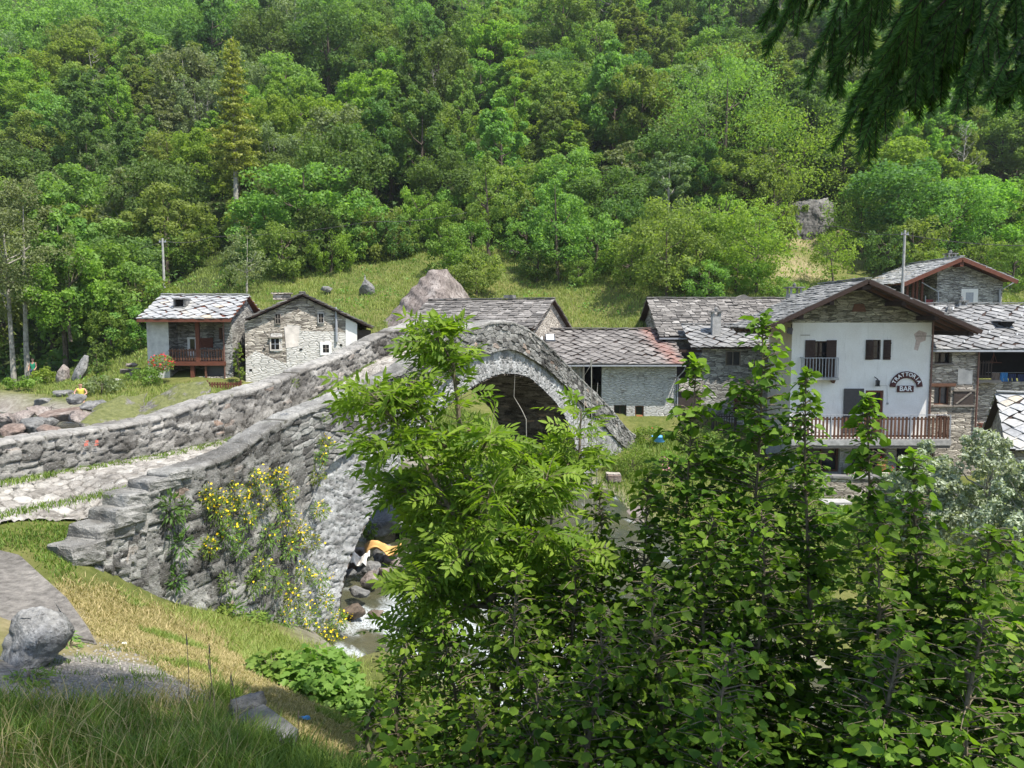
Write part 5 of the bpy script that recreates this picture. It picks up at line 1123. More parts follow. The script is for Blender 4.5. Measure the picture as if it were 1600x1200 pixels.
# ============ walls
def free_wall(name, label, pts, th, h_, mat, cap=True, cat='wall'):
    "pts = list of 3-D top points"
    t = empty(name, (0,0,0), label, cat); mb = MB(); cp_ = MB()
    for i in range(len(pts)-1):
        a, b = Vector(pts[i]), Vector(pts[i+1]); d = (b-a); n = Vector((-d.y, d.x, 0)).normalized()*th
        V = [a, b, b+n, a+n]; mb.add([v-Vector((0,0,h_)) for v in V]+[v for v in V], [(0,3,2,1),(4,5,6,7),(0,1,5,4),(1,2,6,5),(2,3,7,6),(3,0,4,7)])
        k = max(1, int(d.length/.7)); rg = random.Random(i)
        for j in range(k):
            p = a+d*(j/k); q = a+d*((j+.97)/k); e = rg.uniform(.0, .03)
            W_ = [p-n*.15, q-n*.15, q+n*1.15, p+n*1.15]; cp_.add([v+Vector((0,0,.003)) for v in W_]+[v+Vector((0,0,.09+e)) for v in W_], [(0,3,2,1),(4,5,6,7),(0,1,5,4),(1,2,6,5),(2,3,7,6),(3,0,4,7)], rg.random())
    mb.build('masonry', M[mat], t); 
    if cap: cp_.build('coping', M['slate_grey'], t)
    return t
w1a = XY(.35, 20.6)
free_wall('garden_wall', 'pale stone garden wall with slab coping beside the right bridge foot', [P(946,754,29.5), P(1010,757,29.8), P(1085,765,30.3), P(1180,775,31)], .4, 3.6, 'stone_pale')
free_wall('river_wall', 'lower pale river wall seen through the shrubs', [P(1090,850,28.0), P(1180,845,28.5), P(1260,842,29.0), P(1340,845,29.0)], .5, 2.5, 'stone_pale')
free_wall('terrace_wall', 'rubble wall under the inn terrace behind the bicycle', [P(1240,745,35), P(1330,748,35), P(1400,748,35), P(1475,744,35)], .4, 3.0, 'stone_warm')
0 and free_wall('meadow_wall', 'low dark dry stone wall under the trees of the upper meadow', [P(820,422,57), P(860,418,57.5), P(900,425,57)], .5, 1.1, 'stone_grey', False)
free_wall('low_wall', 'short dark dry stone wall in the grass left of the balcony house', [P(172,592,44), P(205,598,43)], .4, .7, 'stone_grey', False)
# pale cut stones left of balcony house
for i, (px, py) in enumerate([(206,571),(197,580),(214,578),(203,584)]):
    rock('pale cut stone block on the grassy bank left of the flowering bush', P(px, py, 43.5), (.7,.4,.3), 'rock_warm', 400+i, i*.7, group='pale stones on the bank', name='stone_block', rnd=.2, sub=2)
# ------------------------------------------------------------------ vegetation helpers
def proj(x, y, z):
    yy = y*cT-z*sT; zz = y*sT+z*cT; return 800+F_PX*x/yy, 600-F_PX*zz/yy
def crown_points(rs, n, R_, H, z0, lobes=45, shape='round', lobe_r=(.2, .36)):
    ax = rs.uniform(.75, 1.3, 3); d = rs.normal(size=(lobes, 3))*ax; d /= np.linalg.norm(d, axis=1)[:, None]; q = rs.uniform(.35, 1, lobes)**.5
    c = d*q[:, None]*np.array([R_, R_, H/2]); c[:, 2] += z0+H/2; c[:, :2] += rs.normal(size=(lobes, 2))*R_*.12
    hrel = (c[:, 2]-z0)/H
    if shape == 'cone': f = np.clip(1.25-hrel*1.05, .15, 1)
    elif shape == 'tall': f = np.clip(1.1-hrel*.55, .3, 1)
    else: f = np.ones(lobes)
    c[:, :2] *= f[:, None]; lr = rs.uniform(*lobe_r, lobes)*R_*np.clip(f, .5, 1)
    idx = rs.randint(0, lobes, n); e = rs.normal(size=(n, 3)); e /= np.linalg.norm(e, axis=1)[:, None]; e[:, 2] = np.where((e[:, 2] < -.3) & (rs.uniform(0, 1, n) < .5), -e[:, 2], e[:, 2])
    p = c[idx]+e*lr[idx][:, None]*rs.uniform(.55, 1.08, n)[:, None]*np.array([1, 1, .95]); return p, e, idx
def tree_meshes(seed, H, R_, z0, n, size, shape='round', lobes=45, trunk_r=.16, limbs=7, flat=.18, lobe_r=(.11, .28)):
    rs = np.random.RandomState(seed); p, e, idx = crown_points(rs, n, R_, H-z0, z0, lobes, shape, lobe_r)
    V, F, t = leaves(p, rs, size, e, flat); t = np.clip(t*.6+np.repeat(rs.uniform(0, .5, lobes)[idx], 4), 0, 1)
    me = fastmesh('crown', V, F, t)
    mb = MB(); top = (rs.uniform(-.3, .3), rs.uniform(-.3, .3), H*.85)
    pts = [(0,0,-.6), (rs.uniform(-.1,.1), rs.uniform(-.1,.1), z0*.5+.2), (top[0]*.5, top[1]*.5, z0+(H-z0)*.35), top]; mb.tube(pts, [trunk_r*1.25, trunk_r, trunk_r*.65, trunk_r*.15], 7)
    for i in range(limbs):
        q = rs.uniform(.25, .85); a = rs.uniform(0, 2*PI); zz = z0*.7+(H-z0)*q*.75; b = (math.cos(a)*R_*.75*(1.1-q*.6), math.sin(a)*R_*.75*(1.1-q*.6), zz+R_*.5)
        mb.tube([(top[0]*q*.6, top[1]*q*.6, zz), (b[0]*.5, b[1]*.5, zz+R_*.15), b], [trunk_r*.5, trunk_r*.3, trunk_r*.08], 5, cap=False)
    tm = bpy.data.meshes.new('trunk'); tm.from_pydata(mb.v, [], mb.f); return me, tm
def place_tree(protos, k, loc, sc_, rz, name, label, cat='tree', group=None, mats=None):
    cm, tm = protos[k]; t = empty(name, loc, label, cat, group, rz); t.scale = (sc_[0]*(.85+.3*abs(math.sin(loc[0]*7))), sc_[0]*(.85+.3*abs(math.cos(loc[1]*5))), sc_[1])
    a = bpy.data.objects.new('trunk', tm); b = bpy.data.objects.new('crown', cm); COL.objects.link(a); COL.objects.link(b); a.parent = t; b.parent = t; return t
def protos_of(specs, leafmat, barkmat):
    out = []
    for s in specs:
        c, t = tree_meshes(**s); c.materials.append(leafmat); t.materials.append(barkmat); out.append((c, t))
    return out
NLEAF = 9500
kinds = {
 'green': (protos_of([dict(seed=1,H=9,R_=3.1,z0=2.0,n=NLEAF,size=.27,lobes=75), dict(seed=2,H=10,R_=2.8,z0=2.2,n=NLEAF,size=.27,shape='tall',lobes=80), dict(seed=3,H=8,R_=3.3,z0=1.2,n=NLEAF,size=.26,lobes=85)], M['leaf_forest'], M['bark']), 'leafy mid green tree in the hillside forest', 'green_tree', 'mid green trees of the hillside forest'),
 'dark': (protos_of([dict(seed=4,H=9,R_=3.2,z0=1.6,n=NLEAF,size=.27,lobes=60,lobe_r=(.18,.34)), dict(seed=5,H=11,R_=2.9,z0=2.4,n=NLEAF,size=.26,shape='tall',lobes=70)], M['leaf_dark'], M['bark']), 'dark green dense tree in the hillside forest', 'dark_tree', 'dark green trees of the hillside forest'),
 'yellow': (protos_of([dict(seed=6,H=8.5,R_=3.1,z0=1.4,n=NLEAF,size=.27,lobes=80), dict(seed=7,H=9.5,R_=2.6,z0=2.0,n=NLEAF-800,size=.26,shape='tall',lobes=75)], M['leaf_yellow'], M['bark']), 'fresh yellow green tree in the hillside forest', 'light_tree', 'yellow green trees of the hillside forest'),
 'dull': (protos_of([dict(seed=8,H=10,R_=2.6,z0=2.6,n=6000,size=.24,shape='tall',lobes=60,lobe_r=(.12,.26)), dict(seed=9,H=9,R_=2.8,z0=2.2,n=6000,size=.24,lobes=60,lobe_r=(.14,.28))], M['leaf_dull'], M['bark_pale']), 'sparse greyish green tree with pale stems in the hillside forest', 'sparse_tree', 'greyish sparse trees of the hillside forest'),
}
EDGE = [(-200,600),(0,598),(100,594),(150,545),(225,530),(245,470),(330,402),(352,368),(395,372),(430,438),(520,412),(640,384),(700,372),(800,372),(850,385),(930,395),(1000,372),(1110,400),(1140,400),(1225,368),(1290,372),(1345,352),(1420,432),(1600,428),(1850,428)]
ex_, ey_ = zip(*EDGE)
def forest():
    rng = random.Random(11); pts = []
    Y = 50.0
    while Y < 128:
        sp = 4.5+(Y-50)*.012; X = -Y*.80
        while X < Y*.80:
            x = X+rng.uniform(-.45, .45)*sp; y = Y+rng.uniform(-.45, .45)*sp; pts.append((x, y)); X += sp
        Y += sp*.92
    pts = np.array(pts); z = terrain(pts[:, 0], pts[:, 1]); keep = []
    for (x, y), zz in zip(pts, z):
        px, py = proj(x, y, zz)
        if py > np.interp(px, ex_, ey_)-2 or py < -60 or px < -130 or px > 1730: continue
        if px > 232 and py > 470: continue
        if 305 < px < 435 and y < 71: continue
        keep.append((y, x, zz, px, py))
    keep.sort(); print('forest trees', len(keep))
    first = keep[:292]; rest = keep[292:]
    cnt = {}; made = []
    for (y, x, zz, px, py) in first:
        n = vnoise(np.array(x), np.array(y), .11, 3)+rng.uniform(-.28, .28); n = float(n)
        kd = 'dull' if n < .20 else 'dark' if n < .42 else 'green' if n < .72 else 'yellow'
        if py > np.interp(px, ex_, ey_)-26 and rng.random() < .6: kd = rng.choice(['dark','green','green'])
        pr, lb, nm, grp = kinds[kd]; k = rng.randrange(len(pr)); s = rng.uniform(.68, 1.15); sy = s*rng.uniform(.82, 1.3)
        s *= 1.12; t_ = place_tree(pr, k, (x, y, zz-.3), (s, sy), rng.uniform(0, 6.28), nm, lb, 'tree', grp); made.append((kd, px, proj(x, y, zz+4*s)[1], t_))
    ADJ = dict(green='leafy mid green tree', dark='dense dark green tree', yellow='fresh yellow green tree', dull='sparse greyish green tree')
    COLS = [(110,'behind the birches'),(330,'above the balcony house'),(480,'beside the tall larch'),(640,'above the open meadow'),(820,'above the huge boulder'),(1000,'above the pointed leafy tree'),(1160,'above the rear house'),(1320,'above the cliff outcrop'),(1460,'above the inn'),(9999,'above the upper house')]
    ROWS = [(90,'topmost rows'),(180,'upper rows'),(270,'middle rows'),(9999,'lowest rows')]; cells = {}
    for kd, px, py, t_ in made:
        c = next(w_ for lim, w_ in COLS if px < lim); r_ = next(w_ for lim, w_ in ROWS if py < lim); cells.setdefault((kd, c, r_), []).append((px, t_))
    NUM = ['leftmost','second','third','fourth','fifth','sixth','seventh','eighth','ninth','tenth','eleventh','twelfth']
    for (kd, c, r_), L_ in cells.items():
        L_.sort(key=lambda q: q[0])
        for i, (px, t_) in enumerate(L_):
            t_['label'] = '%s in the %s %s%s' % (ADJ[kd], r_, c, '' if len(L_) == 1 else ', '+NUM[min(i, 11)]+('' if i == 0 else ' from left'))
    if rest:
        VV = []; FF = []; TT = []; b = 0
        for (y, x, zz, px, py) in rest:
            rs = np.random.RandomState(int(x*7+y*13) % 99991); s = rng.uniform(.85, 1.25); p, e, idx = crown_points(rs, 1500, 3.0*s, 7*s, 1.0, 34); V, F, t = leaves(p+np.array([x, y, zz]), rs, .42, e, .5)
            VV.append(V); FF.append(F+b); TT.append(np.clip(t*.5+rng.uniform(0, .6), 0, 1)); b += len(V)
        tag(link('distant_forest', fastmesh('distant_forest', np.concatenate(VV), np.concatenate(FF), np.concatenate(TT)), M['leaf_forest']), 'mass of tree crowns at the top of the wooded slope', 'forest', None, 'stuff')
forest()
def edge_bushes():
    rng = random.Random(5); mats_ = [('leaf_forest', 0), ('leaf_bright', 1), ('leaf_dark', 2), ('leaf_yellow', 3)]
    pr = []
    for m, i in mats_: pr.append(protos_of([dict(seed=40+i, H=4.2, R_=2.3, z0=.1, n=5200, size=.21, lobes=60, flat=.15)], M[m], M['bark'])[0])
    nm_ = ['mid green', 'bright green', 'dark green', 'yellow green']; L_ = []
    px = 392.
    while px < 1240:
        L_.append((px, float(np.interp(px, ex_, ey_))+rng.uniform(-2, 16), rng.uniform(.7, 1.15), rng.choice([0, 0, 1, 2, 3]))); px += rng.uniform(20, 34)
    L_ += [(930,428,1.0,0),(965,405,1.1,2),(985,440,.9,1),(1015,418,1.1,0),(1090,452,.95,0),(1120,430,1.1,1),(1150,455,.9,3),(1105,470,.7,0),(640,400,.6,0),(735,415,.7,1),(820,405,.8,0),(840,440,.6,2),(905,445,.55,0),(1385,432,.9,2),(1425,430,1.,0),(1455,445,.7,1),(1530,440,.8,0),(1580,455,.7,1),(240,505,.9,0),(262,430,.9,2),(290,425,.8,0),(318,400,.7,1),(130,548,.9,0),(175,560,.7,1),(210,545,.8,0)]
    out = {}
    for i, (px, py, s, k) in enumerate(sorted(L_)):
        g = GH(px, py, 40, 95)
        if g is None: continue
        t = place_tree([pr[k]], 0, g-[0,0,.2], (s, s*rng.uniform(.8, 1.25)), rng.uniform(0, 6), 'edge_bush', '', 'bush', 'bushes along the forest edge'); out.setdefault(k, []).append((px, t))
    for k, L in out.items():
        for j, (px, t) in enumerate(L):
            ref = 'left of the larch' if px < 365 else 'beside the airy sapling' if px < 470 else 'above the gabled house' if px < 600 else 'above the huge boulder' if px < 760 else 'by the pointed leafy tree' if px < 940 else 'by the round hazel bush' if px < 1110 else 'left of the cliff' if px < 1240 else 'above the inn' if px < 1420 else 'behind the upper house'
            t['label'] = 'leafy %s edge bush %s' % (nm_[k], ref); t['_px'] = px
    same = {}
    for k, L in out.items():
        for px, t in L: same.setdefault(t['label'], []).append((px, t))
    for lb, L in same.items():
        if len(L) > 1:
            for j, (px, t) in enumerate(L): t['label'] = lb+', '+['leftmost','second from left','third from left','fourth from left','fifth from left','sixth from left','seventh from left','eighth from left'][min(j, 7)]
    for L in out.values():
        for px, t in L:
            del t['_px']
edge_bushes()
def dead_trees():
    rs = np.random.RandomState(17)
    for i, (px, py, h_, where) in enumerate([(150,165,70,'in the upper left of the forest'),(165,140,50,'just above the left one'),(680,215,90,'above the slender tree'),(640,140,70,'left of centre high in the forest'),(1430,270,120,'right of the cliff among sparse trees'),(1405,300,110,'directly above the right pole'),(1345,250,80,'below the spruce branches'),(1475,240,90,'near the right edge under the spruce'),(1500,310,100,'above the upper house'),(325,215,60,'left of the larch crown'),(1000,190,60,'high above the rear house'),(455,200,50,'right of the larch crown')]):
        g = GH(px, py+30, 50, 120)
        if g is None: continue
        H = (h_+40)*g[1]/F_PX; t = empty('dead_tree', g, 'bare pale dead tree %s' % where, 'tree', 'dead trees in the forest'); mb = MB(); mb.tube([(0,0,-.3),(rs.normal()*.1,0,H*.5),(rs.normal()*.3,0,H)], [.11,.07,.015], 6)
        MB.build(mb, 'trunk', M['bark_pale'], t); mb = MB()
        for k in range(26):
            z = H*rs.uniform(.3, .97); a = rs.uniform(0, 6.28); L = (1.1-z/H)*H*.42*rs.uniform(.5, 1); e = (math.cos(a)*L, math.sin(a)*L, z+L*.8); mb.tube([(0,0,z), (e[0]*.5, e[1]*.5, z+L*.3), e], [.03,.02,.006], 4, cap=False)
            for q in (.5, .75): mb.tube([(e[0]*q, e[1]*q, z+L*.8*q), (e[0]*q+rs.normal()*.3, e[1]*q+rs.normal()*.3, z+L*.8*q+.45)], [.014,.004], 3, cap=False)
        mb.build('branches', M['bark_pale'], t)
dead_trees()
def meadow_weeds():
    rs = np.random.RandomState(33); n = 30000; x = rs.uniform(-48, 50, n); y = rs.uniform(44, 72, n); c = fbm(x, y, .9, 3, 66); k = c > .56; x, y = x[k], y[k]; z = terrain(x, y); px, py = proj(x, y, z); k = (py > np.interp(px, ex_, ey_)) & (py < 620) & ~(((x > -20.5) & (x < -6) & (y < 49.5)) | ((x > -6) & (y < 52))); x, y, z = x[k], y[k], z[k]; n = len(x)
    V, F, t = leaves(np.stack([x, y, z+rs.uniform(0, .4, n)], 1), rs, .22, None, .4); tag(link('meadow_weeds', fastmesh('meadow_weeds', V, F, t), M['leaf_forest']), 'patches of broad leaved weeds in the meadow', 'weeds', None, 'stuff')
meadow_weeds()
def undergrowth():
    rs = np.random.RandomState(3); n = 60000; x = rs.uniform(-95, 95, n); y = 52+rs.uniform(0, 1, n)**1.2*60; z = terrain(x, y)
    px, py = proj(x, y, z); ok = (py < np.interp(px, ex_, ey_)+3) & (px > -100) & (px < 1700) & ~((px > 232) & (py > 470)); x, y, z = x[ok], y[ok], z[ok]; n = len(x)
    p = np.stack([x, y, z+rs.uniform(0, 1, n)**2*1.3], 1); V, F, t = leaves(p, rs, .5, None, .6)
    tag(link('undergrowth', fastmesh('undergrowth', V, F, t), M['leaf_dark']), 'low leafy undergrowth on the forest floor', 'undergrowth', None, 'stuff')
undergrowth()

# individually recognisable trees and bushes
def solo(name, label, px, py, Y, wpx, hpx, mat, seed, n=5000, size=.2, shape='round', z0f=.1, lobes=50, bark='bark', cat='tree', dz=0, flat=.2, tr=None, lobe_r=(.18, .33), grp=None):
    g_ = GH(px, py, 30, 95) if (py < 620 and Y > 40) else None
    if g_ is not None and abs(g_[1]-Y) < 10: Y = g_[1]
    b = P(px, py, Y); H = hpx*Y/F_PX; R_ = wpx*Y/F_PX/2
    c, t = tree_meshes(seed, H, R_, H*z0f, n, size, shape, lobes, tr or max(.03, H*.017), 7, flat, lobe_r); c.materials.append(M[mat]); t.materials.append(M[bark])
    e = empty(name, (b[0], b[1], b[2]+dz), label, cat, grp); 
    for m, nm in ((t, 'trunk'), (c, 'crown')):
        o = bpy.data.objects.new(nm, m); COL.objects.link(o); o.parent = e
    return e
solo('birch_tree', 'tall birch with white trunk at the left edge of the riverbank', 44, 596, 49.5, 150, 318, 'leaf_dull', 501, 11000, .17, 'tall', .30, 90, 'bark_pale', tr=.17, lobe_r=(.14,.3))
solo('birch_tree', 'second birch with leaning grey trunk at the far left edge', 22, 600, 51, 150, 300, 'leaf_dull', 502, 7000, .17, 'tall', .35, 70, 'bark_pale', tr=.15)
solo('broadleaf_bush', 'large bright green hazel bush between birch and balcony house', 165, 535, 50, 140, 150, 'leaf_bright', 503, 7000, .26, 'round', .03, 50)
solo('broadleaf_bush', 'bright green bush just left of the pale slate roof', 215, 520, 50.5, 100, 115, 'leaf_forest', 504, 5000, .24, 'round', .03, 40)
solo('broadleaf_bush', 'bright green bush below the dark trees right of the birch', 110, 520, 51, 110, 130, 'leaf_yellow', 505, 5000, .24, 'round', .03, 40)
solo('dark_bush', 'compact dark green bush beside the tall leaning boulder', 153, 585, 45, 36, 52, 'leaf_dark', 506, 1600, .14, 'tall', .02, 30, cat='bush')
solo('low_bush', 'small yellow green bush at the foot of the white birch', 72, 602, 46, 46, 26, 'leaf_yellow', 507, 900, .16, z0f=0, lobes=20, cat='bush')
solo('low_bush', 'low dull bush in front of the tall leaning boulder', 160, 615, 43, 60, 26, 'leaf_dull', 508, 1200, .14, z0f=0, lobes=24, cat='bush')
solo('low_bush', 'rounded vivid green bush on the bank below the balcony', 226, 601, 42, 52, 25, 'leaf_bright', 509, 1500, .10, z0f=0, lobes=30, cat='bush')
solo('low_bush', 'grassy green bush at the far left of the riverbank', 27, 609, 44, 44, 18, 'leaf_bright', 510, 700, .16, z0f=0, lobes=18, cat='bush')
solo('meadow_sapling', 'airy dull green sapling in the meadow above the balcony house', 386, 458, 57, 76, 102, 'leaf_dull', 511, 1900, .17, 'tall', .15, 50, 'bark_pale')
solo('dark_bush', 'small dark bush at the foot of the airy sapling', 361, 448, 57.5, 26, 32, 'leaf_dark', 512, 800, .16, z0f=0, lobes=16, cat='bush')
solo('slender_tree', 'slender tree with bare stem standing alone above the barn roof', 764, 408, 61, 84, 165, 'leaf_forest', 513, 4000, .2, 'tall', .28, 50)
solo('broadleaf_bush', 'bright bush with pointed top growing behind the huge boulder', 700, 430, 56, 80, 82, 'leaf_bright', 514, 3500, .2, 'tall', .02, 36, cat='bush')
solo('broadleaf_bush', 'spreading green bush right of the huge boulder', 745, 462, 54, 80, 70, 'leaf_forest', 515, 3200, .2, 'round', .02, 36, cat='bush')
solo('broadleaf_tree', 'upright leafy tree with pointed top right of the slender tree', 872, 440, 59, 105, 172, 'leaf_forest', 516, 8000, .22, 'tall', .05, 70)
solo('broadleaf_bush', 'big round hazel bush behind the rear house roof', 1040, 462, 56, 140, 140, 'leaf_forest', 517, 8000, .22, 'round', .04, 70)
solo('broadleaf_bush', 'feathery fresh green tree behind the roofs left of the inn', 1180, 458, 56, 130, 140, 'leaf_yellow', 518, 5200, .2, 'round', .12, 70)
solo('low_bush', 'bright green bush peeping over the rear roof by the chimney', 1218, 470, 50, 60, 34, 'leaf_bright', 519, 1800, .14, z0f=0, lobes=30, cat='bush')
solo('meadow_sapling', 'sparse fruit tree on the brown slope above the inn', 1300, 452, 58, 70, 92, 'leaf_yellow', 520, 2200, .18, 'round', .2, 50)
solo('broadleaf_tree', 'tall forked tree with visible dark stems in the lower forest', 1130, 345, 66, 190, 250, 'leaf_forest', 521, 9000, .24, 'round', .25, 90, tr=.22)
solo('broadleaf_tree', 'large round yellow green tree left of the cliff', 1200, 335, 68, 210, 150, 'leaf_yellow', 522, 9000, .24, 'round', .05, 90)
solo('broadleaf_bush', 'round green bushy tree right of the cliff', 1345, 395, 63, 120, 100, 'leaf_forest', 523, 5000, .22, 'round', .05, 60)
solo('broadleaf_bush', 'dense round green bush above the upper house', 1480, 415, 60, 130, 140, 'leaf_forest', 524, 6500, .22, 'round', .05, 60)
solo('broadleaf_bush', 'bright bush at the right edge above the upper house', 1600, 420, 60, 110, 120, 'leaf_bright', 525, 5000, .22, 'round', .05, 60)
solo('vine', 'green vine climbing the corner between the two left houses', 374, 600, 41.6, 20, 72, 'leaf_bright', 526, 1100, .10, 'tall', 0, 40, cat='vine')
solo('garden_plant', 'tuft of feathery yellow green plants behind the garden wall', 985, 752, 30.6, 90, 66, 'leaf_bright', 527, 5200, .075, 'round', 0, 70, cat='bush', dz=-.2)
solo('garden_plant', 'yellow green garden plants at the right of the feathery tuft', 1045, 758, 31.3, 70, 62, 'leaf_yellow', 528, 3200, .075, 'round', 0, 60, cat='bush', dz=-.3)
solo('climbing_plant', 'dense green bush growing against the wall under the inn window', 1252, 800, 33.5, 74, 72, 'leaf_forest', 529, 2600, .12, 'round', 0, 40, cat='bush')
solo('bank_bush', 'green tuft at the foot of the arch beside the pale slab', 577, 845, 20.0, 24, 32, 'leaf_bright', 530, 700, .06, 'round', 0, 20, cat='bush')
for i, (px, py, Y, w_, h_, lb) in enumerate([(1440, 850, 21, 140, 170, 'silvery willow bush left of the other willows'), (1530, 880, 20, 190, 215, 'tall silvery willow bush in the middle of the right edge'), (1605, 900, 19, 170, 190, 'silvery willow bush cut by the right edge'), (1392, 860, 22, 80, 130, 'small silvery willow at the left end of the willows')]):
    solo('willow_bush', lb, px, py, Y, w_, h_, 'leaf_willow', 540+i, 12000, .11, 'tall', 0, 110, 'bark_pale', cat='bush', lobe_r=(.12,.24), grp='silvery willows by the inn')
for px, py, Y, w_, h_, lb, mat, seed in [(1270, 940, 18, 90, 90, 'light grassy bush seen through the gap in the shrubs', 'leaf_bright', 551), (1340, 880, 22, 120, 70, 'green bush on the far bank below the inn', 'leaf_forest', 552), (1150, 880, 23, 120, 70, 'green bush on the far bank below the narrow house', 'leaf_forest', 553), (860, 800, 20, 90, 110, 'green bush in front of the right arch foot', 'leaf_bright', 554), (680, 1010, 13.5, 30, 40, 'little green herb among the rapids', 'leaf_bright', 555)]:
    solo('bank_bush', lb, px, py, Y, w_, h_, mat, seed, 2600, .1, 'round', 0, 40, cat='bush')
for i, (px, py, Y, w_, h_, lb, mt) in enumerate([(1120, 780, 31.5, 110, 95, 'leafy garden bush behind the wall below the narrow house', 'leaf_forest'), (1190, 790, 32.5, 90, 100, 'garden bush between narrow house and inn corner', 'leaf_yellow'), (1010, 700, 36, 60, 30, 'low garden plants before the long house', 'leaf_bright'), (1100, 705, 37, 70, 30, 'low green plants below the picket fence', 'leaf_forest'), (1310, 860, 28, 120, 60, 'green bush on the bank in front of the man', 'leaf_bright'), (1450, 850, 27, 120, 70, 'green bush on the bank left of the hut', 'leaf_forest')]):
    solo('garden_bush', lb, px, py, Y, w_, h_, mt, 560+i, 2600, .11, 'round', 0, 45, cat='bush')
def flowering(label, px, py, Y, wpx, hpx, nl, nf, petal, seed, leaf='leaf_forest', ls=.1, fs=.12, name='flowering_bush'):
    b = P(px, py, Y); r = wpx*Y/F_PX/2; h_ = hpx*Y/F_PX/2; t = empty(name, b, label, 'flowers')
    leafy(t, 'foliage', (0,0,h_), (r, r, h_), nl, ls, M[leaf], seed); leafy(t, 'blossom', (0,0,h_*1.1), (r*1.02, r*1.02, h_), nf, fs, M[petal], seed+1, .2)
flowering('red flowering bush beside the balcony of the left house', 253, 584, 41.3, 40, 32, 900, 170, 'red_petal', 601)
flowering('tiny pink flowers in the garden behind the wall', 1040, 745, 30.3, 26, 34, 200, 40, 'pink_petal', 602, ls=.07, fs=.09)
flowering('rose bush with large pink blossoms beside the red louvred shutter', 1170, 640, 39.5, 34, 58, 500, 9, 'pink_petal', 603, fs=.34)
flowering('potted magenta flowers on the wall under the inn window', 1332, 745, 33.8, 26, 16, 150, 12, 'pink_petal', 604, ls=.08, fs=.16)
flowering('small potted plant with red flowers by the terrace steps', 1386, 745, 33.2, 24, 20, 160, 10, 'red_petal', 605, ls=.08, fs=.12)
flowering('potted green plant on the ledge of the long house', 1022, 676, 40.6, 24, 12, 200, 3, 'red_petal', 606, 'leaf_bright', .09)

def larch():
    b = P(370, 362, 68); H = 292*68/F_PX; t = empty('larch_tree', b, 'tall yellowish larch with bare lower trunk towering over the meadow', 'tree')
    MB().tube([(0,0,-.5),(.05,0,H*.3),(0,.05,H*.7),(0,0,H)], [.26,.2,.1,.02], 8).build('trunk', M['bark_pale'], t)
    rs = np.random.RandomState(9); mb = MB(); pts = []; 
    for i in range(80):
        q = .30+.69*i/80+rs.uniform(-.01,.01); L = (1.02-q)**.75*3.2*rs.uniform(.65, 1.1)*(.55+.45*min(1,(q-.22)/.2)); a = i*2.4+rs.uniform(-.4,.4); d = np.array([math.cos(a), math.sin(a), -.05])
        z = H*q; mb.tube([(0,0,z), tuple(d*L*.6+[0,0,z]), tuple(d*L+[0,0,z+.12])], [.035,.02,.008], 4, cap=False)
        m = int(170*L/2); u = rs.uniform(.12, 1.02, m)[:, None]; pp = d*L*u+[0,0,z]; pp += rs.normal(size=(m,3))*np.array([.30,.30,.10])*(1.15-.6*u); pts.append(pp)
    mb.build('branches', M['bark'], t); p = np.concatenate(pts); V, F, tt = leaves(p, rs, .25, None, .9); link('needles', fastmesh('needles', V, F, tt), M['leaf_larch'], t)
larch()

# ------------------------------------------------------------------ foreground leaves
def leaf_template(kind):
    if kind == 'hazel':
        v = np.array([(0,0,0),(0,.5,-.04),(0,1.02,-.12),(-.40,.22,.07),(-.46,.60,.05),(-.2,.88,-.03),(.40,.22,.07),(.46,.60,.05),(.2,.88,-.03)], float)
        f = np.array([(0,1,3),(3,1,4),(4,1,5),(5,1,2),(0,6,1),(6,7,1),(7,8,1),(8,2,1)])
    elif kind == 'ovate':
        v = np.array([(0,0,0),(.03,.5,-.10),(.05,1.08,-.30),(-.30,.20,.12),(-.37,.52,.10),(-.19,.82,-.06),(.32,.22,.02),(.36,.55,-.02),(.2,.84,-.14)], float)
        f = np.array([(0,1,3),(3,1,4),(4,1,5),(5,1,2),(0,6,1),(6,7,1),(7,8,1),(8,2,1)])
    elif kind == 'lance':
        v = np.array([(0,0,0),(0,.5,-.03),(0,1,-.1),(-.14,.3,.03),(-.12,.66,.0),(.14,.3,.03),(.12,.66,0)], float); f = np.array([(0,1,3),(3,1,4),(4,1,2),(0,5,1),(5,6,1),(6,2,1)])
    elif kind == 'needle':
        v = np.array([(-.065,0,0),(.065,0,0),(.04,1,0)], float); f = np.array([(0,1,2)])
    elif kind == 'maple':
        v = np.array([(0,0,0),(-.35,.05,0),(-.55,.45,0),(-.25,.45,-.03),(-.28,.85,-.05),(0,.62,-.04),(0,1.1,-.1),(.28,.85,-.05),(.25,.45,-.03),(.55,.45,0),(.35,.05,0)], float)
        f = np.array([(0,3,1),(1,3,2),(0,5,3),(3,5,4),(5,7,6),(5,6,4),(0,8,5),(5,8,7),(0,10,8),(10,9,8)])
    return v, f
def inst(kind, pos, d, nrm, size, tint):
    "place leaf templates; d = direction of the leaf axis, nrm ~ its upper side"
    tv, tf = leaf_template(kind); d = d/(np.linalg.norm(d, axis=1)[:, None]+1e-9); sx = np.cross(d, nrm); sx /= np.linalg.norm(sx, axis=1)[:, None]+1e-9; nz = np.cross(sx, d)
    s = size[:, None, None]; V = pos[:, None, :]+s*(tv[None, :, 0:1]*sx[:, None, :]+tv[None, :, 1:2]*d[:, None, :]+tv[None, :, 2:3]*nz[:, None, :])
    F = tf[None]+(np.arange(len(pos))*len(tv))[:, None, None]; return V.reshape(-1, 3), F.reshape(-1, 3), np.repeat(tint, len(tv))
shoot_i = 0
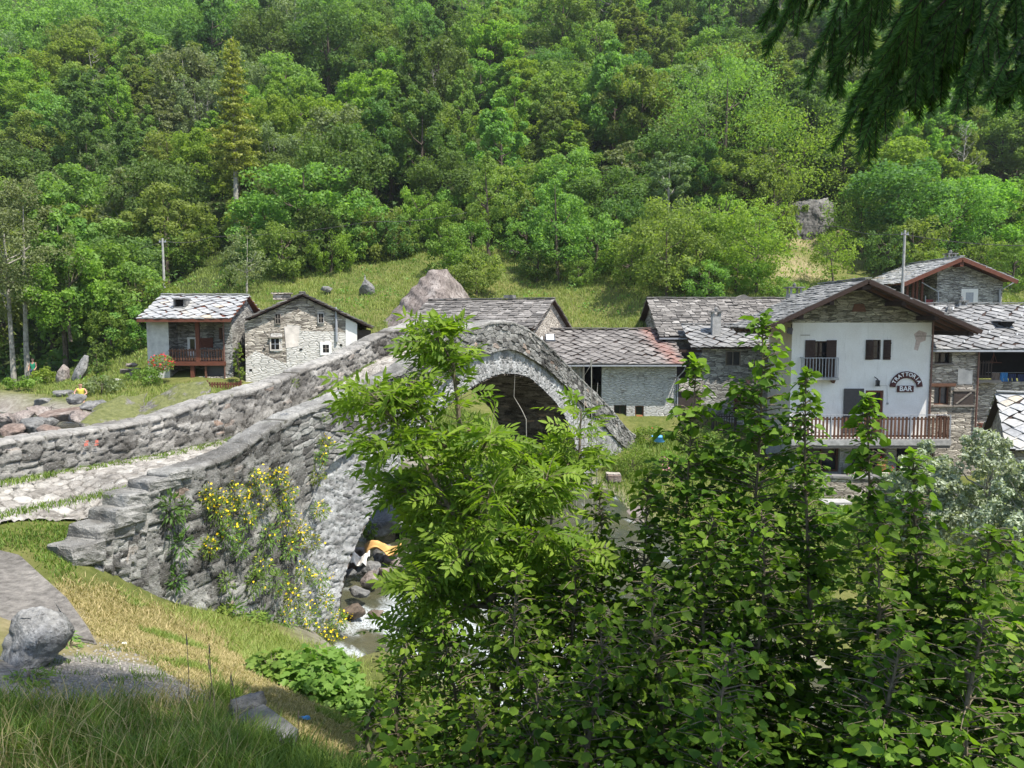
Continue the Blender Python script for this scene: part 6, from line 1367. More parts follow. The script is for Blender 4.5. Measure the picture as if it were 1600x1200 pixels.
def shoot(label, px, tpy, Y, wf=1.0, leafs=.075, seed=None, lean=0.0, dens=1.0, name='hazel_shrub', tpl='hazel', mat='leaf_hazel', zmin=None, grp='leafy hazel shrubs on the near bank'):
    global shoot_i; shoot_i += 1; rs = np.random.RandomState(seed or 700+shoot_i)
    top = P(px, tpy, Y); gx, gy = top[0]-lean, top[1]+rs.uniform(-.1, .1); gz = TZ(gx, gy)-.1
    if zmin is not None: gz = max(gz, top[2]-zmin)
    H = top[2]-gz; t = empty(name, (gx, gy, gz), label, 'shrub', grp)
    mb = MB(); cx = lambda u: np.array([lean*u+.05*math.sin(u*5+seed_), .05*math.cos(u*4+seed_), H*u]); seed_ = rs.uniform(0, 6)
    mb.tube([tuple(cx(u)) for u in np.linspace(0, 1, 10)], list(np.linspace(.022, .004, 10)), 6)
    Pp = []; D = []; nt_ = int(H*118*dens)
    for i in range(nt_):
        u = 1-rs.uniform(0, 1)**1.05; dn = (1-u)*H; r = min(.60, .09+.34*dn**.95)*wf*rs.uniform(.55, 1.15); a = i*2.39996+rs.uniform(-.5, .5); up = rs.uniform(.1, .55)
        o = cx(u); dr = np.array([math.cos(a), math.sin(a), up]); e = o+dr*r+np.array([0,0,-.1*r]); mb.tube([tuple(o), tuple((o+e)/2+[0,0,.02]), tuple(e)], [.005,.0035,.0015], 4, cap=False)
        m = max(2, int(r/.042)); q = np.linspace(.25, 1, m)[:, None]; pts = o+(e-o)*q+[0,0,.01]
        side = np.array([-dr[1], dr[0], 0]); sg = np.where(np.arange(m) % 2 == 0, 1, -1)[:, None]; dd = dr*.6+side*sg*.9; dd[-1] = dr; dd[:, 2] = rs.uniform(-.55, .15, m); Pp.append(pts); D.append(dd+rs.normal(size=(m,3))*.25)
    # tip leaves
    m = 9; Pp.append(cx(1)+rs.normal(size=(m,3))*[.015,.015,.03]); dd = rs.normal(size=(m,3)); dd[:, 2] = rs.uniform(.1, .9, m); D.append(dd)
    Pp = np.concatenate(Pp); D = np.concatenate(D); n = len(Pp); nr = rs.normal(size=(n,3))*.45; nr[:, 2] += .8
    tz = leafs*rs.uniform(.45, 1.35, n); ti_ = np.clip(rs.beta(1.6, 2.4, n)+(Pp[:, 2]/H > .88)*.3, 0, 1); h1 = rs.uniform(0, 1, n) < .5; Va, Fa, ta = inst(tpl, Pp[h1], D[h1], nr[h1], tz[h1], ti_[h1]); Vb, Fb, tb = inst('ovate', Pp[~h1], D[~h1], nr[~h1], tz[~h1]*1.05, ti_[~h1]); V = np.concatenate([Va, Vb]); F = np.concatenate([Fa, Fb+len(Va)]); tt = np.concatenate([ta, tb])
    mb.build('stems', M['bark_twig'], t); link('foliage', fastmesh('foliage', V, F, tt), M[mat], t); return t
S_ = [('tallest hazel shoot rising in front of the narrow house',1180,500,5.7,.85,.085),('narrow hazel shoot left of the tallest one',1082,568,5.9,.62,.09),('hazel shoot right of the tallest one, before the inn corner',1275,588,5.3,.5,.085),
      ('yellowish topped hazel shoot before the inn balcony',1356,622,5.0,.42,.085),('hazel shoot with tip before the right ground floor window',1434,712,5.0,.5,.085),('broad hazel mass at the right edge',1545,835,4.7,1.2,.08),('hazel shoot at the far right edge under the willow',1620,890,4.3,1.1,.08),
      ('hazel shoot just right of the inn shoot, low',1490,865,4.9,1.0,.08),('thin hazel shoot before the garden wall',1005,745,6.0,.7,.085),('hazel shoot before the right foot of the arch',935,770,6.2,.6,.085),('low hazel at the right of the ash',890,830,5.8,.9,.08),('low hazel shoot in front of the ash trunk',815,900,5.2,.9,.075),
      ('low hazel left of the ash trunk near the rapids',700,960,5.6,.8,.07),('lowest hazel spray at the left end of the shrubs',628,1010,5.4,.7,.068),('bottom hazel spray under the rapids',585,1080,5.2,.5,.068),
      ('dense hazel in the middle foreground',1110,800,5.2,.95,.08),('dense hazel below the tallest shoot',1190,800,5.0,.85,.08),('hazel right of the gap below the inn',1360,850,4.7,.7,.08),('hazel left of the middle mass',1030,900,4.8,1.0,.075),('front hazel left of centre',930,960,4.6,1.0,.072),
      ('front hazel at the bottom centre',1130,1000,4.2,1.0,.07),('front hazel at the bottom right of centre',1390,980,4.2,1.0,.072),('front hazel at the bottom right',1520,960,4.0,1.1,.072),('bottom hazel below the ash',830,1060,4.6,.9,.07),('bottom hazel at the centre left',740,1090,4.8,.8,.068)]
for lb, px, tpy, Y, wf, ls in S_: shoot(lb, px, tpy, Y, wf*1.05, ls*.74)

def ash():
    rs = np.random.RandomState(31); Y0 = 6.3; base = P(775, 1150, Y0); gz = TZ(base[0], base[1]); t = empty('ash_sapling', (base[0], base[1], gz), 'young ash tree with feather shaped leaves in front of the arch', 'tree')
    O = np.array([base[0], base[1], gz]); mb = MB(); ends = []
    def br(pix, r0, r1, dY=(0, 0)):
        n = len(pix); pts = [P(a, b, Y0+dY[0]+(dY[1]-dY[0])*i/(n-1))-O for i, (a, b) in enumerate(pix)]
        mb.tube([tuple(p) for p in pts], list(np.linspace(r0, r1, n)), 7, cap=False); ends.append((pts, r1)); return pts
    trunk = [(775,1150),(772,1000),(765,900),(755,800),(722,720),(716,640),(708,570),(695,545)]
    pts = [tuple(np.array([0,0,-.2]))]+[tuple(P(a, b, Y0)-O) for a, b in trunk]; mb.tube(pts, list(np.linspace(.05, .008, len(pts))), 8)
    B = [([(762,880),(700,790),(650,700),(610,650),(580,615)], -.1, -.5), ([(755,800),(795,755),(808,725)], 0, .4), ([(740,760),(690,690),(650,640),(640,600)], 0, -.3), ([(765,900),(700,865),(655,850)], 0, .4),
         ([(770,950),(700,940),(650,925)], 0, -.3), ([(772,1000),(690,1010),(620,985)], 0, .2), ([(765,860),(830,800),(875,745),(895,715)], 0, .3), ([(770,930),(850,880),(920,860)], 0, -.3), ([(716,600),(690,560),(670,545)], 0, .2), ([(650,700),(620,700),(590,690)], -.3, -.6),
         ([(722,720),(755,700),(765,680)], 0, -.4), ([(700,790),(640,770),(600,740)], -.1, .2), ([(755,820),(830,770),(860,745)], 0, -.3), ([(768,960),(830,940),(860,960)], 0, .3), ([(690,545),(682,528),(680,520)], 0, 0), ([(880,740),(905,715),(908,640)], .3, .3), ([(755,850),(720,800),(700,760)], 0, .5), ([(650,640),(610,615),(575,625)], -.3, 0), ([(770,940),(710,900),(655,888)], 0, .4), ([(771,970),(820,900),(880,850)], 0, .3), ([(772,1010),(840,990),(880,950)], 0, -.2), ([(768,920),(720,860),(660,800)], .1, .6), ([(760,850),(800,790),(850,700)], 0, .5), ([(772,1030),(700,1050),(650,1040)], 0, .2), ([(765,880),(810,860),(850,830)], 0, -.5), ([(768,940),(700,960),(640,965)], 0, .5), ([(766,910),(700,900),(655,905)], .1, -.4), ([(762,860),(700,830),(640,785)], .2, .5), ([(768,930),(820,930),(870,900),(910,870)], 0, .5), ([(770,980),(830,960),(890,930)], 0, .2), ([(755,830),(790,770),(830,730),(850,715)], 0, .6), ([(740,780),(690,740),(660,745)], 0, .4), ([(770,960),(740,900),(720,860)], .1, -.6), ([(771,990),(800,1010),(840,1030)], 0, -.2), ([(765,900),(740,830),(770,760)], 0, -.6)]
    anchors = []
    for pix, a, b in B:
        pp = br(pix, .02, .005, (a, b))
        for i in range(len(pp)-1):
            for q in np.linspace(0, 1, 9): 
                if i > 0 or q > .4: anchors.append((pp[i]*(1-q)+pp[i+1]*q, pp[i+1]-pp[i]))
    tr = [np.array(p) for p in pts]
    for i in range(3, len(tr)-1):
        for q in np.linspace(0, 1, 6): anchors.append((tr[i]*(1-q)+tr[i+1]*q, tr[i+1]-tr[i]))
    Pp = []; D = []; Nn = []; Sz = []; Ti = []
    for (a, d) in anchors:
        _hi = (a[2]+gz) > -1.35
        for rep in range(rs.randint(2, 5) if _hi else rs.randint(3, 7)):
            dr = rs.normal(size=3); dr[2] = rs.uniform(-.35, .5); dr /= np.linalg.norm(dr); dn = d/(np.linalg.norm(d)+1e-9); dr = dr+dn*.5; dr /= np.linalg.norm(dr)
            off = rs.uniform(.01, .15); o = a+dr*off; L = rs.uniform(.15, .24); k = rs.randint(3, 6); nr = np.array([rs.normal()*.8, rs.normal()*.8, .8]); side = np.cross(dr, nr); side /= np.linalg.norm(side); ti = rs.beta(2, 2.2)
            mb.tube([tuple(a), tuple(o), tuple(o+dr*L*.6+[0,0,-.01]), tuple(o+dr*L+[0,0,-.04])], [.003,.002,.0015,.001], 3, cap=False)
            for j in range(k):
                u = (j+.6)/k; b = o+dr*L*u+np.array([0,0,-.05*u*u])
                for sg in (-1, 1): Pp.append(b); D.append(dr*.75+side*sg*1.0+np.array([0,0,-.3])+rs.normal(size=3)*.12); Nn.append(nr); Sz.append(rs.uniform(.075, .115)); Ti.append(ti+rs.uniform(-.1, .1))
            Pp.append(o+dr*L+np.array([0,0,-.05])); D.append(dr+np.array([0,0,-.3])); Nn.append(nr); Sz.append(.105); Ti.append(ti)
    V, F, tt = inst('lance', np.array(Pp), np.array(D), np.array(Nn), np.array(Sz), np.clip(np.array(Ti), 0, 1)); print('ash leaflets', len(Pp))
    mb.build('trunk', M['bark_twig'], t); link('foliage', fastmesh('foliage', V, F, tt), M['leaf_ash'], t)
ash()
def dead_stems():
    for i, (pix, Y) in enumerate([([(805,575),(803,620),(815,640),(822,655)], 8), ([(893,570),(895,640),(900,720)], 7.5), ([(912,568),(913,640),(912,760)], 7.2), ([(911,590),(922,572),(924,560)], 7.2), ([(934,598),(932,625)], 7.4), ([(905,700),(930,770),(960,860),(990,900)], 7)]):
        Z = P(pix[-1][0], pix[-1][1], Y); g = TZ(Z[0], Y); pts = [tuple(P(a, b, Y)) for a, b in pix]+[(Z[0]+.05, Y, g)]
        o = MB().tube(pts, list(np.linspace(.002, .006, len(pts))), 5).build('bare_stem', M['bark_pale']); tag(o, 'thin bare pale stem standing between ash and hazels, %s' % ['forked at its foot before the vault','beside the ring right of the vault','crossing the right parapet','its slanting side stem','short one before the door opening','the long one leaning right'][i], 'dead stem', 'bare stems by the arch')
dead_stems()

# ------------------------------------------------------------------ spruce at the right of the viewer: trunk out of frame, hanging twigs in frame
def spruce():
    base = np.array([3.3, .6]); gz = TZ(*base); t = empty('spruce_tree', (base[0], base[1], gz), 'drooping dark spruce branches hanging in from the top right corner', 'tree')
    O = np.array([base[0], base[1], gz]); rs = np.random.RandomState(8); H = 16.5
    MB().tube([(0,0,-.3),(0,0,4),(0,0,9),(0,0,H)], [.24,.2,.12,.02], 10).build('trunk', M['bark'], t)
    mb = MB(); Pp = []; D = []; Nn = []; Sz = []
    def needles(a, b, dens, size, thick=.02):
        L = np.linalg.norm(b-a); n = int(L*dens); 
        if n < 2: return
        u = rs.uniform(0, 1, n)[:, None]; d = (b-a)/L; r = rs.normal(size=(n,3)); r -= (r@d)[:, None]*d; r /= np.linalg.norm(r, axis=1)[:, None]+1e-9
        Pp.append(a+(b-a)*u); D.append(r*.75+d*.85); Nn.append(np.cross(r, d)+r*.3); Sz.append(size*rs.uniform(.75, 1.15, n))
    def twig(a, b, sag, dens=900, size=.021, sub=True, r=.003):
        "curved twig with needles and side twigs; absolute coords"
        a = np.array(a, float); b = np.array(b, float); k = 5; pts = [a+(b-a)*q+np.array([0,0,-sag*math.sin(q*PI)]) for q in np.linspace(0, 1, k)]
        mb.tube([tuple(p-O) for p in pts], list(np.linspace(r, .0015, k)), 5, cap=False)
        for i in range(k-1): needles(pts[i]-O, pts[i+1]-O, dens, size)
        return pts
    # in-frame hanging sprays: (start px,py) -> (tip px,py) at depth
    sprays = [((1300,-160),(1190,50),2.3),((1330,-120),(1195,88),2.2),((1380,-120),(1262,135),2.1),((1400,-60),(1290,150),2.15),((1480,-60),(1320,190),2.0),((1500,-20),(1300,235),2.05),((1460,20),(1340,245),2.1),((1540,-40),(1395,180),1.95),((1520,-60),(1440,110),2.2),
              ((1560,-60),(1480,130),2.1),((1600,-60),(1490,178),1.9),((1620,-40),(1520,150),2.0),((1640,40),(1540,160),1.85),((1700,20),(1580,150),1.8),((1660,-80),(1600,170),2.0),((1350,-100),(1352,75),2.25),((1420,-100),(1430,60),2.3),((1380,-100),(1225,30),2.4),((1560,-100),(1400,100),2.2),((1440,0),(1345,210),2.0),((1500,60),(1420,170),2.1)]
    hub = np.array([2.2, 1.9, 2.0])
    for (s0, s1, Y) in sprays:
        a = P(s0[0], s0[1], Y+rs.uniform(-.1, .15)); b = P(s1[0], s1[1], Y+rs.uniform(-.1, .1)); pts = twig(a, b, -.05, 2000, .027)
        mb.tube([tuple(hub-O), tuple((hub+a)/2-O+[0,0,.08]), tuple(a-O)], [.010,.006,.003], 5, cap=False)
        for i in range(20):
            q = rs.uniform(.02, .85); p = a+(b-a)*q; d = (b-a)/np.linalg.norm(b-a); sd = np.array([d[2], rs.uniform(-.6,.6), -d[0]])*rs.choice([-1, 1]); L = rs.uniform(.05, .12)*(1.1-q*.6)
            e = p+(d*.85+sd*.42+np.array([0,0,-.25]))*L; twig(p, e, 0, 1900, .022, False, .002)
    mb.tube([(0,0,hub[2]-gz-.15), tuple(hub-O)], [.035,.012], 6)
    # the rest of the crown, above and around the viewer, gives the shade
    for i in range(190):
        z = rs.uniform(3.2, H-.5); L = (1-z/H)**.7*4.9*rs.uniform(.7, 1.05); a = i*2.4+rs.uniform(-.3,.3); d = np.array([math.cos(a), math.sin(a), 0]); s = np.array([0,0,z]); e = s+d*L+np.array([0,0,-L*.28])
        w_ = e+O
        if w_[1] > -.2 and w_[2] < abs(w_[1])*.7+(1.3 if w_[0] > 1.6 else 3.2): continue
        mb.tube([tuple(s), tuple((s+e)/2+[0,0,.12]), tuple(e)], [.03,.02,.006], 5, cap=False)
        m = int(L*16)
        for j in range(m):
            q = rs.uniform(.15, 1); p = s+(e-s)*q; sd = np.cross(d, [0,0,1])*rs.choice([-1,1])*rs.uniform(.4, 1)+d*.5; f = p+sd*rs.uniform(.2,.5)+np.array([0,0,-rs.uniform(.05,.35)])
            needles(p, f, 60, .10)
    Pp, D, Nn, Sz = map(np.concatenate, (Pp, D, Nn, Sz)); V, F, tt = inst('needle', Pp, D, Nn, Sz, rs.uniform(0, 1, len(Pp))); print('needles', len(Pp))
    mb.build('branches', M['wood_dark'], t); link('needles', fastmesh('needles', V, F, tt), M['needle'], t)
spruce()

# ------------------------------------------------------------------ grass
def blades(name, label, x, y, z, L, mat, seed, wid=.006, lean=.45, tintf=None):
    rs = np.random.RandomState(seed); n = len(x); p = np.stack([x, y, z], 1); a = rs.uniform(0, 2*PI, n); side = np.stack([np.cos(a), np.sin(a), 0*a], 1); b = rs.uniform(0, 2*PI, n); ld = np.stack([np.cos(b), np.sin(b), 0*b], 1)*(lean*rs.uniform(.3, 1.3, n))[:, None]
    w_ = (wid*rs.uniform(.6, 1.4, n))[:, None]; Lc = L[:, None]; up = np.array([0,0,1.0])
    v = np.stack([p-side*w_, p+side*w_, p+up*Lc*.5+ld*Lc*.25-side*w_*.8, p+up*Lc*.5+ld*Lc*.25+side*w_*.8, p+up*Lc*.88+ld*Lc*.85], 1)
    F = np.array([(0,1,3),(0,3,2),(2,3,4)])[None]+(np.arange(n)*5)[:, None, None]; t = rs.uniform(0, 1, n) if tintf is None else tintf
    tag(link(name, fastmesh(name, v.reshape(-1, 3), F.reshape(-1, 3), np.repeat(t, 5)), M[mat]), label, 'grass', None, 'stuff')
def inpoly(px, py, poly):
    c = np.zeros(px.shape, bool); n = len(poly); j = n-1
    for i in range(n):
        xi, yi = poly[i]; xj, yj = poly[j]; c ^= ((yi > py) != (yj > py)) & (px < (xj-xi)*(py-yi)/(yj-yi+1e-9)+xi); j = i
    return c
def near_grass():
    rs = np.random.RandomState(21)
    def samp(n, x0, x1, y0, y1, poly, not_=None):
        x = rs.uniform(x0, x1, n); y = rs.uniform(y0, y1, n); z = terrain(x, y); px, py = proj(x, y, z); jx = 60*(fbm(x, y, 1.4, 3, 91)-.47)+rs.normal(size=n)*9; jy = 46*(fbm(x, y, 1.4, 3, 95)-.47)+rs.normal(size=n)*6; k = inpoly(px+jx, py+jy, poly)
        if not_ is not None:
            for q in not_: k &= ~inpoly(px, py, q)
        return x[k], y[k], z[k], px[k], py[k]
    slabp = [(-200,868),(28,880),(128,985),(128,1000),(60,1050),(-200,1050)]
    grav = [(70,1060),(150,1015),(230,1035),(300,1078),(290,1105),(180,1112),(100,1105)]
    x, y, z, px, py = samp(240000, -6, .2, 2.3, 7.5, [(-300,1085),(70,1100),(180,1112),(300,1085),(350,1080),(400,1150),(470,1190),(600,1230),(560,1320),(-300,1320)], [slabp])
    cl = fbm(x, y, 3.0, 3, 5); keep = rs.uniform(0, 1, len(x)) < np.clip((cl-.25)*2.6, .12, 1); x, y, z, cl = x[keep], y[keep], z[keep], cl[keep]; print('grass', len(x))
    blades('tall_grass', 'tall uncut grass in the shade at the bottom left', x, y, z, rs.uniform(.05, .20, len(x))*(.5+cl*1.1), 'grass_green', 1, .0035, .8)
    x, y, z, px, py = samp(14000, -5, .2, 2.3, 6.5, [(-300,1100),(300,1085),(390,1150),(395,1260),(-300,1300)], [slabp]); blades('straw_grass', 'dry straw blades among the shaded grass', x, y, z, rs.uniform(.1, .28, len(x)), 'grass_dry', 2, .003, 1.0)
    x, y, z, px, py = samp(300000, -7.5, 1.0, 5, 13.5, [(100,925),(160,930),(320,965),(400,1000),(420,1060),(520,1100),(620,1200),(480,1260),(440,1150),(380,1090),(300,1075),(200,1020),(150,1000),(140,960)], [slabp, grav]); cl = fbm(x, y, 1.6, 3, 15)
    k = cl > .63; blades('mown_grass', 'short straw coloured mown grass on the sunny bank', x[~k], y[~k], z[~k], rs.uniform(.015, .05, (~k).sum()), 'grass_dry', 3, .004, 1.4); blades('short_grass', 'short green grass on the sunny bank', x[k], y[k], z[k], rs.uniform(.03, .10, k.sum()), 'grass', 4, .005, .9)
    x, y, z, px, py = samp(120000, -12, -3, 8, 13.5, [(-300,800),(0,825),(130,812),(180,800),(150,850),(100,920),(60,885),(30,855),(-300,845)]); blades('verge_grass', 'bright short grass between cobbles and path slab', x, y, z, rs.uniform(.03, .09, len(x)), 'grass_green', 5, .006, .8)
    x, y, z, px, py = samp(16000, -5, -1, 4.4, 7.5, [(20,1040),(150,1005),(240,1030),(330,1090),(280,1120),(60,1125)]); k = fbm(x, y, 4, 3, 77) > .52; blades('gravel_weeds', 'sparse grass creeping through the gravel', x[k], y[k], z[k], rs.uniform(.02, .08, k.sum()), 'grass_green', 9, .003, .9)
    x, y, z, px, py = samp(60000, -7.5, -2, 8, 13, [(85,905),(140,920),(240,945),(430,985),(410,1010),(240,980),(100,950)]); blades('wall_foot_grass', 'mixed grass where the path slope meets the bridge wall', x, y, z, rs.uniform(.02, .10, len(x)), 'grass_dry', 16, .005, 1.1)
    # tufts along the wall foot and fringe of the bank
    x, y, z, px, py = samp(90000, -6, 0, 9, 15, [(230,945),(330,955),(420,985),(560,1040),(640,1130),(640,1200),(560,1150),(440,1075),(330,985)]); blades('bank_grass', 'long yellowish grass along the foot of the bridge wall', x, y, z, rs.uniform(.04, .16, len(x)), 'grass', 6, .005, .9, np.clip(rs.uniform(.3, 1.1, len(x)), 0, 1))
    # grass fringe on the deck, along the far parapet
    n = 9000; t = rs.uniform(-12, 9, n); dens = vnoise(t, t*0, .6, 4); wd = np.interp(t, [-12, -2, 3, 6, 9], [.45, .35, .28, .15, .08]); s = -2.47+rs.uniform(0, 1, n)**1.5*wd*(.5+dens); X, Y = XY(s, t); blades('deck_grass', 'strip of green grass along the foot of the far parapet', X, Y, deckz(t)-.02, rs.uniform(.03, .11, n), 'grass_green', 7, .007, .7)
    n = 5000; t = rs.uniform(-12, -.2, n); s = -.45+rs.normal(size=n)*.12; X, Y = XY(s, t); blades('cobble_edge_grass', 'grass growing over the near edge of the cobbles', X, Y, deckz(t)-.06, rs.uniform(.03, .08, n), 'grass_green', 8, .006, .8)
    # tall seeded stems
    for px, tpy, b in [(325,1005,1130),(335,1030,1150),(290,990,1130),(372,1060,1150),(350,1050,1140),(455,1110,1190),(270,1075,1150),(228,1150,1200)]:
        g = PZ(px, b, -2.75); e = P(px+random.Random(px).uniform(-14,14), tpy, g[1]+.05); m = (g+e)/2+np.array([.02,0,0]); o = MB().tube([tuple(g), tuple(m), tuple(e)], [.003,.0025,.002], 5).tube([tuple(e*.75+m*.25), tuple(e)], [.007,.002], 5).build('grass_stem', M['bark_twig']); tag(o, 'thin seeding grass stem rising above the shaded grass', 'grass stem', 'seeding grass stems')
near_grass()
def meadow_grass():
    rs = np.random.RandomState(22); n = 260000; x = rs.uniform(-48, 48, n); y = rs.uniform(43, 72, n); z = terrain(x, y); px, py = proj(x, y, z); k = (py > np.interp(px, ex_, ey_)-6) & (py < 640) & (px > -30) & (px < 1630)
    k &= ~((px > 1215) & (px < 1400) & (py < 440) & (rs.uniform(0, 1, n) < .75)); x, y, z = x[k], y[k], z[k]; cl = fbm(x, y, .5, 3, 2)
    # open ground only (houses stand at Y 41-50 right of X=-21)
    h_ = (x > -20.5) & (y < 48.5); x, y, z, cl = x[~h_], y[~h_], z[~h_], cl[~h_]; print('meadow', len(x))
    blades('meadow_grass', 'tall meadow grass on the slope behind the village', x, y, z, rs.uniform(.10, .34, len(x))*(.5+cl), 'grass', 11, .022, .7, np.clip(cl*1.3-.1+rs.normal(size=len(x))*.15, 0, 1))
    n = 50000; x = rs.uniform(-34, -9, n); y = rs.uniform(26, 48, n); s, t = ST(x, y); k = (t > 17.2+rs.uniform(-1,1,n)) & ~((x > -20.5) & (y > 41)); x, y = x[k], y[k]; blades('riverbank_grass', 'grass on the far riverbank left of the houses', x, y, terrain(x, y), rs.uniform(.08, .3, len(x)), 'grass', 12, .016, .7)
    n = 14000; s = rs.uniform(-14, -3.2, n); t = rs.uniform(19, 27, n); X, Y = XY(s, t); blades('bank_verge_grass', 'green grass on the bank beyond the arch', X, Y, terrain(X, Y), rs.uniform(.1, .3, n), 'grass_green', 13, .014, .7)
    n = 40000; x = rs.uniform(3, 22, n); y = rs.uniform(24, 40, n); s, t = ST(x, y); lo, hi = river_edges(s); k = (t > hi+.6) & ~((x > 12.5) & (y > 36.5)) & (s > .4); x, y = x[k], y[k]; blades('garden_grass', 'long grass of the gardens between river and houses', x, y, terrain(x, y), rs.uniform(.08, .35, len(x)), 'grass_green', 14, .016, .8)
meadow_grass()
def gravel():
    rs = np.random.RandomState(24); n = 15000; x = rs.uniform(-5, -1, n); y = rs.uniform(4.4, 7.5, n); z = terrain(x, y); px, py = proj(x, y, z); k = inpoly(px+rs.normal(size=n)*12, py+rs.normal(size=n)*7, [(60,1055),(150,1010),(235,1035),(310,1085),(280,1112),(100,1125),(20,1100)]); x, y, z = x[k], y[k], z[k]; n = len(x)
    s = (.004+.022*rs.uniform(0, 1, n)**3)[:, None]; c = np.array([(1,0,0),(0,1,0),(-1,0,0),(0,-1,0),(0,0,.8),(0,0,-.6)])[None]*s[:, None]*rs.uniform(.6, 1.2, (n, 6, 1)); p = np.stack([x, y, z], 1)[:, None]; F = np.array([(0,1,4),(1,2,4),(2,3,4),(3,0,4),(1,0,5),(2,1,5),(3,2,5),(0,3,5)])[None]+(np.arange(n)*6)[:, None, None]
    tag(link('gravel', fastmesh('gravel', (p+c).reshape(-1, 3), F.reshape(-1, 3), rs.uniform(0, 1, n*6)), m_plain('gravel_stone', (.27,.25,.22), .9, .5, 30)), 'loose grey gravel in the shade beside the boulder', 'gravel', None, 'stuff')
gravel()

# ------------------------------------------------------------------ plants on the bridge wall
def on_wall(px, py, s_=.12):
    d = ray(px, py); o = np.array([-A0[0], -A0[1]]); so = o@SD; sd = d[:2]@SD; k = (s_-so)/sd; return d*k
def wall_plant(label, px, py, r, nl, nf, seed, dark=False, name='yellow_wallflower', ls=.05, cat='plant', grp='yellow flowering plants on the bridge wall', hang=1.1):
    p = on_wall(px, py); t = empty(name, p, label, cat, grp); rs = np.random.RandomState(seed); n = nl
    d = rs.normal(size=(n,3)); d /= np.linalg.norm(d, axis=1)[:, None]; q = rs.uniform(.1, 1, n)[:, None]**.6; pos = d*q*np.array([r, r*.55, r*hang])+np.array([SD[0]*.05, SD[1]*.05, 0]); pos[:, 2] -= q[:, 0]*r*.25
    dd = d+np.array([0,0,-.2]); V, F, tt = inst('lance', pos, dd, rs.normal(size=(n,3))+[0,0,.8], ls*1.35*rs.uniform(.6, 1.3, n), np.clip(rs.beta(2, 2, n), 0, 1)); link('foliage', fastmesh('foliage', V, F, tt), M['leaf_dark' if dark else 'leaf_forest'], t)
    if nf:
        d = rs.normal(size=(nf,3)); d /= np.linalg.norm(d, axis=1)[:, None]; q = rs.uniform(.5, 1.25, nf)[:, None]; pos = d*q*np.array([r, r*.6, r*1.0])+np.array([SD[0]*r*.6, SD[1]*r*.6, .02]); V, F, tt = leaves(pos, rs, .042, None, .3, .3, 1.2); link('blossoms', fastmesh('blossoms', V, F, tt), M['yellow'], t)
wp = [(335,790,.22,36),(322,772,.14,16),(365,770,.2,30),(398,748,.2,34),(432,742,.14,24),(446,768,.16,26),(382,802,.2,26),(352,828,.2,22),(322,852,.16,14),(440,800,.2,24),(412,780,.16,12),(505,690,.13,12),(498,712,.12,8),(492,740,.15,4),(496,795,.15,18),(485,845,.16,10),(448,852,.2,14),(415,835,.2,8),(470,890,.2,16),(455,930,.22,20),(478,960,.22,20),(505,985,.2,26),(525,965,.18,22),(520,1005,.18,24),(405,880,.2,5),(430,905,.22,10),(372,850,.16,3),(497,900,.18,12),(440,965,.2,12),(395,905,.22,4),(505,935,.16,12),(465,825,.18,12),(350,905,.15,2)]
pos_words = ['top left', 'upper left', 'upper', 'upper middle', 'high right']
ORD = ['leftmost','second','third','fourth','fifth','sixth','seventh','eighth','ninth','tenth','eleventh','twelfth','thirteenth']
def wband(py): return 'top' if py < 765 else 'upper' if py < 815 else 'middle' if py < 870 else 'lower' if py < 940 else 'bottom'
wcell = {}
for i, q in enumerate(wp): wcell.setdefault(wband(q[1]), []).append((q[0], i))
wlab = {}
for bn, L_ in wcell.items():
    for j, (x_, i) in enumerate(sorted(L_)): wlab[i] = 'yellow flowering plant on the bridge wall, %s%s in the %s row' % (ORD[j], '' if j == 0 else ' from left', bn)
for i, (px, py, r, nf) in enumerate(wp): wall_plant(wlab[i], px, py, r*1.1, int(240*(r/.2)**1.5), int(nf*1.5), 900+i)
for i, (px, py, r) in enumerate([(262,792,.2),(277,850,.22),(272,905,.13),(283,790,.12),(405,1010-40,.2),(360,955,.22),(612-30,1000,.0)]):
    if r: wall_plant('dark leafy tuft without flowers on the bridge wall, %s' % ['highest one by the steps','middle one with dark streak below','lowest one','beside the highest one','among the foot plants','below the upper flowers','x'][i], px, py, r, int(140*(r/.2)**1.5), 0, 960+i, True, 'wall_tuft', .075, 'plant', 'dark tufts on the bridge wall', 1.4)
for i, (px, py) in enumerate([(524,638),(505,652),(458,566+30),(620,556),(545,640),(1188/2,640)]): wall_plant('tiny green weed growing from a parapet joint, %s' % ['above the flowers','left of the highest flower','on the far parapet left part','nearest the ash leaves','near the ash','highest on the far parapet'][i], px, py, .07, 40, 0, 980+i, False, 'wall_weed', .04, 'plant', 'weeds in the parapet joints', 1)
def herb(label, px, py, Y, rpx, hpx, n, size, mat, seed, tpl='maple', name='herb'):
    g_ = GH(px, py, 4, 30); Y = g_[1] if g_ is not None else Y
    b = P(px, py, Y); r = rpx*Y/F_PX; h_ = hpx*Y/F_PX; rs = np.random.RandomState(seed); t = empty(name, b, label, 'plant'); d = rs.normal(size=(n,3)); d[:, 2] = np.abs(d[:, 2]); d /= np.linalg.norm(d, axis=1)[:, None]; pos = d*rs.uniform(.3, 1, n)[:, None]**.5*np.array([r, r, h_])
    dd = d.copy(); dd[:, 2] = rs.uniform(-.5, .2, n); nr = rs.normal(size=(n,3))*.35+[0,-.2,1]; V, F, tt = inst(tpl, pos, dd, nr, size*rs.uniform(.6, 1.2, n), rs.uniform(0, 1, n)); link('foliage', fastmesh('foliage', V, F, tt), M[mat], t)
    mb = MB(); 
    for i in range(0, n, 9): mb.tube([(pos[i,0]*.2, pos[i,1]*.2, -.1), tuple(pos[i]*[.6,.6,.7]), tuple(pos[i])], [.006,.004,.002], 4, cap=False)
    mb.build('stems', M['bark_twig'], t)
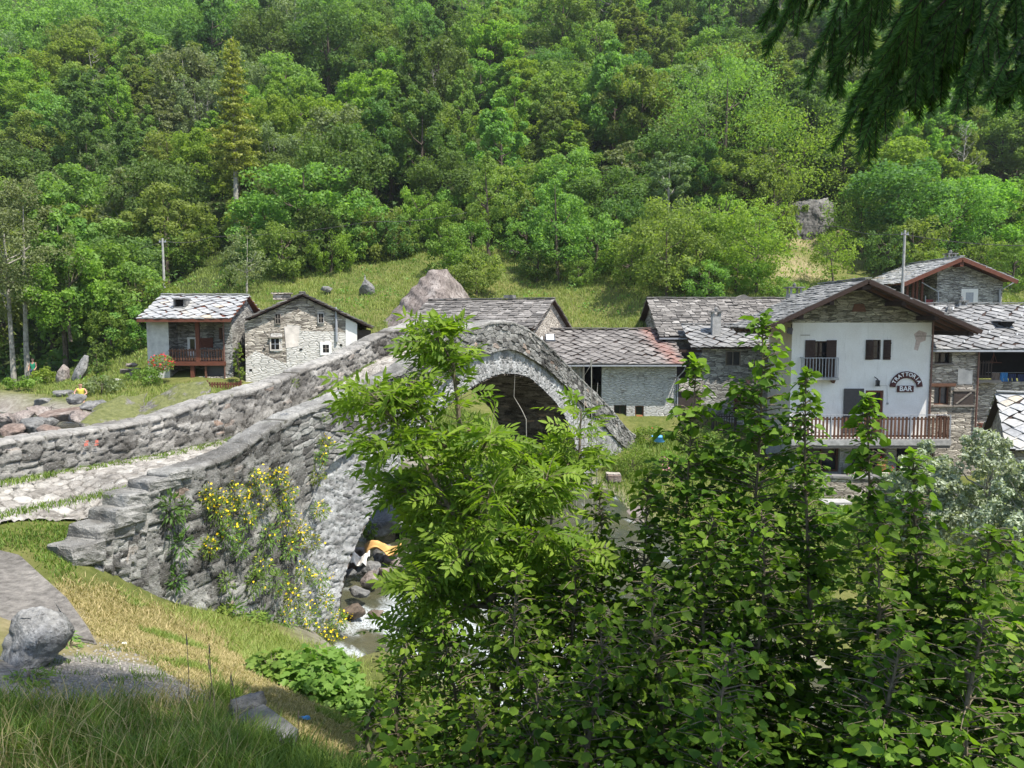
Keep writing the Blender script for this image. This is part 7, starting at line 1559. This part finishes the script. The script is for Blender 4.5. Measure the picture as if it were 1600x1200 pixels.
herb('spreading shrub with star shaped leaves at the bridge foot', 490, 1085, 11.0, 75, 75, 900, .10, 'leaf_bright', 1001, name='maple_shrub'); herb('smaller star leaved shrub left of the spreading one', 425, 1060, 11.2, 45, 45, 420, .09, 'leaf_bright', 1002, name='maple_shrub')
herb('star leaved shrub nearest the rapids', 540, 1115, 10.0, 50, 50, 420, .09, 'leaf_bright', 1003, name='maple_shrub'); herb('bright geranium clump at the foot of the wall', 395, 945, 12.0, 30, 22, 300, .07, 'leaf_bright', 1004); herb('bright leafy clump below the flowers', 345, 955, 11.7, 22, 18, 170, .07, 'leaf_bright', 1005); herb('low green herb between wall and path', 390, 970, 11.8, 26, 16, 180, .06, 'leaf_bright', 1006)
herb('green weed beside the grey boulder with the hole', 105, 1010, 6.3, 20, 24, 130, .05, 'leaf_forest', 1007, 'lance'); herb('yellow green tuft under the near boulder', 45, 1065, 5.7, 40, 14, 160, .06, 'leaf_bright', 1008, 'lance')
def bank_cover():
    rs = np.random.RandomState(44); n = 42000; s = rs.uniform(-.5, 22, n); t = rs.uniform(-7, 6, n); x, y = XY(s, t); px, py = proj(x, y, terrain(x, y)); k = (px > 590) & (py > 900) & (y > 3.2) | (t > 4.3) & (px > 700); x, y = x[k], y[k]; lo, hi = river_edges(s[k]); k2 = t[k] < lo-.2; x, y = x[k2], y[k2]; n = len(x)
    p = np.stack([x, y, terrain(x, y)+rs.uniform(0, 1, n)**1.6*.5], 1); dd = rs.normal(size=(n,3)); dd[:, 2] *= .4; V, F, tt = inst('hazel', p, dd, rs.normal(size=(n,3))*.4+[0,0,1], .07*rs.uniform(.5, 1.2, n), rs.uniform(0, 1, n))
    tag(link('bank_undergrowth', fastmesh('bank_undergrowth', V, F, tt), M['leaf_hazel']), 'low leafy undergrowth beneath the hazel shrubs', 'undergrowth', None, 'stuff')
bank_cover()

# ------------------------------------------------------------------ poles and wires
def pole(label, px, py0, py1, Y, r=.09):
    b = P(px, py1, Y); H = (py1-py0)*Y/F_PX; t = empty('utility_pole', b, label, 'pole'); MB().tube([(0,0,-.8),(0,0,H)], [r*1.2, r*.8], 10).build('pole', M['concrete'], t)
    MB().box(-.25,.25,-.04,.04,H-.3,H-.22).tube([(.2,0,H-.22),(.2,0,H-.1)], .03, 6).tube([(-.2,0,H-.22),(-.2,0,H-.1)], .03, 6).build('crossarm', M['metal'], t)
pole('grey utility pole at the left, between forest and meadow', 257, 374, 460, 57); pole('tall grey utility pole standing behind the inn roof', 1409, 362, 478, 50)
def wire(label, pts, Y, r=.018):
    P3 = [P(a, b, y) for (a, b), y in zip(pts, Y)]; out = []
    for i in range(len(P3)-1):
        for q in np.linspace(0, 1, 8, endpoint=False): out.append(tuple(P3[i]*(1-q)+P3[i+1]*q-np.array([0,0,.25*math.sin(q*PI)])))
    out.append(tuple(P3[-1])); tag(MB().tube(out, r, 5).build('overhead_wire', M['metal_dark']), label, 'wire')
wire('wire running left from the left pole into the trees', [(257,377),(140,396)], [57,56]); wire('wire running from the left pole over the meadow edge', [(257,377),(330,370),(580,346),(730,332)], [57,58,59,60]); wire('pale wire from the right pole to the right edge', [(1409,366),(1660,384)], [50,44], .022); wire('wire from the right pole up to the forest by the cliff', [(1409,366),(1310,354),(1180,335),(1010,316)], [50,56,58,60], .022)
pb = P(408, 1042, 10.6); o = MB().box(-.07,.07,-.07,.07,-.25,.2).build('boundary_post', M['concrete']); o.location = tuple(pb-[0,0,.05]); tag(o, 'short square concrete post on the bank below the wall', 'post')
# concrete edge by the rapids
hull('concrete_block', 'broken pinkish concrete ledge between star leaved shrub and rapids', [tuple(P(*q)) for q in [(505,1045,11.6),(530,1040,12),(585,1095,10.8),(560,1120,10.4),(505,1085,11.2),(590,1130,10.2)]]+[tuple(P(*q)-[0,0,.5]) for q in [(505,1045,11.6),(530,1040,12),(585,1095,10.8),(560,1120,10.4),(505,1085,11.2)]], 'rock_warm', .02, 4, 41, 0, cat='ledge', smoothf=.08)

# ------------------------------------------------------------------ small things
def cloth_on(label, px, py, Y, wpx, hpx, mat, seed, name='towel', tilt=.25):
    c = P(px, py, Y); w_ = wpx*Y/F_PX; d_ = hpx*Y/F_PX*1.9; n = 22; V = []; F = []
    for i in range(n):
        for j in range(n):
            u, v = i/(n-1)-.5, j/(n-1)-.5; z = v*d_*tilt+.07*math.sin(u*7+seed)+.05*math.sin(v*9+u*4)+.06*mnoise.noise(Vector((u*5, v*5, seed)))-.25*max(0, abs(u)-.38); V.append((u*w_*(1+.1*math.sin(v*5)), v*d_*(1+.12*math.sin(u*6)), z))
    for i in range(n-1):
        for j in range(n-1): F.append((i*n+j, (i+1)*n+j, (i+1)*n+j+1, i*n+j+1))
    o = MB().add(V, F).build(name, M[mat], None, True); o.location = tuple(c); m = o.modifiers.new('thickness', 'SOLIDIFY'); m.thickness = .015; tag(o, label, 'towel'); return o
cloth_on('orange and yellow towel spread over the boulders under the arch', 598, 856, 18.0, 54, 12, 'orange_cloth', 3, tilt=.35); cloth_on('white towel draped on the boulders next to the arch foot', 562, 873, 17.6, 27, 12, 'white_cloth', 5, tilt=.5)
o = rock('crumpled white paper lying on the dry grass', PZ(193, 1008, -3.2), (.07,.06,.06), 'paper', 61, name='paper', cat='litter', sub=2)
o = rock('crumpled pale blue plastic bottle lying in the shaded grass', PZ(475, 1122, -3.6), (.14,.06,.05), 'blue_plastic', 62, .2, name='plastic_bottle', cat='bottle', sub=2)
def basin():
    p = P(1030, 690, 32); t = empty('plastic_basin', p, 'blue plastic basin behind the garden wall', 'basin'); MB().tube([(0,0,0),(0,0,.22),(0,0,.23)], [.22,.3,.33], 14).build('bowl', M['blue_plastic'], t)
basin()
def person(label, loc, H, pose, cols, rz=0):
    "one skinned body; clothing as slightly thicker skinned children. pose: dict joint->(x,y,z) in units of height"
    e = empty('person', loc, label, 'person', None, rz)
    J = {k: Vector(v)*H for k, v in pose.items()}
    def skin(name, chain, rad, mat, root):
        names = sorted({n for c in chain for n in c}, key=lambda n: (n != root, n)); me = bpy.data.meshes.new(name); me.from_pydata([J[n] for n in names], [(names.index(a), names.index(b)) for a, b in chain], [])
        o = link(name, me, M[mat], e); m = o.modifiers.new('skin', 'SKIN'); m.use_smooth_shade = True
        for i, n in enumerate(names): me.skin_vertices[0].data[i].radius = (rad[n]*H, rad[n]*H*.85); me.skin_vertices[0].data[i].use_root = (i == 0)
        o.modifiers.new('sub', 'SUBSURF').levels = 1; o.modifiers['sub'].render_levels = 2; return o
    R0 = dict(pelvis=.075, waist=.065, chest=.082, neck=.03, head0=.045, head=.058, headt=.045, shl=.035, shr=.035, ell=.024, elr=.024, hal=.018, har=.018, fil=.012, fir=.012, hipl=.055, hipr=.055, knl=.038, knr=.038, anl=.024, anr=.024, tol=.02, tor=.02)
    full = [('pelvis','waist'),('waist','chest'),('chest','neck'),('neck','head0'),('head0','head'),('head','headt'),('chest','shl'),('shl','ell'),('ell','hal'),('hal','fil'),('chest','shr'),('shr','elr'),('elr','har'),('har','fir'),('pelvis','hipl'),('hipl','knl'),('knl','anl'),('anl','tol'),('pelvis','hipr'),('hipr','knr'),('knr','anr'),('anr','tor')]
    skin('body', full, R0, 'skin', 'pelvis'); th = {k: v*1.14 for k, v in R0.items()}
    skin('top', [('waist','pelvis'),('waist','chest'),('chest','shl'),('chest','shr')], th, cols[0], 'waist'); skin('trousers', [('pelvis','hipl'),('hipl','knl'),('pelvis','hipr'),('hipr','knr')], th, cols[1], 'pelvis')
    if cols[2]: h = skin('hair', [('head','headt')], {'head': .060, 'headt': .052}, cols[2], 'head')
    return e
stand = dict(pelvis=(0,0,.52), waist=(0,0,.60), chest=(0,0,.72), neck=(0,0,.83), head0=(0,-.005,.88), head=(0,-.008,.93), headt=(0,0,.965), shl=(-.11,0,.79), shr=(.11,0,.79), ell=(-.15,-.02,.63), elr=(.15,-.03,.63), hal=(-.13,-.1,.5), har=(.13,-.12,.52), fil=(-.12,-.14,.47), fir=(.12,-.16,.5), hipl=(-.06,0,.48), hipr=(.06,0,.48), knl=(-.07,-.02,.27), knr=(.07,-.01,.27), anl=(-.07,.01,.05), anr=(.07,.02,.05), tol=(-.07,-.07,.02), tor=(.07,-.06,.02))
sit = dict(stand); sit.update(pelvis=(0,0,.12), waist=(0,0,.20), chest=(0,-.03,.33), neck=(0,-.04,.43), head0=(0,-.05,.48), head=(0,-.06,.53), headt=(0,-.055,.565), shl=(-.11,-.03,.40), shr=(.11,-.03,.40), ell=(-.17,-.08,.27), elr=(.17,-.08,.27), hal=(-.10,-.2,.22), har=(.1,-.2,.22), fil=(-.07,-.24,.21), fir=(.07,-.24,.21), hipl=(-.06,-.02,.10), hipr=(.06,-.02,.10), knl=(-.09,-.24,.16), knr=(.09,-.24,.18), anl=(-.1,-.36,-.04), anr=(.1,-.34,-.04), tol=(-.1,-.42,-.06), tor=(.1,-.41,-.06))
p = P(1371, 806, 32.5); person('balding man in dark grey sleeveless shirt seated with his back turned below the inn', p, 1.75, sit, ('grey_cloth', 'navy_cloth', None), PI)
person('person in yellow top sitting on the left riverbank', P(127, 628, 37), 1.6, sit, ('yellow_cloth', 'brown_cloth', 'hair'), .4)
person('person in blue and white standing beyond the arch opening', P(741, 728, 33), 1.7, stand, ('blue_cloth', 'white_cloth', 'hair'), .3); person('person in red standing behind the one in blue beyond the arch', P(733, 724, 33.6), 1.65, stand, ('red_cloth', 'navy_cloth', 'hair'), -.4)
person('person in green top standing in the shade beside the birch trunk', P(53, 598, 50), 1.65, stand, ('green_cloth', 'navy_cloth', 'hair'), 0)
def seat_block(label, px, py, Y, w_, d_, h_):
    c = P(px, py, Y); rock(label, (c[0], c[1], c[2]-h_*.45), (w_, d_, h_), 'rock_grey', 71, 0, name='stone_block', cat='stone block', rnd=.1, sub=2)
seat_block('stone seat under the man in the grey shirt', 1371, 806, 32.5, .9, .6, .5)
def table():
    c = P(1305, 783, 31.5); t = empty('stone_table', (c[0], c[1], c[2]-.72), 'grey slab table in front of the leaning bicycle', 'table'); MB().box(-.55,.55,-.35,.35,.66,.74).build('table_top', M['concrete'], t); MB().box(-.12,.12,-.15,.15,-.3,.657).build('leg', M['rock_grey'], t)
table()
def bicycle():
    c = P(1309, 789, 33.4); t = empty('bicycle', c, 'bicycle with red and white frame leaning behind the slab table', 'bicycle'); R_ = .33
    f = MB(); bb = (0,0,.0); A = Vector
    pts = dict(rear=(-.42,0,.34), front=(.58,0,.34), bb=(0,0,.30), seat=(-.16,0,.82), head=(.40,0,.86), headb=(.44,0,.70))
    MB().tube([pts['seat'], pts['head']], .018, 7).tube([pts['bb'], pts['headb']], .02, 7).build('frame_tube', M['white_paint'], t)
    f.tube([pts['bb'], pts['seat']], .018, 7).tube([pts['head'], pts['headb']], .022, 7).tube([(pts['headb']), pts['front']], .015, 7).tube([pts['rear'], pts['seat']], .011, 6).tube([pts['rear'], pts['bb']], .012, 6); f.build('frame', M['red_paint'], t)
    for cx in (-.42, .58):
        ring_ = [(cx+R_*math.cos(a), 0, .34+R_*math.sin(a)) for a in np.linspace(0, 2*PI, 29)]; w_ = MB().tube(ring_, .016, 6, cap=False).build('wheel', M['rubber'], t)
        s = MB().tube([(cx+(R_-.03)*math.cos(a), 0, .34+(R_-.03)*math.sin(a)) for a in np.linspace(0, 2*PI, 29)], .008, 5, cap=False); 
        for k in range(14): a = k*PI/7; s.bar((cx,0,.34), (cx+R_*math.cos(a),0,.34+R_*math.sin(a)), .003)
        s.build('rim', M['metal'], w_)
    MB().tube([pts['seat'], (-.18,0,.93)], .013, 6).box(-.30,-.06,-.06,.06,.93,.96).build('saddle', M['rubber'], t); MB().tube([pts['head'], (.40,0,.95), (.44,-.2,.97), (.52,-.22,.92)], .011, 6).tube([(.40,0,.95),(.44,.2,.97),(.52,.22,.92)], .011, 6).build('handlebar', M['metal_dark'], t)
    t.location.z -= .85
bicycle()
free_wall('picket_stub_wall', 'small terracotta capped block on the garden wall by the arch', [P(948,740,29.3), P(970,741,29.3)], .35, .5, 'stone_mortar', False)
o = MB().box(-.25,.25,-.15,.15,0,.24).build('terracotta_block', M['rock_rust']); o.location = tuple(P(960, 752, 29.25)); tag(o, 'terracotta block on the garden wall next to the arch foot', 'block')
fc = P(352, 606, 40.5)
t = empty('picket_fence', fc, 'low reddish picket fence between outcrop and left houses', 'fence'); railing(t, -.9, .8, 0, -.2, .35, 12, 'wood_red', name='pickets', wide=.09); MB().box(-.96,-.91,-.04,.04,-.4,.4).build('post', M['wood_red'], t); MB().box(.81,.86,-.04,.04,-.4,.4).build('post', M['wood_red'], t)
# give river stones their own label
_rs = sorted([o for o in bpy.data.objects if o.name.startswith('river_stone')], key=lambda o: (round(o.location.y/2.5), o.location.x))
_rows = {}
for o in _rs: _rows.setdefault(round(o.location.y/2.5), []).append(o)
_bn = sorted(_rows)
_words = ['nearest','second nearest','third nearest','fourth nearest','fifth nearest','sixth nearest','seventh nearest','eighth nearest','ninth nearest','tenth nearest','eleventh nearest']
_ord = ['leftmost','second from left','third from left','fourth from left','fifth from left','sixth from left','seventh from left','eighth from left','ninth from left','tenth from left','eleventh from left','twelfth from left','thirteenth from left','fourteenth from left','fifteenth from left']
for i, b in enumerate(_bn):
    for j, o in enumerate(sorted(_rows[b], key=lambda o: o.location.x)): o['label'] = o['label'].replace(' in the rapids glimpsed through the shrubs', '')+' in the rapids, %s in the %s row' % (_ord[min(j, 14)], _words[min(i, 10)])

def _num(prefix, fmt, key=lambda o: o.location.x):
    L = sorted([o for o in bpy.data.objects if o.parent is None and o.get('label','').startswith(prefix)], key=key)
    for i, o in enumerate(L): o['label'] = fmt(o['label'], _ord[min(i, 14)])
for c in ('grey', 'pinkish grey', 'rust brown'):
    _num('rounded %s boulder in the dry' % c, lambda l, n: l.replace(' in the dry stream bed behind the left parapet', '')+' behind the left parapet, %s of its colour' % n, lambda o: o.location.x/o.location.y)
_num('pale cut stone block', lambda l, n: l+', '+n, lambda o: o.location.x/o.location.y)
_num('thin seeding grass stem', lambda l, n: l+', '+n, lambda o: (np.array([v.co.x/v.co.y for v in o.data.vertices]).mean()))
def haze():
    x0, x1, y0, y1, z0, z1 = -190, 190, -40, 240, -22, 190
    o = MB().box(x0, x1, y0, y1, z0, z1).build('haze', None); m = bpy.data.materials.new('thin_air'); m.use_nodes = True; nt_ = m.node_tree; nt_.nodes.clear()
    out = nt_.nodes.new('ShaderNodeOutputMaterial'); v = nt_.nodes.new('ShaderNodeVolumePrincipled'); v.inputs['Density'].default_value = .00025; v.inputs['Color'].default_value = (.9, .95, 1, 1); v.inputs['Anisotropy'].default_value = .3
    nt_.links.new(v.outputs[0], out.inputs['Volume']); o.data.materials.append(m); tag(o, 'thin summer haze in the valley', 'haze', None, 'stuff')
haze()
